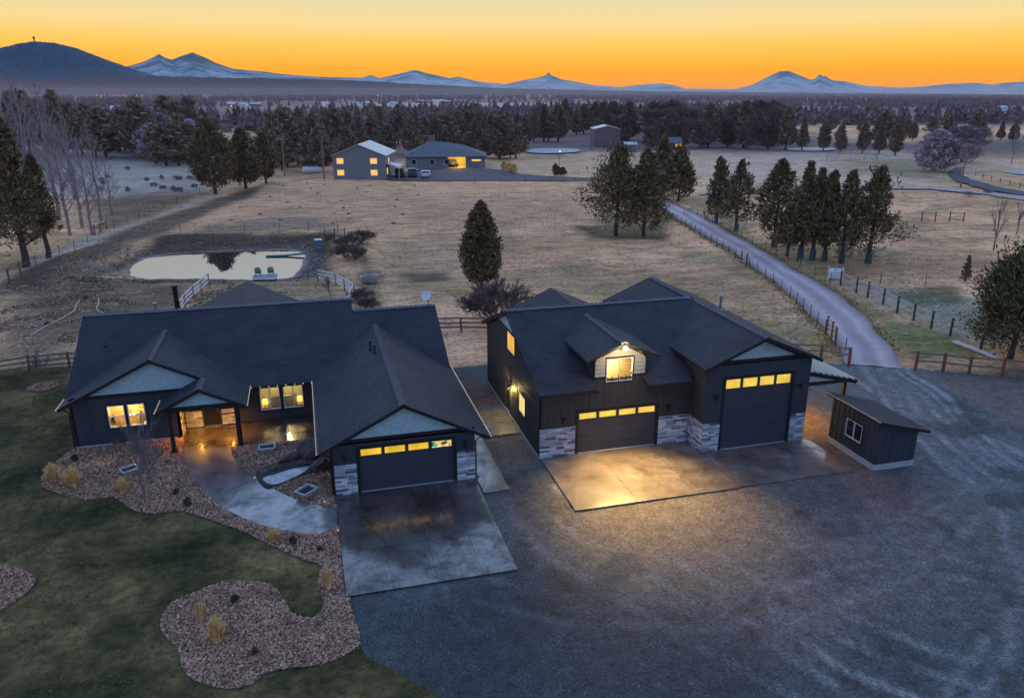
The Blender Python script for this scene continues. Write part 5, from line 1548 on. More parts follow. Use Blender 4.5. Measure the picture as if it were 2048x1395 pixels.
# ================================================================== trees
def crown_mesh(name, seed, h, w, base, shape, nclump, per, leaf, flat=0.55):
    """feathery crown: boughs leave the stem and carry sprays of small leaf faces; h top, base crown foot, w full width"""
    rs = np.random.RandomState(seed)
    nb = max(20, int(nclump * 0.75))
    per = int(per * 1.3)
    t = (np.arange(nb) + rs.rand(nb)) / nb
    a = np.arange(nb) * 2.39996 + rs.randn(nb) * 0.5
    nz = vn(t * 7, (a % 6.283) * 1.1, 1.0, seed)
    if shape == 'oval':
        R = np.sin(np.pi * np.clip(t * 0.80 + 0.18, 0, 1)) ** 0.65 * (0.86 + 0.22 * nz); up = 0.75
        R = (t + 0.06) ** 0.32 * np.maximum(1 - t, 0) ** 0.80 * 1.62 * (0.85 + 0.26 * nz); up = 0.35
    elif shape == 'cone':
        R = (1 - t) ** 0.85 * np.minimum(1, (t + 0.10) * 6) * (0.8 + 0.4 * nz); up = 0.25
    elif shape == 'spire':
        R = (1 - t) ** 0.65 * np.minimum(1, (t + 0.15) * 3) * (0.6 + 0.7 * nz); up = 0.9
    else:
        R = (1 - t * 0.96) ** 0.92 * np.minimum(1, (t + 0.20) * 4) * (0.50 + 1.25 * nz); up = 0.48
    R = R * w / 2 * 0.92
    upv = np.full(nb, up)
    if shape == 'ragged':
        ld = rs.rand(nb) < 0.16
        R = np.where(ld, R * 0.55, R); upv = np.where(ld, 2.6, upv)
    z0 = base + t * (h - base) * 0.90
    top = h - z0
    rise = np.minimum(R * upv * (0.6 + 0.8 * rs.rand(nb)), top * 0.9 + 0.1)
    d = np.stack([np.cos(a) * R, np.sin(a) * R, rise], 1)
    o = np.stack([np.zeros(nb), np.zeros(nb), z0], 1)
    idx = np.repeat(np.arange(nb), per)
    n = len(idx)
    s = 0.22 + 0.78 * rs.rand(n) ** 0.7
    wid = (0.20 * np.linalg.norm(d, axis=1)[idx] + 0.05 * w) * (1.15 - 0.75 * s)
    p = o[idx] + d[idx] * s[:, None] + rs.randn(n, 3) * wid[:, None] * np.array((0.55, 0.55, flat))
    ax = d[idx] / (np.linalg.norm(d[idx], axis=1)[:, None] + 1e-6)
    u = ax + rs.randn(n, 3) * 0.55; u[:, 2] += 0.25
    u /= np.linalg.norm(u, axis=1)[:, None]
    v = np.cross(u, rs.randn(n, 3)); v /= np.linalg.norm(v, axis=1)[:, None]
    sz = leaf * 0.85 * (0.5 + rs.rand(n))
    u, v = u * sz[:, None], v * (sz * 0.32)[:, None]
    V = np.stack([p - u, p + v, p + u, p - v], 1).reshape(-1, 3)
    return np_mesh(name, V, np.arange(4 * n).reshape(-1, 4))
def trunk_mb(seed, h, w, base, r, limbs=9):
    rs = random.Random(seed)
    mb = MB()
    lean = (rs.uniform(-0.04, 0.04) * h, rs.uniform(-0.04, 0.04) * h)
    pts = [(lean[0] * t * t + rs.uniform(-1, 1) * r * 0.4, lean[1] * t * t + rs.uniform(-1, 1) * r * 0.4, h * t * 0.93 - 0.3 * (t == 0)) for t in (0, 0.08, 0.25, 0.45, 0.65, 0.85, 1)]
    mb.tube(pts, [r * 1.35, r, r * 0.85, r * 0.65, r * 0.45, r * 0.22, r * 0.05], 7)
    for k in range(limbs):
        t = rs.uniform(max(0.12, base / h * 0.8), 0.85)
        a = rs.uniform(0, 6.283)
        L = w * 0.42 * (1.1 - t)
        z = h * t
        x0, y0 = lean[0] * t * t, lean[1] * t * t
        mb.tube([(x0, y0, z), (x0 + math.cos(a) * L * 0.5, y0 + math.sin(a) * L * 0.5, z + L * 0.22), (x0 + math.cos(a) * L, y0 + math.sin(a) * L, z + L * 0.6)], [r * 0.35 * (1.1 - t), r * 0.22 * (1.1 - t), r * 0.06], 5, False)
    return mb
def gz1(x, y):
    return float(ground_h(np.array([x]), np.array([y]))[0])
def make_tree(name, label, cat, px, pb, pt_, wpx, shape, seed, group=None, nclump=170, per=34, leaf=None, mat='leaf', bf=0.09, limbs=9, rfac=0.022, wrap=False):
    g = gp(px, pb)
    D = depth(g)
    h = hgt(px, pb, pt_); w = wpx * D / FPX
    z = gz1(g[0], g[1])
    t = empty(name, (g[0], g[1], z), label, cat, group)
    base = h * bf
    tb = trunk_mb(seed, h, w, base, max(0.09, h * rfac), limbs)
    me = bpy.data.meshes.new('trunk'); me.from_pydata(tb.v, [], tb.f); me.update()
    link('trunk', me, mt['bark'], t)
    cm = crown_mesh('crown', seed, h, w, base, shape, nclump, per, leaf or max(0.12, D * 0.0030))
    link('crown', cm, mt[mat], t)
    if wrap:
        r = max(0.09, h * rfac) * 1.5
        wm = MB().lathe([(r * 1.02, 0.0), (r * 0.95, 0.6), (r * 0.90, 1.25)], (0, 0, 0), 8)
        m2 = bpy.data.meshes.new('trunk_wrap'); m2.from_pydata(wm.v, [], wm.f); m2.update()
        link('trunk_wrap', m2, mt['wrap'], t)
    return t
make_tree('juniper_tree', 'lone dense egg-shaped juniper standing in the pasture behind the workshop', 'tree', 963, 582, 402, 98, 'oval', 1, nclump=340, per=40, bf=0.10, leaf=0.24)
J = [(1232, 470, 296, 140, 'ragged', 'wide dark juniper at the left end of the lane clump'), (1287, 472, 305, 105, 'ragged', 'dark juniper close beside the lane, second in the clump'),
     (1357, 402, 300, 84, 'ragged', 'dark juniper behind the lane, right end of the clump'), (1322, 396, 276, 62, 'ragged', 'tall juniper rising behind the lane clump')]
for i, j in enumerate(J):
    make_tree('juniper_tree', j[5], 'tree', *j[:5], 20 + i, 'junipers where the lane bends', nclump=210)
J = [(1432, 446, 318, 76, 'thin juniper with a blue trunk wrap, left one of a pair past the lane'), (1472, 462, 322, 84, 'thin juniper with a blue trunk wrap, right one of a pair past the lane')]
for i, j in enumerate(J):
    make_tree('juniper_tree', j[4], 'tree', *j[:4], 'ragged', 30 + i, 'pair of wrapped junipers', nclump=120, per=26, wrap=True, limbs=14)
J = [(1548, 492, 322, 100, 'oval', 'leftmost juniper of the row with blue trunk wraps'), (1574, 512, 410, 80, 'ragged', 'low bushy juniper in front of the wrapped row'), (1600, 516, 328, 80, 'ragged', 'third juniper of the wrapped row, narrow top'),
     (1624, 520, 340, 72, 'ragged', 'middle juniper of the wrapped row, close to its right neighbour'), (1648, 522, 345, 66, 'spire', 'pointed juniper right of the middle of the wrapped row'), (1682, 526, 346, 92, 'ragged', 'open-crowned juniper second from the right of the wrapped row'), (1736, 526, 342, 118, 'ragged', 'broad juniper at the right end of the wrapped row')]
for i, j in enumerate(J):
    make_tree('juniper_tree', j[5], 'tree', *j[:5], 40 + i, 'row of junipers with blue trunk wraps', nclump=190, per=30, wrap=True, limbs=14, bf=0.15)
make_tree('pine_tree', 'big dark green pine at the right edge behind the rail fence', 'tree', 2022, 716, 486, 215, 'ragged', 51, nclump=420, per=60, mat='leaf_green', bf=0.07, leaf=0.20)
make_tree('pine_tree', 'dark green pine half cut by the right edge of the picture', 'tree', 2085, 690, 430, 190, 'ragged', 52, nclump=300, per=50, mat='leaf_green', bf=0.10, leaf=0.22)
make_tree('spruce_tree', 'small dark young spruce left of the big pine', 'tree', 1930, 562, 508, 28, 'cone', 53, nclump=60, per=26, bf=0.06, leaf=0.14)
make_tree('juniper_tree', 'tall dark juniper at the left edge above the pond', 'tree', 52, 532, 250, 150, 'ragged', 54, nclump=330, per=40, bf=0.14)
make_tree('juniper_tree', 'shorter dark juniper right of the tall one at the left edge', 'tree', 98, 516, 318, 80, 'ragged', 55, nclump=170, per=34, bf=0.22)
J = [(432, 388, 246, 112, 'oval', 'big dark juniper at the near end of the ditch line'), (492, 378, 262, 84, 'oval', 'dark juniper right of the big one on the ditch line'), (532, 366, 270, 66, 'ragged', 'farther dark juniper beside the pole on the ditch line'), (415, 352, 245, 60, 'ragged', 'dark juniper just behind the big one on the ditch line')]
for i, j in enumerate(J):
    make_tree('juniper_tree', j[5], 'tree', *j[:5], 60 + i, 'junipers on the ditch line', nclump=200, bf=0.10)
# shared crowns for the rows and belts further off
protos = []
for i, (shape, w) in enumerate((('cone', 5.2), ('oval', 6.0), ('ragged', 7.5), ('spire', 5.0), ('ragged', 6.0))):
    tb = trunk_mb(70 + i, 11, w, 1.2, 0.22, 4)
    me = bpy.data.meshes.new('trunk'); me.from_pydata(tb.v, [], tb.f); me.update(); me.materials.append(mt['bark'])
    cm = crown_mesh('crown', 70 + i, 11, w, 1.3, shape, 110, 22, 0.62)
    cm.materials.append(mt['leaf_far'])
    protos.append((me, cm, w))
def far_tree(name, label, cat, px, pb, pt_, kind, seed, group, wscale=1.0):
    g = gp(px, pb)
    h = hgt(px, pb, pt_)
    me, cm, w = protos[kind]
    t = empty(name, (g[0], g[1], gz1(g[0], g[1])), label, cat, group, rz=seed * 1.3)
    s = h / 11.0
    t.scale = (s * wscale, s * wscale, s)
    link('trunk', me, None, t); link('crown', cm, None, t)
    return t
J = [(1571, 300, 220), (1603, 301, 238), (1646, 303, 244), (1680, 305, 248), (1724, 306, 248), (1757, 307, 246), (1790, 311, 250)]
ordn = ['tallest, leftmost', 'second', 'third', 'fourth, middle', 'fifth', 'sixth', 'rightmost']
for i, j in enumerate(J):
    far_tree('conifer_tree', '%s conifer of the row of seven across the far meadow' % ordn[i], 'tree', *j, 0 if i % 2 else 1, i, 'row of seven conifers across the far meadow', 0.95)
far_tree('conifer_tree', 'single dark conifer left of the far row of seven', 'tree', 1415, 294, 210, 1, 3, None, 1.1)
far_tree('conifer_tree', 'dark conifer between brown bare trees behind the far meadow', 'tree', 1486, 296, 208, 3, 4, None, 1.3)
rs = random.Random(17)
belt = []
def belt_run(x0, x1, n, b0, b1, t0, t1, kinds):
    for i in range(n):
        px = x0 + (x1 - x0) * (i + rs.random()) / n
        pb = rs.uniform(b0, b1)
        belt.append((px, pb, rs.uniform(t0, t1) - (b1 - pb) * 0.25, rs.choice(kinds)))
belt_run(150, 400, 20, 288, 318, 205, 245, (1, 2, 4))
belt_run(-40, 160, 12, 285, 310, 188, 230, (1, 2, 0))
belt_run(540, 700, 14, 292, 330, 225, 260, (1, 2, 4))
belt_run(690, 1060, 22, 285, 318, 222, 262, (0, 1, 2, 4))
belt_run(1060, 1260, 12, 262, 285, 205, 236, (0, 1, 3))
belt_run(560, 1100, 12, 258, 280, 212, 236, (0, 1, 3))
belt_run(1640, 2060, 16, 262, 294, 222, 256, (0, 1, 2, 4))
belt_run(545, 665, 9, 326, 346, 262, 288, (1, 2, 4))
belt_run(300, 400, 8, 318, 335, 235, 262, (1, 2, 4))
for i, b in enumerate(belt):
    left = b[0] < 500
    lab = 'dark evergreen of the wood left of the pond meadow' if left else ('dark evergreen of the belt behind the far houses' if b[0] < 1300 else 'dark evergreen of the wood on the far right')
    far_tree('evergreen_tree', lab, 'tree', *b, i, 'evergreens left wood' if left else ('evergreens behind the far houses' if b[0] < 1300 else 'evergreens far right'), rs.uniform(0.9, 1.5))
for i, (px, pb, pt_) in enumerate([(940, 312, 268), (970, 316, 272), (1000, 318, 268), (1020, 315, 275)]):
    far_tree('evergreen_tree', 'rounded dark evergreen shading the ranch house yard', 'tree', px, pb, pt_, 1, i, 'rounded yard evergreens', 1.6)

# bare trees: branching twigs
def bare_mesh(seed, h, spread, levels=5, kids=4, r0=0.16, up=0.6, thin=0.010, stems=1):
    rs = random.Random(seed)
    mb = MB()
    def grow(p, d, L, r, lev):
        q = p + d * L * 0.5 + np.array([rs.uniform(-1, 1) for _ in range(3)]) * L * 0.05
        e = p + d * L
        r1 = max(thin, r * 0.62)
        mb.tube([p, q, e], [r, (r + r1) / 2, r1], 5 if lev < 2 else 3, False)
        if lev >= levels: return
        for k in range(kids if lev else kids + 1):
            v = np.array([rs.gauss(0, 1) for _ in range(3)]); v -= d * (v @ d); v /= np.linalg.norm(v) + 1e-6
            dd = d + v * spread * rs.uniform(0.6, 1.2) + np.array((0, 0, up * 0.25))
            dd /= np.linalg.norm(dd)
            st = p + d * L * rs.uniform(0.45, 1.0)
            grow(st, dd, L * rs.uniform(0.58, 0.78), r1, lev + 1)
    for k in range(stems):
        a = rs.uniform(0, 6.283); sp = 0.0 if stems == 1 else rs.uniform(0.2, 1.1)
        d0 = np.array((math.cos(a) * sp, math.sin(a) * sp, 1.0)); d0 /= np.linalg.norm(d0)
        grow(np.array((0.0, 0, -0.1)), d0, h * (0.34 if stems == 1 else 0.30), r0, 0 if stems == 1 else 1)
    zmax = max(v[2] for v in mb.v)
    mb.v = [(v[0] * h / zmax, v[1] * h / zmax, v[2] * h / zmax) for v in mb.v]
    me = bpy.data.meshes.new('branches'); me.from_pydata(mb.v, [], mb.f); me.update()
    return me
def aspen_mesh(seed, h, r0=0.14, n=46):
    rs = random.Random(seed)
    mb = MB()
    mb.tube([(rs.uniform(-.1, .1) * (k > 0), rs.uniform(-.1, .1) * (k > 0), h * k / 6 - 0.1 * (k == 0)) for k in range(7)], [r0 * (1 - k / 6.3) for k in range(7)], 6, False)
    for i in range(n):
        t = rs.uniform(0.14, 0.95); a = rs.uniform(0, 6.283); L = h * 0.24 * (1.05 - t) + 0.3
        p = np.array((0, 0, h * t)); e = p + np.array((math.cos(a) * L * 0.55, math.sin(a) * L * 0.55, L * 0.95))
        mb.tube([p, (p + e) / 2 + np.array((math.cos(a) * .15, math.sin(a) * .15, 0)), e], [r0 * 0.3 * (1.1 - t), 0.02, 0.010], 3, False)
        for k in range(4):
            s = rs.uniform(0.3, 0.9); q = p + (e - p) * s; b = a + rs.uniform(-1.3, 1.3); l2 = L * 0.4
            mb.tube([q, q + np.array((math.cos(b) * l2 * 0.5, math.sin(b) * l2 * 0.5, l2))], [0.014, 0.008], 3, False)
    me = bpy.data.meshes.new('branches'); me.from_pydata(mb.v, [], mb.f); me.update()
    return me
def put_bare(name, label, cat, px, pb, pt_, me, mh, mat, group=None, wsc=1.0, rz=0.0, twig=None):
    g = gp(px, pb); h = hgt(px, pb, pt_)
    t = empty(name, (g[0], g[1], gz1(g[0], g[1])), label, cat, group, rz=rz)
    s = h / mh
    t.scale = (s * wsc, s * wsc, s)
    link('branches', me, mat, t)
    if twig is not None:
        link('crown', twig, None, t)
    return t
round_me = [bare_mesh(s, 10, 0.85, 5, 4, 0.30, 0.25, 0.035) for s in (5, 6)]
for m_ in round_me: m_.materials.append(mt['bark_grey'])
mt['twig_pale'] = M_leaf('frosty_grey_twigs', (0.40, 0.33, 0.34), (0.80, 0.68, 0.70))
mt['twig_brown'] = M_leaf('brown_twigs', (0.14, 0.095, 0.08), (0.34, 0.235, 0.19))
round_tw = crown_mesh('crown', 501, 10, 9.5, 0.6, 'oval', 260, 34, 0.42); round_tw.materials.append(mt['twig_pale'])
thick_tw = crown_mesh('crown', 502, 9, 6.5, 0.8, 'oval', 120, 22, 0.40); thick_tw.materials.append(mt['twig_brown'])
put_bare('round_bare_tree', 'round grey leafless tree, left of the two on the far right', 'tree', 1868, 342, 262, round_me[0], 10, None, 'round grey leafless trees', 1.25, 0.0, round_tw)
put_bare('round_bare_tree', 'round grey leafless tree, right of the two on the far right', 'tree', 1924, 324, 254, round_me[1], 10, None, 'round grey leafless trees', 1.25, 2.0, round_tw)
asp = [aspen_mesh(s, 12) for s in (1, 2, 3)]
for m_ in asp: m_.materials.append(mt['bark_pale'])
put_bare('aspen_tree', 'slim white leafless aspen by the road at far right', 'tree', 2022, 328, 250, asp[0], 12, None)
A = [(25, 440, 210), (48, 455, 190), (75, 430, 165), (95, 460, 240), (120, 440, 215), (140, 470, 260), (165, 455, 250), (185, 470, 290), (205, 450, 255), (60, 400, 200), (110, 395, 185), (150, 400, 230), (10, 470, 230), (225, 430, 300), (130, 420, 240)]
for i, a in enumerate(A):
    put_bare('aspen_tree', 'slim pale leafless aspen in the grove left of the pond', 'tree', *a, asp[i % 3], 12, None, 'aspen grove left of the pond', 1.3, i)
wil = [bare_mesh(s, 9, 0.6, 5, 4, 0.2, 0.7, 0.03) for s in (15, 16)]
for m_ in wil: m_.materials.append(mt['bark_brown'])
rs = random.Random(23)
for i in range(44):
    px = rs.uniform(1215, 1560); pb = rs.uniform(262, 300)
    put_bare('brown_bare_tree', 'brown leafless tree of the thicket behind the far meadow', 'tree', px, pb, pb - rs.uniform(42, 66), wil[i % 2], 9, None, 'brown leafless thicket', 1.2, i, thick_tw)
for i in range(14):
    px = rs.uniform(270, 420); pb = rs.uniform(300, 322)
    put_bare('grey_bare_tree', 'mauve-grey leafless tree at the edge of the left wood', 'tree', px, pb, pb - rs.uniform(55, 85), round_me[i % 2], 10, None, 'leafless trees of the left wood', 1.2, i, round_tw)
snag = bare_mesh(31, 9, 0.5, 3, 3, 0.16, 0.3, 0.025); snag.materials.append(mt['bark_grey'])
put_bare('dead_tree', 'thin dead tree behind the big pine, left one', 'tree', 1987, 500, 394, snag, 9, None, 'dead snags', 0.7)
put_bare('dead_tree', 'thin dead tree behind the big pine, right one', 'tree', 2033, 468, 396, snag, 9, None, 'dead snags', 0.8, 2.0)
bush = bare_mesh(33, 4, 0.75, 5, 4, 0.05, 0.35, 0.012, 9); bush.materials.append(mt['bark_brown'])
put_bare('bare_shrub', 'large leafless brown shrub behind the workshop', 'shrub', 1000, 648, 556, bush, 4, None, None, 1.15)
sap = bare_mesh(35, 4, 0.42, 4, 4, 0.032, 0.9, 0.006); sap.materials.append(mt['bark_grey'])
put_bare('sapling', 'small leafless tree in the mulch bed before the left gable', 'tree', 290, 1008, 830, sap, 4, None, None, 1.15)
put_bare('sapling', 'leafless sapling in the round mulch ring on the lawn', 'tree', 87, 776, 690, sap, 4, None, None, 0.9, 1.2)
put_bare('sapling', 'reddish leafless sapling inside the pond lawn fence', 'tree', 662, 602, 540, sap, 4, None, None, 1.0, 2.2)
for i, (px, pb) in enumerate([(700, 505), (690, 520), (712, 525), (722, 498), (730, 640), (738, 620), (726, 600)]):
    put_bare('bare_shrub', 'brown brush on the bank right of the pond', 'shrub', px, pb, pb - 28, bush, 4, None, 'brush right of the pond', 1.5, i)

# far woods that read as one mass
def far_wood():
    rs = np.random.RandomState(44)
    N = 11000
    ta = rs.uniform(-0.62, 1.35, N * 3)
    D = 430 * (5200 / 430) ** (rs.rand(N * 3) ** 0.8)
    X, Y = D * ta, D
    dens = fbm(X, Y, 260, 61, 4)
    px = 1024 + FPX * ((X * _rt[0] + Y * _rt[1]) / (X * _fw[0] + Y * _fw[1] + 1e-6 + CAM_H * math.sin(PITCH)))
    town = (D > 900) & (D < 2000) & (px > 430) & (px < 1240)
    ok = (dens > np.where(D < 1600, 0.47, 0.38)) & ~(town & (rs.rand(N * 3) < 0.86)) & (rs.rand(N * 3) < 0.9)
    i = np.where(ok)[0][:N]
    X, Y, D = X[i], Y[i], D[i]
    n = len(X)
    # template: jagged tiers of small triangles
    k = 16
    tt = np.array([0.10, 0.20, 0.30, 0.40, 0.50, 0.60, 0.70, 0.82] * 2)
    V = np.zeros((n, k * 3, 3), np.float32)
    H = (7 + 6 * rs.rand(n)) * np.where(D > 2500, 1.3, 1.0)
    for j in range(k):
        a = rs.rand(n) * 6.283
        R = H * (0.30 + 0.16 * rs.rand(n)) * (1 - tt[j]) ** 0.6
        b = a + 1.7 + rs.rand(n)
        top = np.minimum(1, tt[j] + 0.22 + 0.10 * rs.rand(n)) * H
        V[:, j * 3] = np.stack([X + np.cos(a) * R, Y + np.sin(a) * R, tt[j] * H - 0.1 * H * rs.rand(n)], 1)
        V[:, j * 3 + 1] = np.stack([X + np.cos(b) * R, Y + np.sin(b) * R, tt[j] * H - 0.1 * H * rs.rand(n)], 1)
        V[:, j * 3 + 2] = np.stack([X + rs.randn(n) * 0.3, Y + rs.randn(n) * 0.3, top], 1)
    z = ground_h(X, Y)
    V[:, :, 2] += z[:, None]
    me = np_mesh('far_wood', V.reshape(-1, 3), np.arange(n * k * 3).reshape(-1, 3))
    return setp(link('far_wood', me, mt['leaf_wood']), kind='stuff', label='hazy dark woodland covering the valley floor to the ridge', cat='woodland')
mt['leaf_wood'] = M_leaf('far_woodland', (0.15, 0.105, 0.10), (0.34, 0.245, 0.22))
far_wood()
# sage clumps on the meadow left and trash mounds
def clumps(name, pxs, h, w, mat, label, seed):
    rs = np.random.RandomState(seed)
    for i, (px, py) in enumerate(pxs):
        g = gp(px, py)
        cm = crown_mesh(name, seed + i, h * (0.7 + 0.6 * rs.rand()), w * (0.7 + 0.6 * rs.rand()), 0.0, 'oval', 24, 22, 0.16)
        o = link(name, cm, mat)
        o.location = (g[0], g[1], gz1(g[0], g[1]))
        setp(o, label, 'shrub', label)
mt['sage'] = M_leaf('sagebrush', (0.24, 0.22, 0.205), (0.44, 0.41, 0.38))
rs = random.Random(5)
clumps('sagebrush', [(rs.uniform(200, 400), rs.uniform(355, 385)) for _ in range(14)] + [(255, 340), (215, 356)], 0.9, 1.9, mt['sage'], 'grey sagebrush clump on the pale meadow left', 7)
clumps('brush_heap', [(1936, 392), (1975, 387), (1735, 512), (1690, 512)], 0.9, 3.0, mt['sage'], 'low dark brush heap on the right-hand meadow', 17)

# molehills in the mown field
hill = MB().lathe([(0.38, -0.1), (0.29, 0.06), (0.15, 0.14), (0.04, 0.17)], (0, 0, 0), 9)
hm = bpy.data.meshes.new('molehill'); hm.from_pydata(hill.v, [], hill.f); hm.update(); hm.materials.append(mt['soil'])
for i, (px, py) in enumerate([(622, 377), (636, 387), (732, 384), (715, 378), (800, 378), (836, 390), (682, 400), (794, 400), (687, 414), (790, 414), (698, 428), (805, 429), (665, 447), (787, 447), (741, 371), (829, 371), (540, 392), (575, 402), (480, 414), (520, 428), (560, 440), (600, 414), (462, 440), (566, 372), (650, 370)]):
    g = gp(px, py)
    o = link('molehill', hm)
    o.location = (g[0], g[1], gz1(g[0], g[1])); o.rotation_euler = (0, 0, i); o.scale = (1.0 + 0.3 * (i % 3), 1, 0.9 + 0.2 * (i % 2))
    setp(o, 'small dark molehill on the mown pasture', 'mound', 'molehills on the pasture')

# ================================================================== fences
def fence(name, label, pts, ph, pw, spacing, rails, rsize, pm, rm, wires=(), cat='fence', group=None, zoff=0.0):
    P = [np.array(p[:2], float) for p in pts]
    t = empty(name, (P[0][0], P[0][1], 0), label, cat, group)
    posts = []
    for a, b in zip(P[:-1], P[1:]):
        L = np.linalg.norm(b - a); n = max(1, round(L / spacing))
        for i in range(n):
            posts.append(a + (b - a) * i / n)
    posts.append(P[-1])
    rs = random.Random(len(posts) * 7 + int(P[0][0]))
    pme = bpy.data.meshes.new('post')
    mb = MB().box(-pw / 2, pw / 2, -pw / 2, pw / 2, -0.3, ph) if pw > 0.09 else MB().tube([(0, 0, -0.3), (0, 0, ph)], pw / 2, 6)
    pme.from_pydata(mb.v, [], mb.f); pme.update(); pme.materials.append(pm)
    tops = []
    for q in posts:
        z = gz1(q[0], q[1]) if not (-16 < q[0] < 45 and q[1] < 48) else 0.0
        o = link('post', pme, None, t)
        o.location = (q[0] - P[0][0], q[1] - P[0][1], z)
        o.rotation_euler = (rs.uniform(-.03, .03), rs.uniform(-.03, .03), rs.uniform(-.2, .2))
        tops.append((q[0], q[1], z))
    for zr in rails:
        for a, b in zip(tops[:-1], tops[1:]):
            MB().bar((a[0], a[1], a[2] + zr + rs.uniform(-.02, .02)), (b[0], b[1], b[2] + zr + rs.uniform(-.02, .02)), rsize[0], rsize[1]).build('rail', rm, t)
    if wires:
        mb = MB()
        for zw in wires:
            mb.tube([(a[0], a[1], a[2] + zw) for a in tops], 0.008, 3, False)
        mb.build('wire', mt['wire'], t)
    return t
fence('rail_fence', 'grey three-rail fence curving in from the left edge by the lawn', gps([(-60, 765), (0, 752), (60, 742), (140, 735), (200, 735)]), 1.35, 0.14, 2.6, (0.45, 0.82, 1.2), (0.05, 0.14), mt['wood_red'], mt['wood'])
fence('rail_fence', 'pale three-rail fence dropping towards the house left of the pond lawn', gps([(352, 640), (370, 612), (418, 568)]), 1.4, 0.14, 3.0, (0.5, 0.9, 1.3), (0.05, 0.15), mt['wood'], mt['white'])
fence('rail_fence', 'pale rail fence along the top of the pond lawn', gps([(636, 560), (672, 568), (708, 590)]), 1.4, 0.14, 3.0, (0.5, 0.9, 1.3), (0.05, 0.15), mt['wood'], mt['white'])
fence('rail_fence', 'short pale rail fence going down to the house right of the pond lawn', gps([(708, 590), (699, 612), (690, 640)]), 1.4, 0.14, 2.0, (0.5, 0.9, 1.3), (0.05, 0.15), mt['wood'], mt['white'])
fence('rail_fence', 'grey rail fence in the gap between house and workshop', gps([(860, 664), (985, 664)]), 1.3, 0.14, 3.0, (0.45, 0.85, 1.25), (0.05, 0.15), mt['wood_dark'], mt['wood'])
fence('rail_fence', 'rail fence from the workshop to the lane', gps([(1585, 722), (1640, 725), (1697, 733)]), 1.5, 0.16, 2.4, (0.95, 1.4), (0.05, 0.14), mt['wood_red'], mt['wood'], (0.2, 0.4, 0.6, 0.8))
fence('rail_fence', 'rail fence with reddish posts right of the lane mouth', gps([(1830, 740), (1885, 744), (1937, 748), (2003, 753), (2080, 760)]), 1.5, 0.16, 2.1, (0.75, 1.35), (0.05, 0.14), mt['wood_red'], mt['wood'], (0.2, 0.4, 0.6, 1.0))
fence('rail_fence', 'two-rail fence with dark posts along the right side of the lane', gps([(1681, 570), (1712, 586), (1735, 594), (1766, 608), (1794, 625), (1827, 640), (1862, 655), (1900, 670), (1960, 700)]), 1.6, 0.14, 3.0, (0.75, 1.35), (0.05, 0.10), mt['wood_dark'], mt['wood_pale'])
fence('wire_fence', 'wire fence with thin posts along the left side of the lane', gps([(1330, 430), (1400, 472), (1470, 515), (1530, 554), (1580, 594), (1620, 634), (1650, 665), (1690, 702)]), 1.25, 0.07, 2.6, (), None, mt['wood_dark'], None, (0.3, 0.6, 0.9, 1.15))
fence('wire_fence', 'wire fence under the wrapped junipers right of the lane', gps([(1380, 425), (1460, 466), (1530, 500), (1600, 535), (1660, 568)]), 1.25, 0.07, 4.0, (), None, mt['wood_dark'], None, (0.3, 0.6, 0.9, 1.15))
fence('wire_fence', 'wire fence across the paddock behind the big pine', gps([(1668, 558), (1760, 568), (1850, 572), (1960, 578)]), 1.3, 0.08, 5.0, (), None, mt['wood_dark'], None, (0.5, 0.9, 1.2))
fence('wire_fence', 'wire fence along the near edge of the far farm court', gps([(560, 372), (720, 363), (900, 364), (1200, 364)]), 1.2, 0.08, 6.0, (), None, mt['wood_dark'], None, (0.5, 1.0))
fence('wire_fence', 'wire fence climbing the pale path left of the ditch', gps([(20, 560), (120, 512), (200, 470), (300, 425), (420, 380)]), 1.2, 0.08, 6.0, (), None, mt['wood_dark'], None, (0.5, 1.0))
fence('wire_fence', 'wire fence along the far bank of the pond', gps([(300, 466), (420, 462), (560, 462), (676, 466)]), 1.3, 0.08, 5.0, (), None, mt['wood_dark'], None, (0.6, 1.1))
fence('wire_fence', 'wire fence by the side road at the far right', gps([(1950, 352), (2000, 366), (2060, 382)]), 1.3, 0.10, 5.0, (0.9,), (0.04, 0.08), mt['wood_dark'], mt['wood'], (0.5,))
fence('corral_fence', 'thin round corral rails on the far meadow', gps([(1652, 320), (1700, 324), (1755, 320), (1750, 313), (1700, 310), (1655, 314)]), 1.5, 0.10, 6.0, (0.7, 1.3), (0.04, 0.08), mt['wood'], mt['wood'])
fence('corner_brace', 'timber fence brace on the pale path above the pond', gps([(190, 470), (214, 458)]), 1.5, 0.16, 3.0, (1.4,), (0.08, 0.12), mt['wood_red'], mt['wood_pale'])
fence('corner_brace', 'orange timber corner brace left of the pond', gps([(20, 570), (68, 570), (44, 556)]), 1.8, 0.16, 4.0, (0.6,), (0.08, 0.12), mt['wood_red'], mt['wood_red'])
fence('gate_panel', 'white slatted gate panel halfway down the left side of the lane', gps([(1482, 524), (1493, 530)]), 1.5, 0.14, 2.0, (0.3, 0.7, 1.1, 1.4), (0.05, 0.16), mt['wood_red'], mt['wood_pale'], cat='gate')
fence('gate_panel', 'slatted gate panel at the near end of the lane wire fence', gps([(1653, 668), (1663, 680), (1670, 692)]), 1.7, 0.14, 1.2, (0.35, 0.75, 1.15, 1.5), (0.05, 0.16), mt['wood_red'], mt['wood_pale'], cat='gate')
fence('gate_panel', 'white wire gate on the meadow right of the wrapped junipers, left half', gps([(1843, 440), (1870, 441)]), 1.6, 0.12, 3.0, (0.3, 1.4), (0.04, 0.08), mt['wood_dark'], mt['wood'], (0.6, 0.9, 1.2), cat='gate')
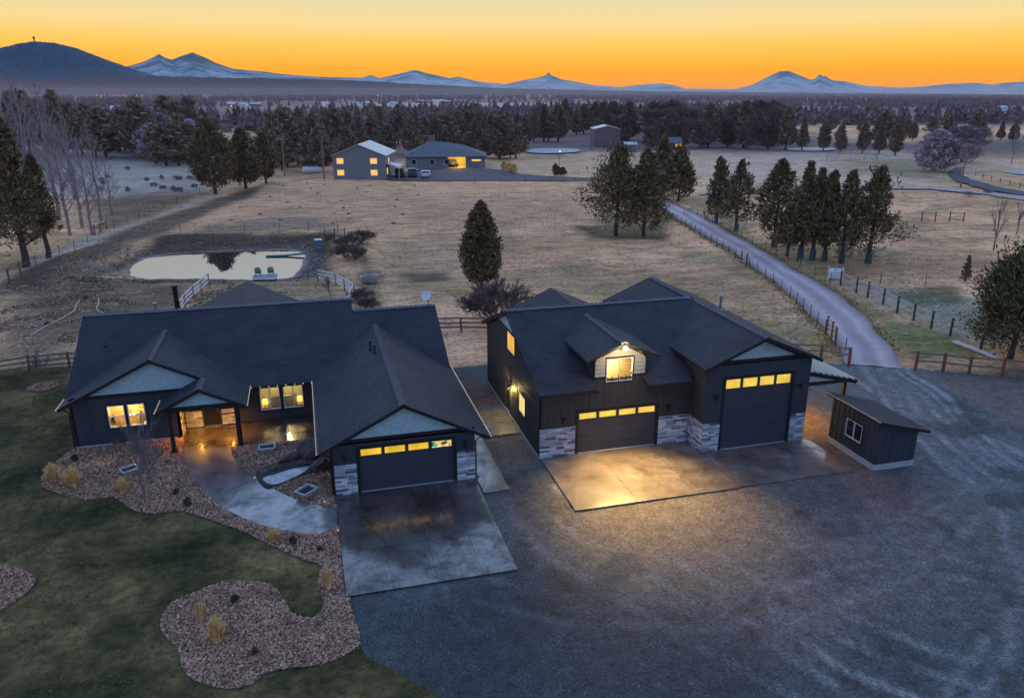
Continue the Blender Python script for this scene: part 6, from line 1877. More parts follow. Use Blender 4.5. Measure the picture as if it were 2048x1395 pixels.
fence('gate_panel', 'white wire gate on the meadow right of the wrapped junipers, right half', gps([(1899, 440), (1927, 441)]), 1.6, 0.12, 3.0, (0.3, 1.4), (0.04, 0.08), mt['wood_dark'], mt['wood'], (0.6, 0.9, 1.2), cat='gate')
fence('corner_brace', 'white timber brace beside the lane bend', gps([(1368, 432), (1385, 428)]), 1.6, 0.14, 2.0, (0.5, 1.2), (0.06, 0.12), mt['wood_pale'], mt['wood_pale'])
fence('corner_brace', 'pale rail brace under the wrapped junipers', gps([(1545, 496), (1595, 522)]), 1.6, 0.14, 6.0, (1.4,), (0.08, 0.12), mt['wood_dark'], mt['wood_pale'])

# ================================================================== garden and yard objects
def grass_clump(px, py, top, wpx, label, seed):
    g = gp(px, py, 0.08)
    D = depth(g); h = (py - top) * D / FPX * 1.05; w = wpx * D / FPX
    rs = np.random.RandomState(seed)
    n = 420
    a = rs.rand(n) * 6.283; r = np.abs(rs.randn(n)) * 0.06
    d = np.stack([np.cos(a), np.sin(a)], 1)
    b = d * r[:, None]
    ln = w * 0.5 * rs.rand(n) ** 1.4
    H = h * (0.45 + 0.6 * rs.rand(n)) * (1 - 0.35 * ln / (w * 0.5))
    W = 0.014 + 0.010 * rs.rand(n)
    s = np.stack([-d[:, 1], d[:, 0]], 1) * W[:, None]
    m1 = b + d * (ln * 0.35)[:, None]; e = b + d * ln[:, None]
    V = np.stack([np.c_[b - s, np.zeros(n)], np.c_[b + s, np.zeros(n)], np.c_[m1 + s, H * 0.6], np.c_[m1 - s, H * 0.6], np.c_[e + s * 0.5, H], np.c_[e - s * 0.5, H]], 1).reshape(-1, 3)
    k = np.arange(n)[:, None] * 6
    F = np.concatenate([k + np.array([[0, 1, 2, 3]]), k + np.array([[3, 2, 4, 5]])])
    o = link('ornamental_grass', np_mesh('ornamental_grass', V, F), mt['straw'])
    o.location = g
    return setp(o, label, 'grass', 'dry ornamental grasses in the mulch')
for a in [(108, 962, 922, 34, 'bushy straw grass clump at the left tip of the mulch bed', 1), (148, 972, 928, 36, 'bushy straw grass clump, second from the left tip of the bed', 2), (246, 986, 950, 26, 'thin straw grass clump beside the planter and sapling', 3),
          (547, 1080, 1056, 24, 'low straw grass clump below the curved walk', 4), (656, 1175, 1125, 24, 'tall narrow straw grass clump beside the driveway', 5), (435, 1282, 1224, 36, 'largest golden straw grass clump in the front bed', 6), (404, 1234, 1200, 20, 'smaller straw grass clump left behind the largest one', 7)]:
    grass_clump(*a)
def twig_shrub(px, py, r, label, seed):
    g = gp(px, py, 0.08)
    cm = crown_mesh('twig_shrub', seed, r * 1.5, r * 1.7, 0.0, 'oval', 20, 16, 0.07)
    o = link('twig_shrub', cm, mt['red_twig'])
    o.location = g
    setp(o, label, 'shrub', 'small reddish shrubs in the mulch')
for i, a in enumerate([(376, 1010, 0.32, 'red-brown shrub beside the outer edge of the curved walk'), (353, 988, 0.24, 'small faint red shrub up from the red-brown one'), (586, 1086, 0.26, 'brown twiggy shrub right of the low grass below the walk'), (470, 1202, 0.22, 'small grey-brown shrub behind the grasses of the front bed'), (510, 1306, 0.16, 'tiny dark shrub right of the largest grass clump'), (150, 920, 0.25, 'dark twiggy shrub at the house corner'), (640, 1100, 0.15, 'tiny brown shrub near the driveway edge')]):
    twig_shrub(*a, 200 + i)
def planter(px, py, rz, label, s=1.0):
    g = gp(px, py, 0.08)
    t = empty('planter', g, label, 'planter', 'tapered square planters', rz=rz)
    def ring(a0, b0, z0, a1, b1, z1):
        return [(-a0, -b0, z0), (a0, -b0, z0), (a0, b0, z0), (-a0, b0, z0), (-a1, -b1, z1), (a1, -b1, z1), (a1, b1, z1), (-a1, b1, z1)]
    q = [(0, 1, 5, 4), (1, 2, 6, 5), (2, 3, 7, 6), (3, 0, 4, 7)]
    a, b, h = 0.34 * s, 0.26 * s, 0.34 * s
    mb = MB().add(ring(a, b, 0, a * 1.35, b * 1.35, h), q).add([], [])
    mb.add(ring(a * 1.35, b * 1.35, h, a * 1.23, b * 1.20, h + 0.002), q)
    mb.add(ring(a * 1.23, b * 1.20, h + 0.002, a * 1.15, b * 1.12, h - 0.10), q)
    me = bpy.data.meshes.new('pot'); me.from_pydata(mb.v, [], mb.f); me.update()
    link('pot', me, mt['planter'], t)
    mb = MB().box(-a * 1.16, a * 1.16, -b * 1.13, b * 1.13, h - 0.14, h - 0.08)
    me = bpy.data.meshes.new('soil'); me.from_pydata(mb.v, [], mb.f); me.update()
    link('soil', me, mt['soil'], t)
    rim = MB()
    for x0, y0, x1, y1 in ((-1, -1, 1, -1), (1, -1, 1, 1), (1, 1, -1, 1), (-1, 1, -1, -1)):
        rim.bar((x0 * a * 1.34, y0 * b * 1.34, h), (x1 * a * 1.34, y1 * b * 1.34, h), 0.035, 0.04)
    me = bpy.data.meshes.new('rim'); me.from_pydata(rim.v, [], rim.f); me.update()
    link('rim', me, mt['white'], t)
mt['planter'] = M('grey_planter', (0.30, 0.31, 0.32), 0.6, 0.2, 5, 40, 0.2)
planter(535, 902, 0.05, 'grey square planter in front of the porch slab', 0.95)
planter(614, 990, 0.75, 'grey square planter turned cornerwise beside the garage corner', 1.0)
planter(260, 946, 0.5, 'grey square planter left of the sapling trunk', 0.9)
# boulders of the dry pond feature
def boulder(name, label, loc, size, seed, rz=0, mat='rock', flat=0.0):
    import bmesh
    bm = bmesh.new()
    bmesh.ops.create_icosphere(bm, subdivisions=3, radius=1.0)
    rs = np.random.RandomState(seed)
    pl = rs.randn(16, 3); pl /= np.linalg.norm(pl, axis=1)[:, None]; dd = 0.42 + 0.35 * rs.rand(16)
    for v in bm.verts:
        c = np.array(v.co)
        for p, q in zip(pl, dd):
            k = c @ p
            if k > q: c = c - p * (k - q) * 0.97
        c = c * (1 + 0.10 * (vn(np.array([c[0] * 3]), np.array([c[1] * 3 + c[2] * 2]), 1.0, seed)[0] - 0.5))
        v.co = (c[0] * size[0], c[1] * size[1], max(c[2], -0.6) * size[2])
    me = bpy.data.meshes.new(name); bm.to_mesh(me); bm.free()
    o = link(name, me, mt[mat])
    o.location = loc; o.rotation_euler = (0, 0, rz)
    return setp(o, label, 'boulder', 'boulders of the small garden pool')
g = gp(618, 905, 0.2); boulder('boulder', 'largest pale-topped boulder under the garage eave', (g[0] + 0.1, g[1] - 0.4, 0.42), (0.95, 0.85, 0.75), 3, 0.3)
g = gp(640, 935, 0.2); boulder('boulder', 'brown boulder lit orange on its right side', (g[0] - 0.1, g[1], 0.32), (0.75, 0.6, 0.62), 5, 0.8)
g = gp(584, 915, 0.2); boulder('boulder', 'long bluish slab boulder left of the largest one', (g[0], g[1], 0.22), (1.05, 0.42, 0.36), 7, 0.35)
g = gp(550, 932, 0.2); boulder('boulder', 'low brown boulder in the middle of the pool rim', (g[0], g[1], 0.16), (0.75, 0.34, 0.28), 9, 0.3)
g = gp(525, 942, 0.1); boulder('boulder', 'small dark boulder at the left tip of the pool', (g[0], g[1], 0.12), (0.5, 0.28, 0.2), 11, 0.5)
g = gp(600, 925, 0.1); boulder('boulder', 'dark round boulder at the foot of the largest one', (g[0] + 0.2, g[1] - 0.35, 0.22), (0.42, 0.35, 0.36), 13, 0.1)
mt['ice'] = M('pale_ice_sheet', (0.34, 0.37, 0.41), 0.2, 0.6, 2.5, 12, 0.3, 0.02, spec=0.6)
sheet('garden_pool', smooth_poly(gps([(526, 958), (550, 950), (590, 938), (622, 934), (600, 950), (575, 962), (552, 970), (535, 968)], 0.1), 3), 0.172, mt['ice'], kind='structure')
sheet('pool_liner', smooth_poly(gps([(512, 944), (560, 925), (610, 915), (650, 930), (625, 944), (590, 956), (545, 974), (528, 972)], 0.09), 3), 0.160, mt['soil'], kind='structure')
boulder('log_round', 'dark log round leaning in the corner by the downspout', (gp(655, 940)[0], gp(655, 940)[1] + 0.2, 0.3), (0.18, 0.5, 0.38), 15, 0.2, 'bark')['category'] = 'log'
# path lights
for i, (px, py, lb) in enumerate([(650, 1010, 'path light at the inner edge of the curved walk'), (677, 1068, 'path light where the walk meets the driveway'), (510, 962, 'path light at the bend of the curved walk')]):
    g = gp(px, py, 0.08)
    t = empty('path_light', g, lb, 'path light', 'path lights along the walk')
    for nm, mb, m_ in (('stake', MB().tube([(0, 0, -0.05), (0, 0, 0.24)], 0.012, 6), 'black_metal'), ('lens', MB().lathe([(0.035, 0.2), (0.045, 0.26)], (0, 0, 0), 8), 'bulb'), ('cap', MB().lathe([(0.075, 0.262), (0.02, 0.31)], (0, 0, 0), 8), 'metal')):
        me = bpy.data.meshes.new(nm); me.from_pydata(mb.v, [], mb.f); me.update(); link(nm, me, mt[m_], t)

# pond side: dock, chairs, pump box, tub, pipe
mt['dock'] = M('grey_dock_board', (0.40, 0.40, 0.42), 0.8, 0.2, 3, 40, 0.2)
mt['chair_green'] = M('green_chair_paint', (0.02, 0.13, 0.09), 0.5, 0.15, 3, 30, 0)
c0 = gp(530, 553, -0.2)
dk = empty('dock', (c0[0], c0[1], -0.25), 'small grey plank dock at the near shore of the pond', 'dock')
for k in range(9):
    boxp('plank', mt['dock'], dk, c0[0] - 1.35, c0[0] + 1.35, c0[1] - 1.3 + k * 0.30, c0[1] - 1.3 + k * 0.30 + 0.28, -0.24, -0.20)
for x in (-1.2, 1.2):
    boxp('bearer', mt['wood_dark'], dk, c0[0] + x - 0.06, c0[0] + x + 0.06, c0[1] - 1.3, c0[1] + 1.4, -0.42, -0.243)
    for y in (-1.1, 1.25):
        boxp('pile', mt['wood_dark'], dk, c0[0] + x - 0.05, c0[0] + x + 0.05, c0[1] + y - 0.05, c0[1] + y + 0.05, -1.2, -0.423)
def adirondack(x, y, z, label):
    t = empty('garden_chair', (x, y, z), label, 'chair', 'green garden chairs on the dock')
    gm = mt['chair_green']
    # faces the pond (+Y): back towards the camera
    for k in range(5):
        u = x - 0.24 + k * 0.12
        hgt_ = 0.98 + 0.10 * math.sin(math.pi * (k + 0.5) / 5)
        MB().slab([(u - 0.052, y - 0.18, z + 0.32), (u + 0.052, y - 0.18, z + 0.32), (u + 0.052, y - 0.44, z + hgt_), (u - 0.052, y - 0.44, z + hgt_)], (0, 0.025, 0.01)).build('back_slat', gm, t)
    MB().slab([(x - 0.28, y - 0.20, z + 0.32), (x + 0.28, y - 0.20, z + 0.32), (x + 0.28, y + 0.34, z + 0.42), (x - 0.28, y + 0.34, z + 0.42)], (0, 0, -0.03)).build('seat', gm, t)
    for s in (-1, 1):
        boxp('arm', gm, t, x + s * 0.34 - 0.07, x + s * 0.34 + 0.07, y - 0.34, y + 0.38, z + 0.60, z + 0.625)
        boxp('leg', gm, t, x + s * 0.31 - 0.02, x + s * 0.31 + 0.02, y + 0.26, y + 0.36, z, z + 0.60)
        MB().bar((x + s * 0.29, y + 0.30, z + 0.38), (x + s * 0.29, y - 0.50, z + 0.04), 0.03, 0.10).build('leg', gm, t)
adirondack(c0[0] - 0.75, c0[1] + 0.55, -0.20, 'green garden chair on the left of the dock')
adirondack(c0[0] + 0.65, c0[1] + 0.55, -0.20, 'green garden chair on the right of the dock')
g = gp(637, 494)
pb_ = empty('pump_box', (g[0], g[1], 0.1), 'blue pump box with a white lid on the pond bank', 'box')
boxp('body', M('blue_plastic', (0.10, 0.22, 0.40), 0.5, 0.15), pb_, g[0] - 0.42, g[0] + 0.42, g[1] - 0.35, g[1] + 0.35, 0.0, 0.95)
boxp('lid', mt['white'], pb_, g[0] - 0.5, g[0] + 0.5, g[1] - 0.43, g[1] + 0.43, 0.953, 1.05)
g = gp(662, 484)
wb = empty('headgate', (g[0], g[1], 0.1), 'small brown timber headgate at the corner of the pond', 'gate')
boxp('board', mt['wood_red'], wb, g[0] - 0.7, g[0] + 0.5, g[1] - 0.05, g[1] + 0.05, 0.0, 1.1)
for x in (-0.75, 0.55, 1.9):
    boxp('post', mt['wood_dark'], wb, g[0] + x - 0.06, g[0] + x + 0.06, g[1] - 0.06, g[1] + 0.06, -0.1, 1.9)
a, b = gp(532, 512, POND_Z), gp(612, 510, POND_Z)
MB().tube([(a[0], a[1], POND_Z - 0.02), ((a[0] + b[0]) / 2, (a[1] + b[1]) / 2, POND_Z + 0.02), (b[0], b[1], POND_Z + 0.25)], 0.13, 8).build('intake_pipe', M('teal_pipe', (0.10, 0.24, 0.24), 0.5, 0.2), None, label='teal pipe lying across the far corner of the pond', cat='pipe')
g = gp(739, 563)
tb_ = empty('stock_tank', (g[0], g[1], 0.0), 'oval grey water trough on the grass right of the pond', 'trough')
MB().lathe([(0.85, 0.0), (0.95, 0.62), (0.99, 0.64), (0.95, 0.66), (0.90, 0.60), (0.86, 0.30)], (g[0], g[1], 0.0), 20, 1.0, 0.62).build('tank', mt['metal'], tb_)
MB().lathe([(0.02, 0.45), (0.88, 0.46)], (g[0], g[1], 0.0), 20, 1.0, 0.62).build('water', mt['water'], tb_)
# irrigation hoses on the rough ground
for i, (pp, lb) in enumerate([([(60, 668), (95, 648), (125, 632), (148, 618), (152, 605), (160, 597)], 'pale irrigation hose running down to the left on the rough ground'), ([(196, 594), (198, 604), (192, 612), (196, 620), (214, 626)], 'pale irrigation hose curling towards the house roof')]):
    q = gps(pp)
    q = [(p[0], p[1], gz1(p[0], p[1]) + 0.06) for p in q]
    h_ = MB().tube(q, 0.055, 6).build('irrigation_hose', mt['wood_pale'], None, label=lb, cat='hose')
for i, (px, py, lb) in enumerate([(95, 646, 'dark sprinkler hub on the left hose'), (172, 594, 'dark sprinkler hub between the two hoses')]):
    g = gp(px, py)
    boulder('sprinkler_hub', lb, (g[0], g[1], gz1(g[0], g[1]) + 0.1), (0.35, 0.3, 0.28), 40 + i, 0, 'soil')['category'] = 'sprinkler'
# white culvert tube beside the big pine, tank by the gate
a, b = gp(1908, 682, 0.2), gp(1994, 714, 0.2)
ct = empty('white_ladder', (a[0], a[1], 0), 'long white ladder-like rack lying by the big pine', 'ladder')
ax_l = np.array(b) - np.array(a); sd = np.cross(ax_l / np.linalg.norm(ax_l), (0, 0, 1)) * 0.16
MB().bar(np.array(a) + sd, np.array(b) + sd, 0.06, 0.12).build('rail', mt['white'], ct); MB().bar(np.array(a) - sd, np.array(b) - sd, 0.06, 0.12).build('rail', mt['white'], ct)
for k in range(22):
    p = np.array(a) + ax_l * (k + 0.5) / 22
    MB().bar(p - sd * 0.8, p + sd * 0.8, 0.12, 0.06).build('rung', mt['white'], ct)
g = gp(1670, 556)
wt = empty('water_tank', (g[0], g[1], 0), 'white plastic water tank behind the lane fence', 'tank')
MB().lathe([(0.62, 0.0), (0.66, 0.1), (0.66, 0.85), (0.5, 1.05), (0.15, 1.12)], (g[0], g[1], 0.0), 16).build('body', mt['white'], wt)
fence('corner_brace', 'white metal brace around the water tank by the lane', gps([(1656, 560), (1683, 562)]), 1.6, 0.12, 2.5, (0.7, 1.4), (0.06, 0.10), mt['white'], mt['white'])

# ================================================================== far farmstead
def far_house(name, label, cat, px0, px1, pb, wall_h, dep, roof_mat, wall_mat, rh, along=True, group=None, rot=0.0):
    """simple gabled building, eave along its front when along"""
    a, b = gp(px0, pb), gp(px1, pb)
    cx, cy = (a[0] + b[0]) / 2, (a[1] + b[1]) / 2
    L = math.hypot(b[0] - a[0], b[1] - a[1]); rz = math.atan2(b[1] - a[1], b[0] - a[0]) + rot
    t = empty(name, (cx, cy, 0.1), label, cat, group, rz=rz)
    def put(nm, mb, m_, par=None):
        me = bpy.data.meshes.new(nm); me.from_pydata(mb.v, [], mb.f); me.update(); return link(nm, me, m_, par or t)
    put('wall', MB().box(-L / 2, L / 2, 0, dep, -0.5, wall_h), wall_mat)
    o = 0.4
    if along:
        put('roof', MB().slab([(-L / 2 - o, -o, wall_h - 0.1), (L / 2 + o, -o, wall_h - 0.1), (L / 2 + o, dep / 2, wall_h + rh), (-L / 2 - o, dep / 2, wall_h + rh)], (0, 0, -0.15)), roof_mat)
        put('roof', MB().slab([(-L / 2 - o, dep + o, wall_h - 0.1), (L / 2 + o, dep + o, wall_h - 0.1), (L / 2 + o, dep / 2, wall_h + rh), (-L / 2 - o, dep / 2, wall_h + rh)], (0, 0, -0.15)), roof_mat)
        for s in (-1, 1):
            put('wall', MB().slab([(s * L / 2, 0, wall_h), (s * L / 2, dep, wall_h), (s * L / 2, dep / 2, wall_h + rh - 0.1)], (-s * 0.1, 0, 0)), wall_mat)
    else:
        put('wall', MB().slab([(-L / 2, 0, wall_h), (L / 2, 0, wall_h), (0, 0, wall_h + rh - 0.1)], (0, 0.1, 0)), wall_mat)
        for s in (-1, 1):
            put('roof', MB().slab([(s * (L / 2 + o), -o, wall_h - 0.15), (0, -o, wall_h + rh), (0, dep + o, wall_h + rh), (s * (L / 2 + o), dep + o, wall_h - 0.15)], (0, 0, -0.15)), roof_mat)
    return t, L, put
mt['slate_wall'] = M('slate_blue_siding', (0.20, 0.225, 0.25), 0.75, 0.15, 0.8, 8, 0.1)
mt['roof_pale'] = M('pale_metal_roof', (0.50, 0.52, 0.54), 0.45, 0.15, 1, 20, 0.05, metal=0.3)
mt['roof_grey'] = M('grey_composition_roof', (0.16, 0.16, 0.175), 0.85, 0.2, 1.2, 12, 0.3)
mt['red_wall'] = M('barn_red_siding', (0.20, 0.04, 0.035), 0.8, 0.2, 1)
mt['tan_wall'] = M('brown_metal_siding', (0.20, 0.155, 0.14), 0.7, 0.15, 1)
mt['lit_window'] = ME('lit_far_window', (1.0, 0.48, 0.10), 1.3, 0.3, 2)
mt['lit_bay'] = ME('lit_far_bay', (1.0, 0.66, 0.12), 1.1, 0.15, 0.4)
t, L, put = far_house('two_storey_house', 'slate blue two-storey house with pale roof across the field', 'house', 668, 772, 359, 5.6, 16, mt['roof_pale'], mt['slate_wall'], 2.5, False)
def fwin(put, x0, x1, z0, z1, m_='lit_window', y=-0.06):
    w = put('window', MB().box(x0 - 0.12, x1 + 0.12, y, 0.0, z0 - 0.12, z1 + 0.12), mt['white'])
    p = put('pane', MB().box(x0, x1, y - 0.02, y - 0.005, z0, z1), mt[m_], w)
    return w
for x0 in (-L * 0.42, L * 0.22):
    fwin(put, x0, x0 + 1.5, 3.6, 4.8); fwin(put, x0, x0 + 1.5, 0.9, 2.1)
put('side_window', MB().box(L / 2 + 0.003, L / 2 + 0.05, 2, 3.2, 0.9, 2.4), mt['lit_window']); put('side_window', MB().box(L / 2 + 0.003, L / 2 + 0.05, 5, 6, 3.4, 4.6), mt['lit_window'])
put('awning', MB().slab([(L / 2 + 0.06, 1.0, 3.6), (L / 2 + 3.2, 1.0, 2.7), (L / 2 + 3.2, 7, 2.7), (L / 2 + 0.06, 7, 3.6)], (0, 0, -0.12)), mt['roof_pale'])
for y in (1.2, 6.8): put('awning_post', MB().box(L / 2 + 3.0, L / 2 + 3.12, y, y + 0.12, 0, 2.6), mt['white'])
# long ranch house with hip roof and an open lit garage
a, b = gp(812, 337), gp(970, 336)
L = math.hypot(b[0] - a[0], b[1] - a[1]); rz = math.atan2(b[1] - a[1], b[0] - a[0])
rh_ = empty('ranch_house', (a[0], a[1], 0.1), 'long grey ranch house with hip roof and an open lit garage', 'house', rz=rz)
def putr(nm, mb, m_, par=None):
    me = bpy.data.meshes.new(nm); me.from_pydata(mb.v, [], mb.f); me.update(); return link(nm, me, m_, par or rh_)
g0, g1 = L * 0.53, L * 0.755
fR = Face('S', 0.0)
putr('wall', wall(fR, 0, L, -0.3, 3.2, [(g0, g1, 0.0, 2.9)], 0.2), mt['slate_wall'])
putr('wall', MB().box(0, L, 13.8, 14, -0.3, 3.2), mt['slate_wall']); putr('wall', MB().box(0, 0.2, 0.2, 13.8, -0.3, 3.2), mt['slate_wall']); putr('wall', MB().box(L - 0.2, L, 0.2, 13.8, -0.3, 3.2), mt['slate_wall'])
putr('garage_room', MB().box(g0 - 0.1, g1 + 0.1, 6.0, 6.1, 0.0, 3.1).box(g0 - 0.2, g0 - 0.1, 0.22, 6.0, 0, 3.1).box(g1 + 0.1, g1 + 0.2, 0.22, 6.0, 0, 3.1).box(g0 - 0.1, g1 + 0.1, 0.22, 6.0, -0.05, 0.03), mt['plaster'])
putr('garage_lamp', MB().box((g0 + g1) / 2 - 1, (g0 + g1) / 2 + 1, 2.5, 3.0, 2.95, 3.0), mt['lampshade'])
L_ = lamp('garage_light', (0, 0, 0), 900, (1.0, 0.66, 0.16), 0.3); L_.parent = rh_; L_.location = ((g0 + g1) / 2, 1.6, 2.7)
o = 0.7
for poly in ([(-o, -o, 3.1), (L + o, -o, 3.1), (L - 7, 7, 6.0), (7, 7, 6.9)], [(-o, 14 + o, 3.1), (L + o, 14 + o, 3.1), (L - 7, 7, 6.0), (7, 7, 6.9)], [(-o, -o, 3.1), (-o, 14 + o, 3.1), (7, 7, 6.9)], [(L + o, -o, 3.1), (L + o, 14 + o, 3.1), (L - 7, 7, 6.0)]):
    putr('roof', MB().slab(poly, (0, 0, -0.18)), mt['roof_grey'])
putr('chimney', MB().box(6.0, 7.6, 7.5, 9.0, 5.5, 8.1), mt['tan_wall'])
for x in (1.5, 6.5, 10.5): 
    w = putr('window', MB().box(x, x + 1.4, -0.06, -0.003, 0.9, 2.3), mt['white']); putr('pane', MB().box(x + 0.12, x + 1.28, -0.075, -0.062, 1.0, 2.2), mt['dark_glass'], w)
w = putr('window', MB().box(L * 0.83, L * 0.95, -0.06, -0.003, 1.7, 2.3), mt['white']); putr('pane', MB().box(L * 0.835, L * 0.945, -0.075, -0.062, 1.78, 2.22), mt['lit_window'], w)
def M_car(c, n): return M(n, c, 0.3, 0.08, 2, 20, 0, spec=0.6)
def car(px, py, rz, label, mat, kind='suv', scale=1.0):
    g = gp(px, py)
    t = empty('parked_car', (g[0], g[1], 0.12), label, 'car', 'cars on the far farm court', rz=rz)
    t.scale = (scale,) * 3
    def put(nm, mb, m_, par=None):
        me = bpy.data.meshes.new(nm); me.from_pydata(mb.v, [], mb.f); me.update(); return link(nm, me, m_, par or t)
    hh, ro = (1.85, 1.0) if kind == 'suv' else (1.42, 0.85)
    w = 0.92
    side = [(-2.3, 0.35), (2.3, 0.35), (2.35, 0.75), (2.2, ro), (1.1, ro + 0.06), (0.6, hh), (-1.7 if kind == 'suv' else -0.9, hh), (-2.2 if kind == 'suv' else -1.6, ro + 0.08), (-2.35, ro)]
    put('body', MB().slab([(x, -w, z) for x, z in side], (0, 2 * w, 0)), mat)
    for s in (-1, 1):
        y = s * (w + 0.01)
        put('window', MB().slab([(0.95, y, ro + 0.06), (0.52, y, hh - 0.1), (-1.5 if kind == 'suv' else -0.85, y, hh - 0.1), (-1.9 if kind == 'suv' else -1.35, y, ro + 0.10)], (0, s * 0.008, 0)), mt['dark_glass'])
        for x in (-1.4, 1.45):
            wh = put('wheel', MB().tube([(x, s * (w - 0.12), 0.34), (x, s * (w + 0.06), 0.34)], 0.34, 14), mt['black_metal'])
            put('rim', MB().tube([(x, s * (w + 0.06), 0.34), (x, s * (w + 0.075), 0.34)], 0.2, 10), mt['metal'], wh)
        put('headlight', MB().box(2.28, 2.36, s * 0.75 - 0.12, s * 0.75 + 0.12, 0.66, 0.80), mt['white'])
        put('tail_light', MB().box(-2.37, -2.33, s * 0.75 - 0.1, s * 0.75 + 0.1, 0.7, 0.95), mt['red_wall'])
    put('windscreen', MB().slab([(1.10, -w * 0.85, ro + 0.09), (1.10, w * 0.85, ro + 0.09), (0.64, w * 0.8, hh - 0.06), (0.64, -w * 0.8, hh - 0.06)], (0.02, 0, 0.01)), mt['dark_glass'])
    put('rear_window', MB().slab([(-2.16 if kind == 'suv' else -1.56, -w * 0.85, ro + 0.12), (-2.16 if kind == 'suv' else -1.56, w * 0.85, ro + 0.12), (-1.75 if kind == 'suv' else -0.97, w * 0.8, hh - 0.06), (-1.75 if kind == 'suv' else -0.97, -w * 0.8, hh - 0.06)], (-0.02, 0, 0.01)), mt['dark_glass'])
    return t
car(800, 354, rad(80), 'dark SUV parked beside the two-storey house', M_car((0.03, 0.03, 0.035), 'dark_car_paint'), 'suv', 1.15)
car(825, 354, rad(82), 'grey SUV parked right of the dark one', M_car((0.06, 0.06, 0.07), 'grey_car_paint'), 'suv', 1.1)
car(852, 355, rad(78), 'white sedan, rightmost of the three parked cars', M_car((0.75, 0.77, 0.80), 'white_car_paint'), 'sedan', 1.1)
gg = gp(907, 336)
cr = car(905, 334, rad(-85), 'dark car standing in the lit open garage', M_car((0.04, 0.03, 0.03), 'black_car_paint'), 'suv', 1.1); cr['group'] = 'car in the lit garage'
car(1075, 276, rad(20), 'blue-grey car parked by the red barn', M_car((0.16, 0.20, 0.28), 'blue_car_paint'), 'sedan', 1.4)
t, L, put = far_house('red_barn', 'dark red barn with pale roof beyond the far houses', 'barn', 1081, 1112, 274, 4.6, 9, mt['roof_pale'], mt['red_wall'], 2.6, True)
t, L, put = far_house('metal_building', 'tall plain brown metal building behind the far field', 'building', 1188, 1240, 294, 6.6, 14, mt['roof_pale'], mt['tan_wall'], 1.2, False)
t, L, put = far_house('low_barn', 'low barn with long pale eave left of the red barn', 'barn', 938, 980, 278, 2.6, 8, mt['roof_grey'], mt['white'], 2.0, True)
t, L, put = far_house('field_shelter', 'small dark field shelter right of the brown metal building', 'shed', 1250, 1272, 304, 2.6, 5, mt['roof_pale'], mt['tan_wall'], 0.6, True)
t, L, put = far_house('lit_cottage', 'low cottage with orange lit windows among far conifers', 'house', 1568, 1600, 282, 2.8, 8, mt['roof_grey'], mt['tan_wall'], 1.8, True)
fwin(put, -2.5, 0.5, 1.0, 2.2); fwin(put, 2.0, 3.6, 1.0, 2.2)
t, L, put = far_house('lit_cottage', 'low cottage with a single lit window in the brown thicket', 'house', 1340, 1362, 300, 2.6, 7, mt['roof_grey'], mt['tan_wall'], 1.6, True)
fwin(put, 0.0, 2.0, 1.0, 2.0)
rs = random.Random(8)
town = [(455, 214), (478, 212), (500, 213), (640, 211), (655, 213), (700, 212), (725, 211), (780, 212), (835, 206), (862, 205), (880, 207), (905, 206), (1125, 213), (1160, 211), (1190, 215), (1210, 212), (1345, 214), (1382, 217), (1690, 238), (2000, 222), (310, 226), (220, 222)]
for i, (px, py) in enumerate(town):
    w = rs.uniform(12, 26)
    t, L, put = far_house('town_house', 'tiny pale-roofed house among the hazy trees of the valley', 'house', px, px + w, py, rs.uniform(3, 4.5), rs.uniform(8, 14), mt['roof_pale'] if i % 3 else mt['white'], mt['white'] if i % 2 else mt['tan_wall'], rs.uniform(1.5, 3), True, 'houses of the far valley')
    if i % 3 == 0:
        put('lit_window', MB().box(-1.2, 1.2, -0.3, -0.02, 0.6, 2.6), mt['lit_window'])
# propane tank
g = gp(624, 348)
pt = empty('propane_tank', (g[0], g[1], 0.1), 'white propane tank left of the two-storey house', 'tank')
MB().tube([(g[0] - 2.4, g[1], 1.1), (g[0] - 2.1, g[1], 1.1), (g[0] + 2.1, g[1], 1.1), (g[0] + 2.4, g[1], 1.1)], [0.25, 0.75, 0.75, 0.25], 14).build('tank', mt['white'], pt)
for x in (-1.4, 1.4): boxp('foot', mt['concrete_pale'], pt, g[0] + x - 0.15, g[0] + x + 0.15, g[1] - 0.4, g[1] + 0.4, -0.1, 0.45)
# utility poles
def pole(px, pb, ptop, label, arm=True):
    g = gp(px, pb); h = hgt(px, pb, ptop)
    t = empty('utility_pole', (g[0], g[1], 0), label, 'pole', 'utility poles')
    MB().tube([(g[0], g[1], -0.3), (g[0], g[1], h)], [0.19, 0.13], 8).build('shaft', mt['wood'], t)
    if arm:
        MB().bar((g[0] - 1.1, g[1], h - 0.5), (g[0] + 1.1, g[1], h - 0.5), 0.10, 0.12).build('cross_arm', mt['wood'], t)
        for x in (-0.9, 0.9): MB().lathe([(0.05, -0.44), (0.07, -0.36), (0.03, -0.28)], (g[0] + x, g[1], h), 6).build('insulator', mt['white'], t)
pole(570, 352, 282, 'grey utility pole left of the far two-storey house')
pole(649, 361, 281, 'utility pole just in front of the far two-storey house', False)
pole(1921, 374, 298, 'leaning brown utility pole beside the side road')
pole(1268, 312, 285, 'short pale pole by the far field shelter', False)
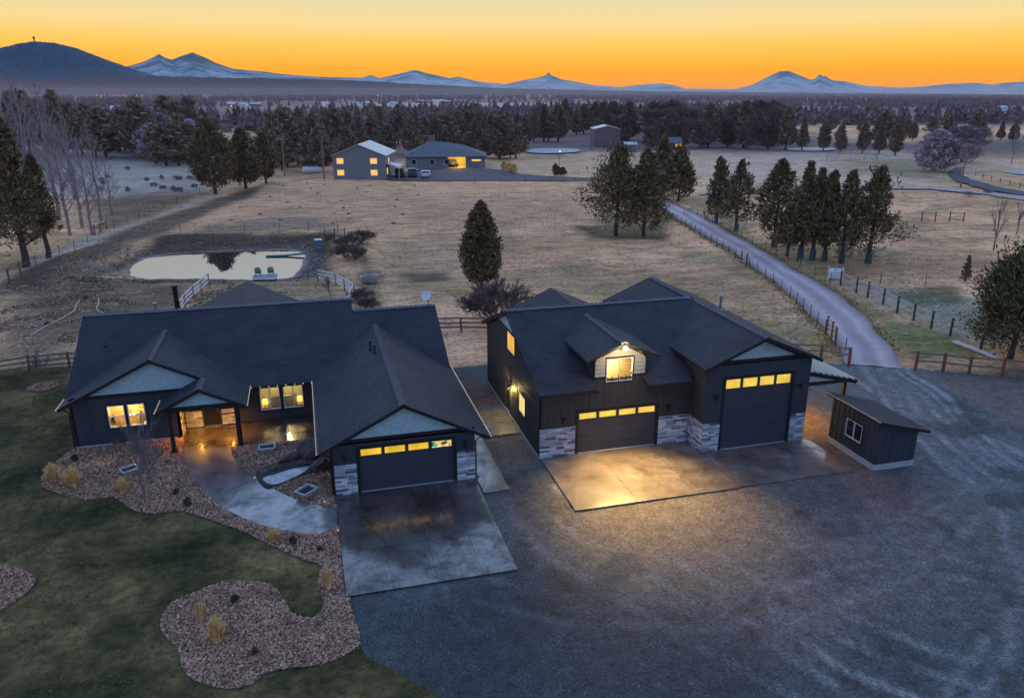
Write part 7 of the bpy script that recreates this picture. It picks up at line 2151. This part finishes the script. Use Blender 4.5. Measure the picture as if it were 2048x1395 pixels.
# yard lamp and clipped yews by the far court
g = gp(1119, 346)
yl = empty('yard_lamp', (g[0], g[1], 0), 'thin yard lamp post between the round bushes at the far court', 'lamp')
MB().tube([(g[0], g[1], -0.1), (g[0], g[1], 5.2)], 0.06, 6).build('shaft', mt['black_metal'], yl)
MB().lathe([(0.05, 5.2), (0.28, 5.35), (0.28, 5.55), (0.05, 5.7)], (g[0], g[1], 0), 10).build('globe', mt['lamp_glow'] if 'lamp_glow' in mt else mt['lampshade'], yl)
for i, (px, py, hh, lb) in enumerate([(1111, 350, 3.0, 'upright dark clipped bush at the far court'), (1125, 350, 2.0, 'low round dark clipped bush beside the upright one')]):
    g = gp(px, py)
    o = link('clipped_bush', crown_mesh('clipped_bush', 300 + i, hh, 2.6, 0, 'oval', 60, 24, 0.28), mt['leaf'])
    o.location = (g[0], g[1], 0); setp(o, lb, 'shrub')
for i, (px, py) in enumerate([(1008, 340), (1018, 343), (1027, 346)]):
    g = gp(px, py)
    o = link('pampas_clump', crown_mesh('pampas_clump', 310 + i, 2.6, 2.6, 0, 'oval', 40, 20, 0.3), mt['straw'])
    o.location = (g[0], g[1], 0); setp(o, 'tan tall grass clump at the edge of the far court', 'grass', 'tan grass by the far court')
# lookout tower on the butte
d_ = ray(69, 84)
D_ = 11500.0
lt = empty('lookout_tower', (d_[0] / d_[1] * D_, D_, CAM_H + d_[2] / d_[1] * D_ - 12), 'tiny lookout tower on the crest of the butte', 'tower')
b0 = root_loc(lt)
for sx in (-1, 1):
    for sy in (-1, 1):
        MB().bar(b0 + np.array((sx * 9, sy * 9, 0)), b0 + np.array((sx * 5, sy * 5, 50)), 3, 3).build('leg', mt['wood_dark'], lt)
MB().box(b0[0] - 10, b0[0] + 10, b0[1] - 10, b0[1] + 10, b0[2] + 50, b0[2] + 66).build('cabin', mt['wood_dark'], lt)
MB().lathe([(16, 66), (2, 76)], tuple(b0), 4).build('roof', mt['wood_dark'], lt)

# ================================================================== valley haze
HAZE = True
if HAZE:
    hb = MB().box(-4200, 7200, -320, 5560, -12, 48)
    m = bpy.data.materials.new('valley_haze')
    m.use_nodes = True
    n, l = m.node_tree.nodes, m.node_tree.links
    n.remove(n['Principled BSDF'])
    pv = n.new('ShaderNodeVolumePrincipled')
    pv.inputs['Color'].default_value = (0.94, 0.84, 0.92, 1)
    pv.inputs['Density'].default_value = 0.00008
    pv.inputs['Anisotropy'].default_value = 0.3
    l.new(pv.outputs[0], n['Material Output'].inputs['Volume'])
    hb.build('haze', m, None, kind='stuff', label='thin dusk haze lying over the valley', cat='haze')
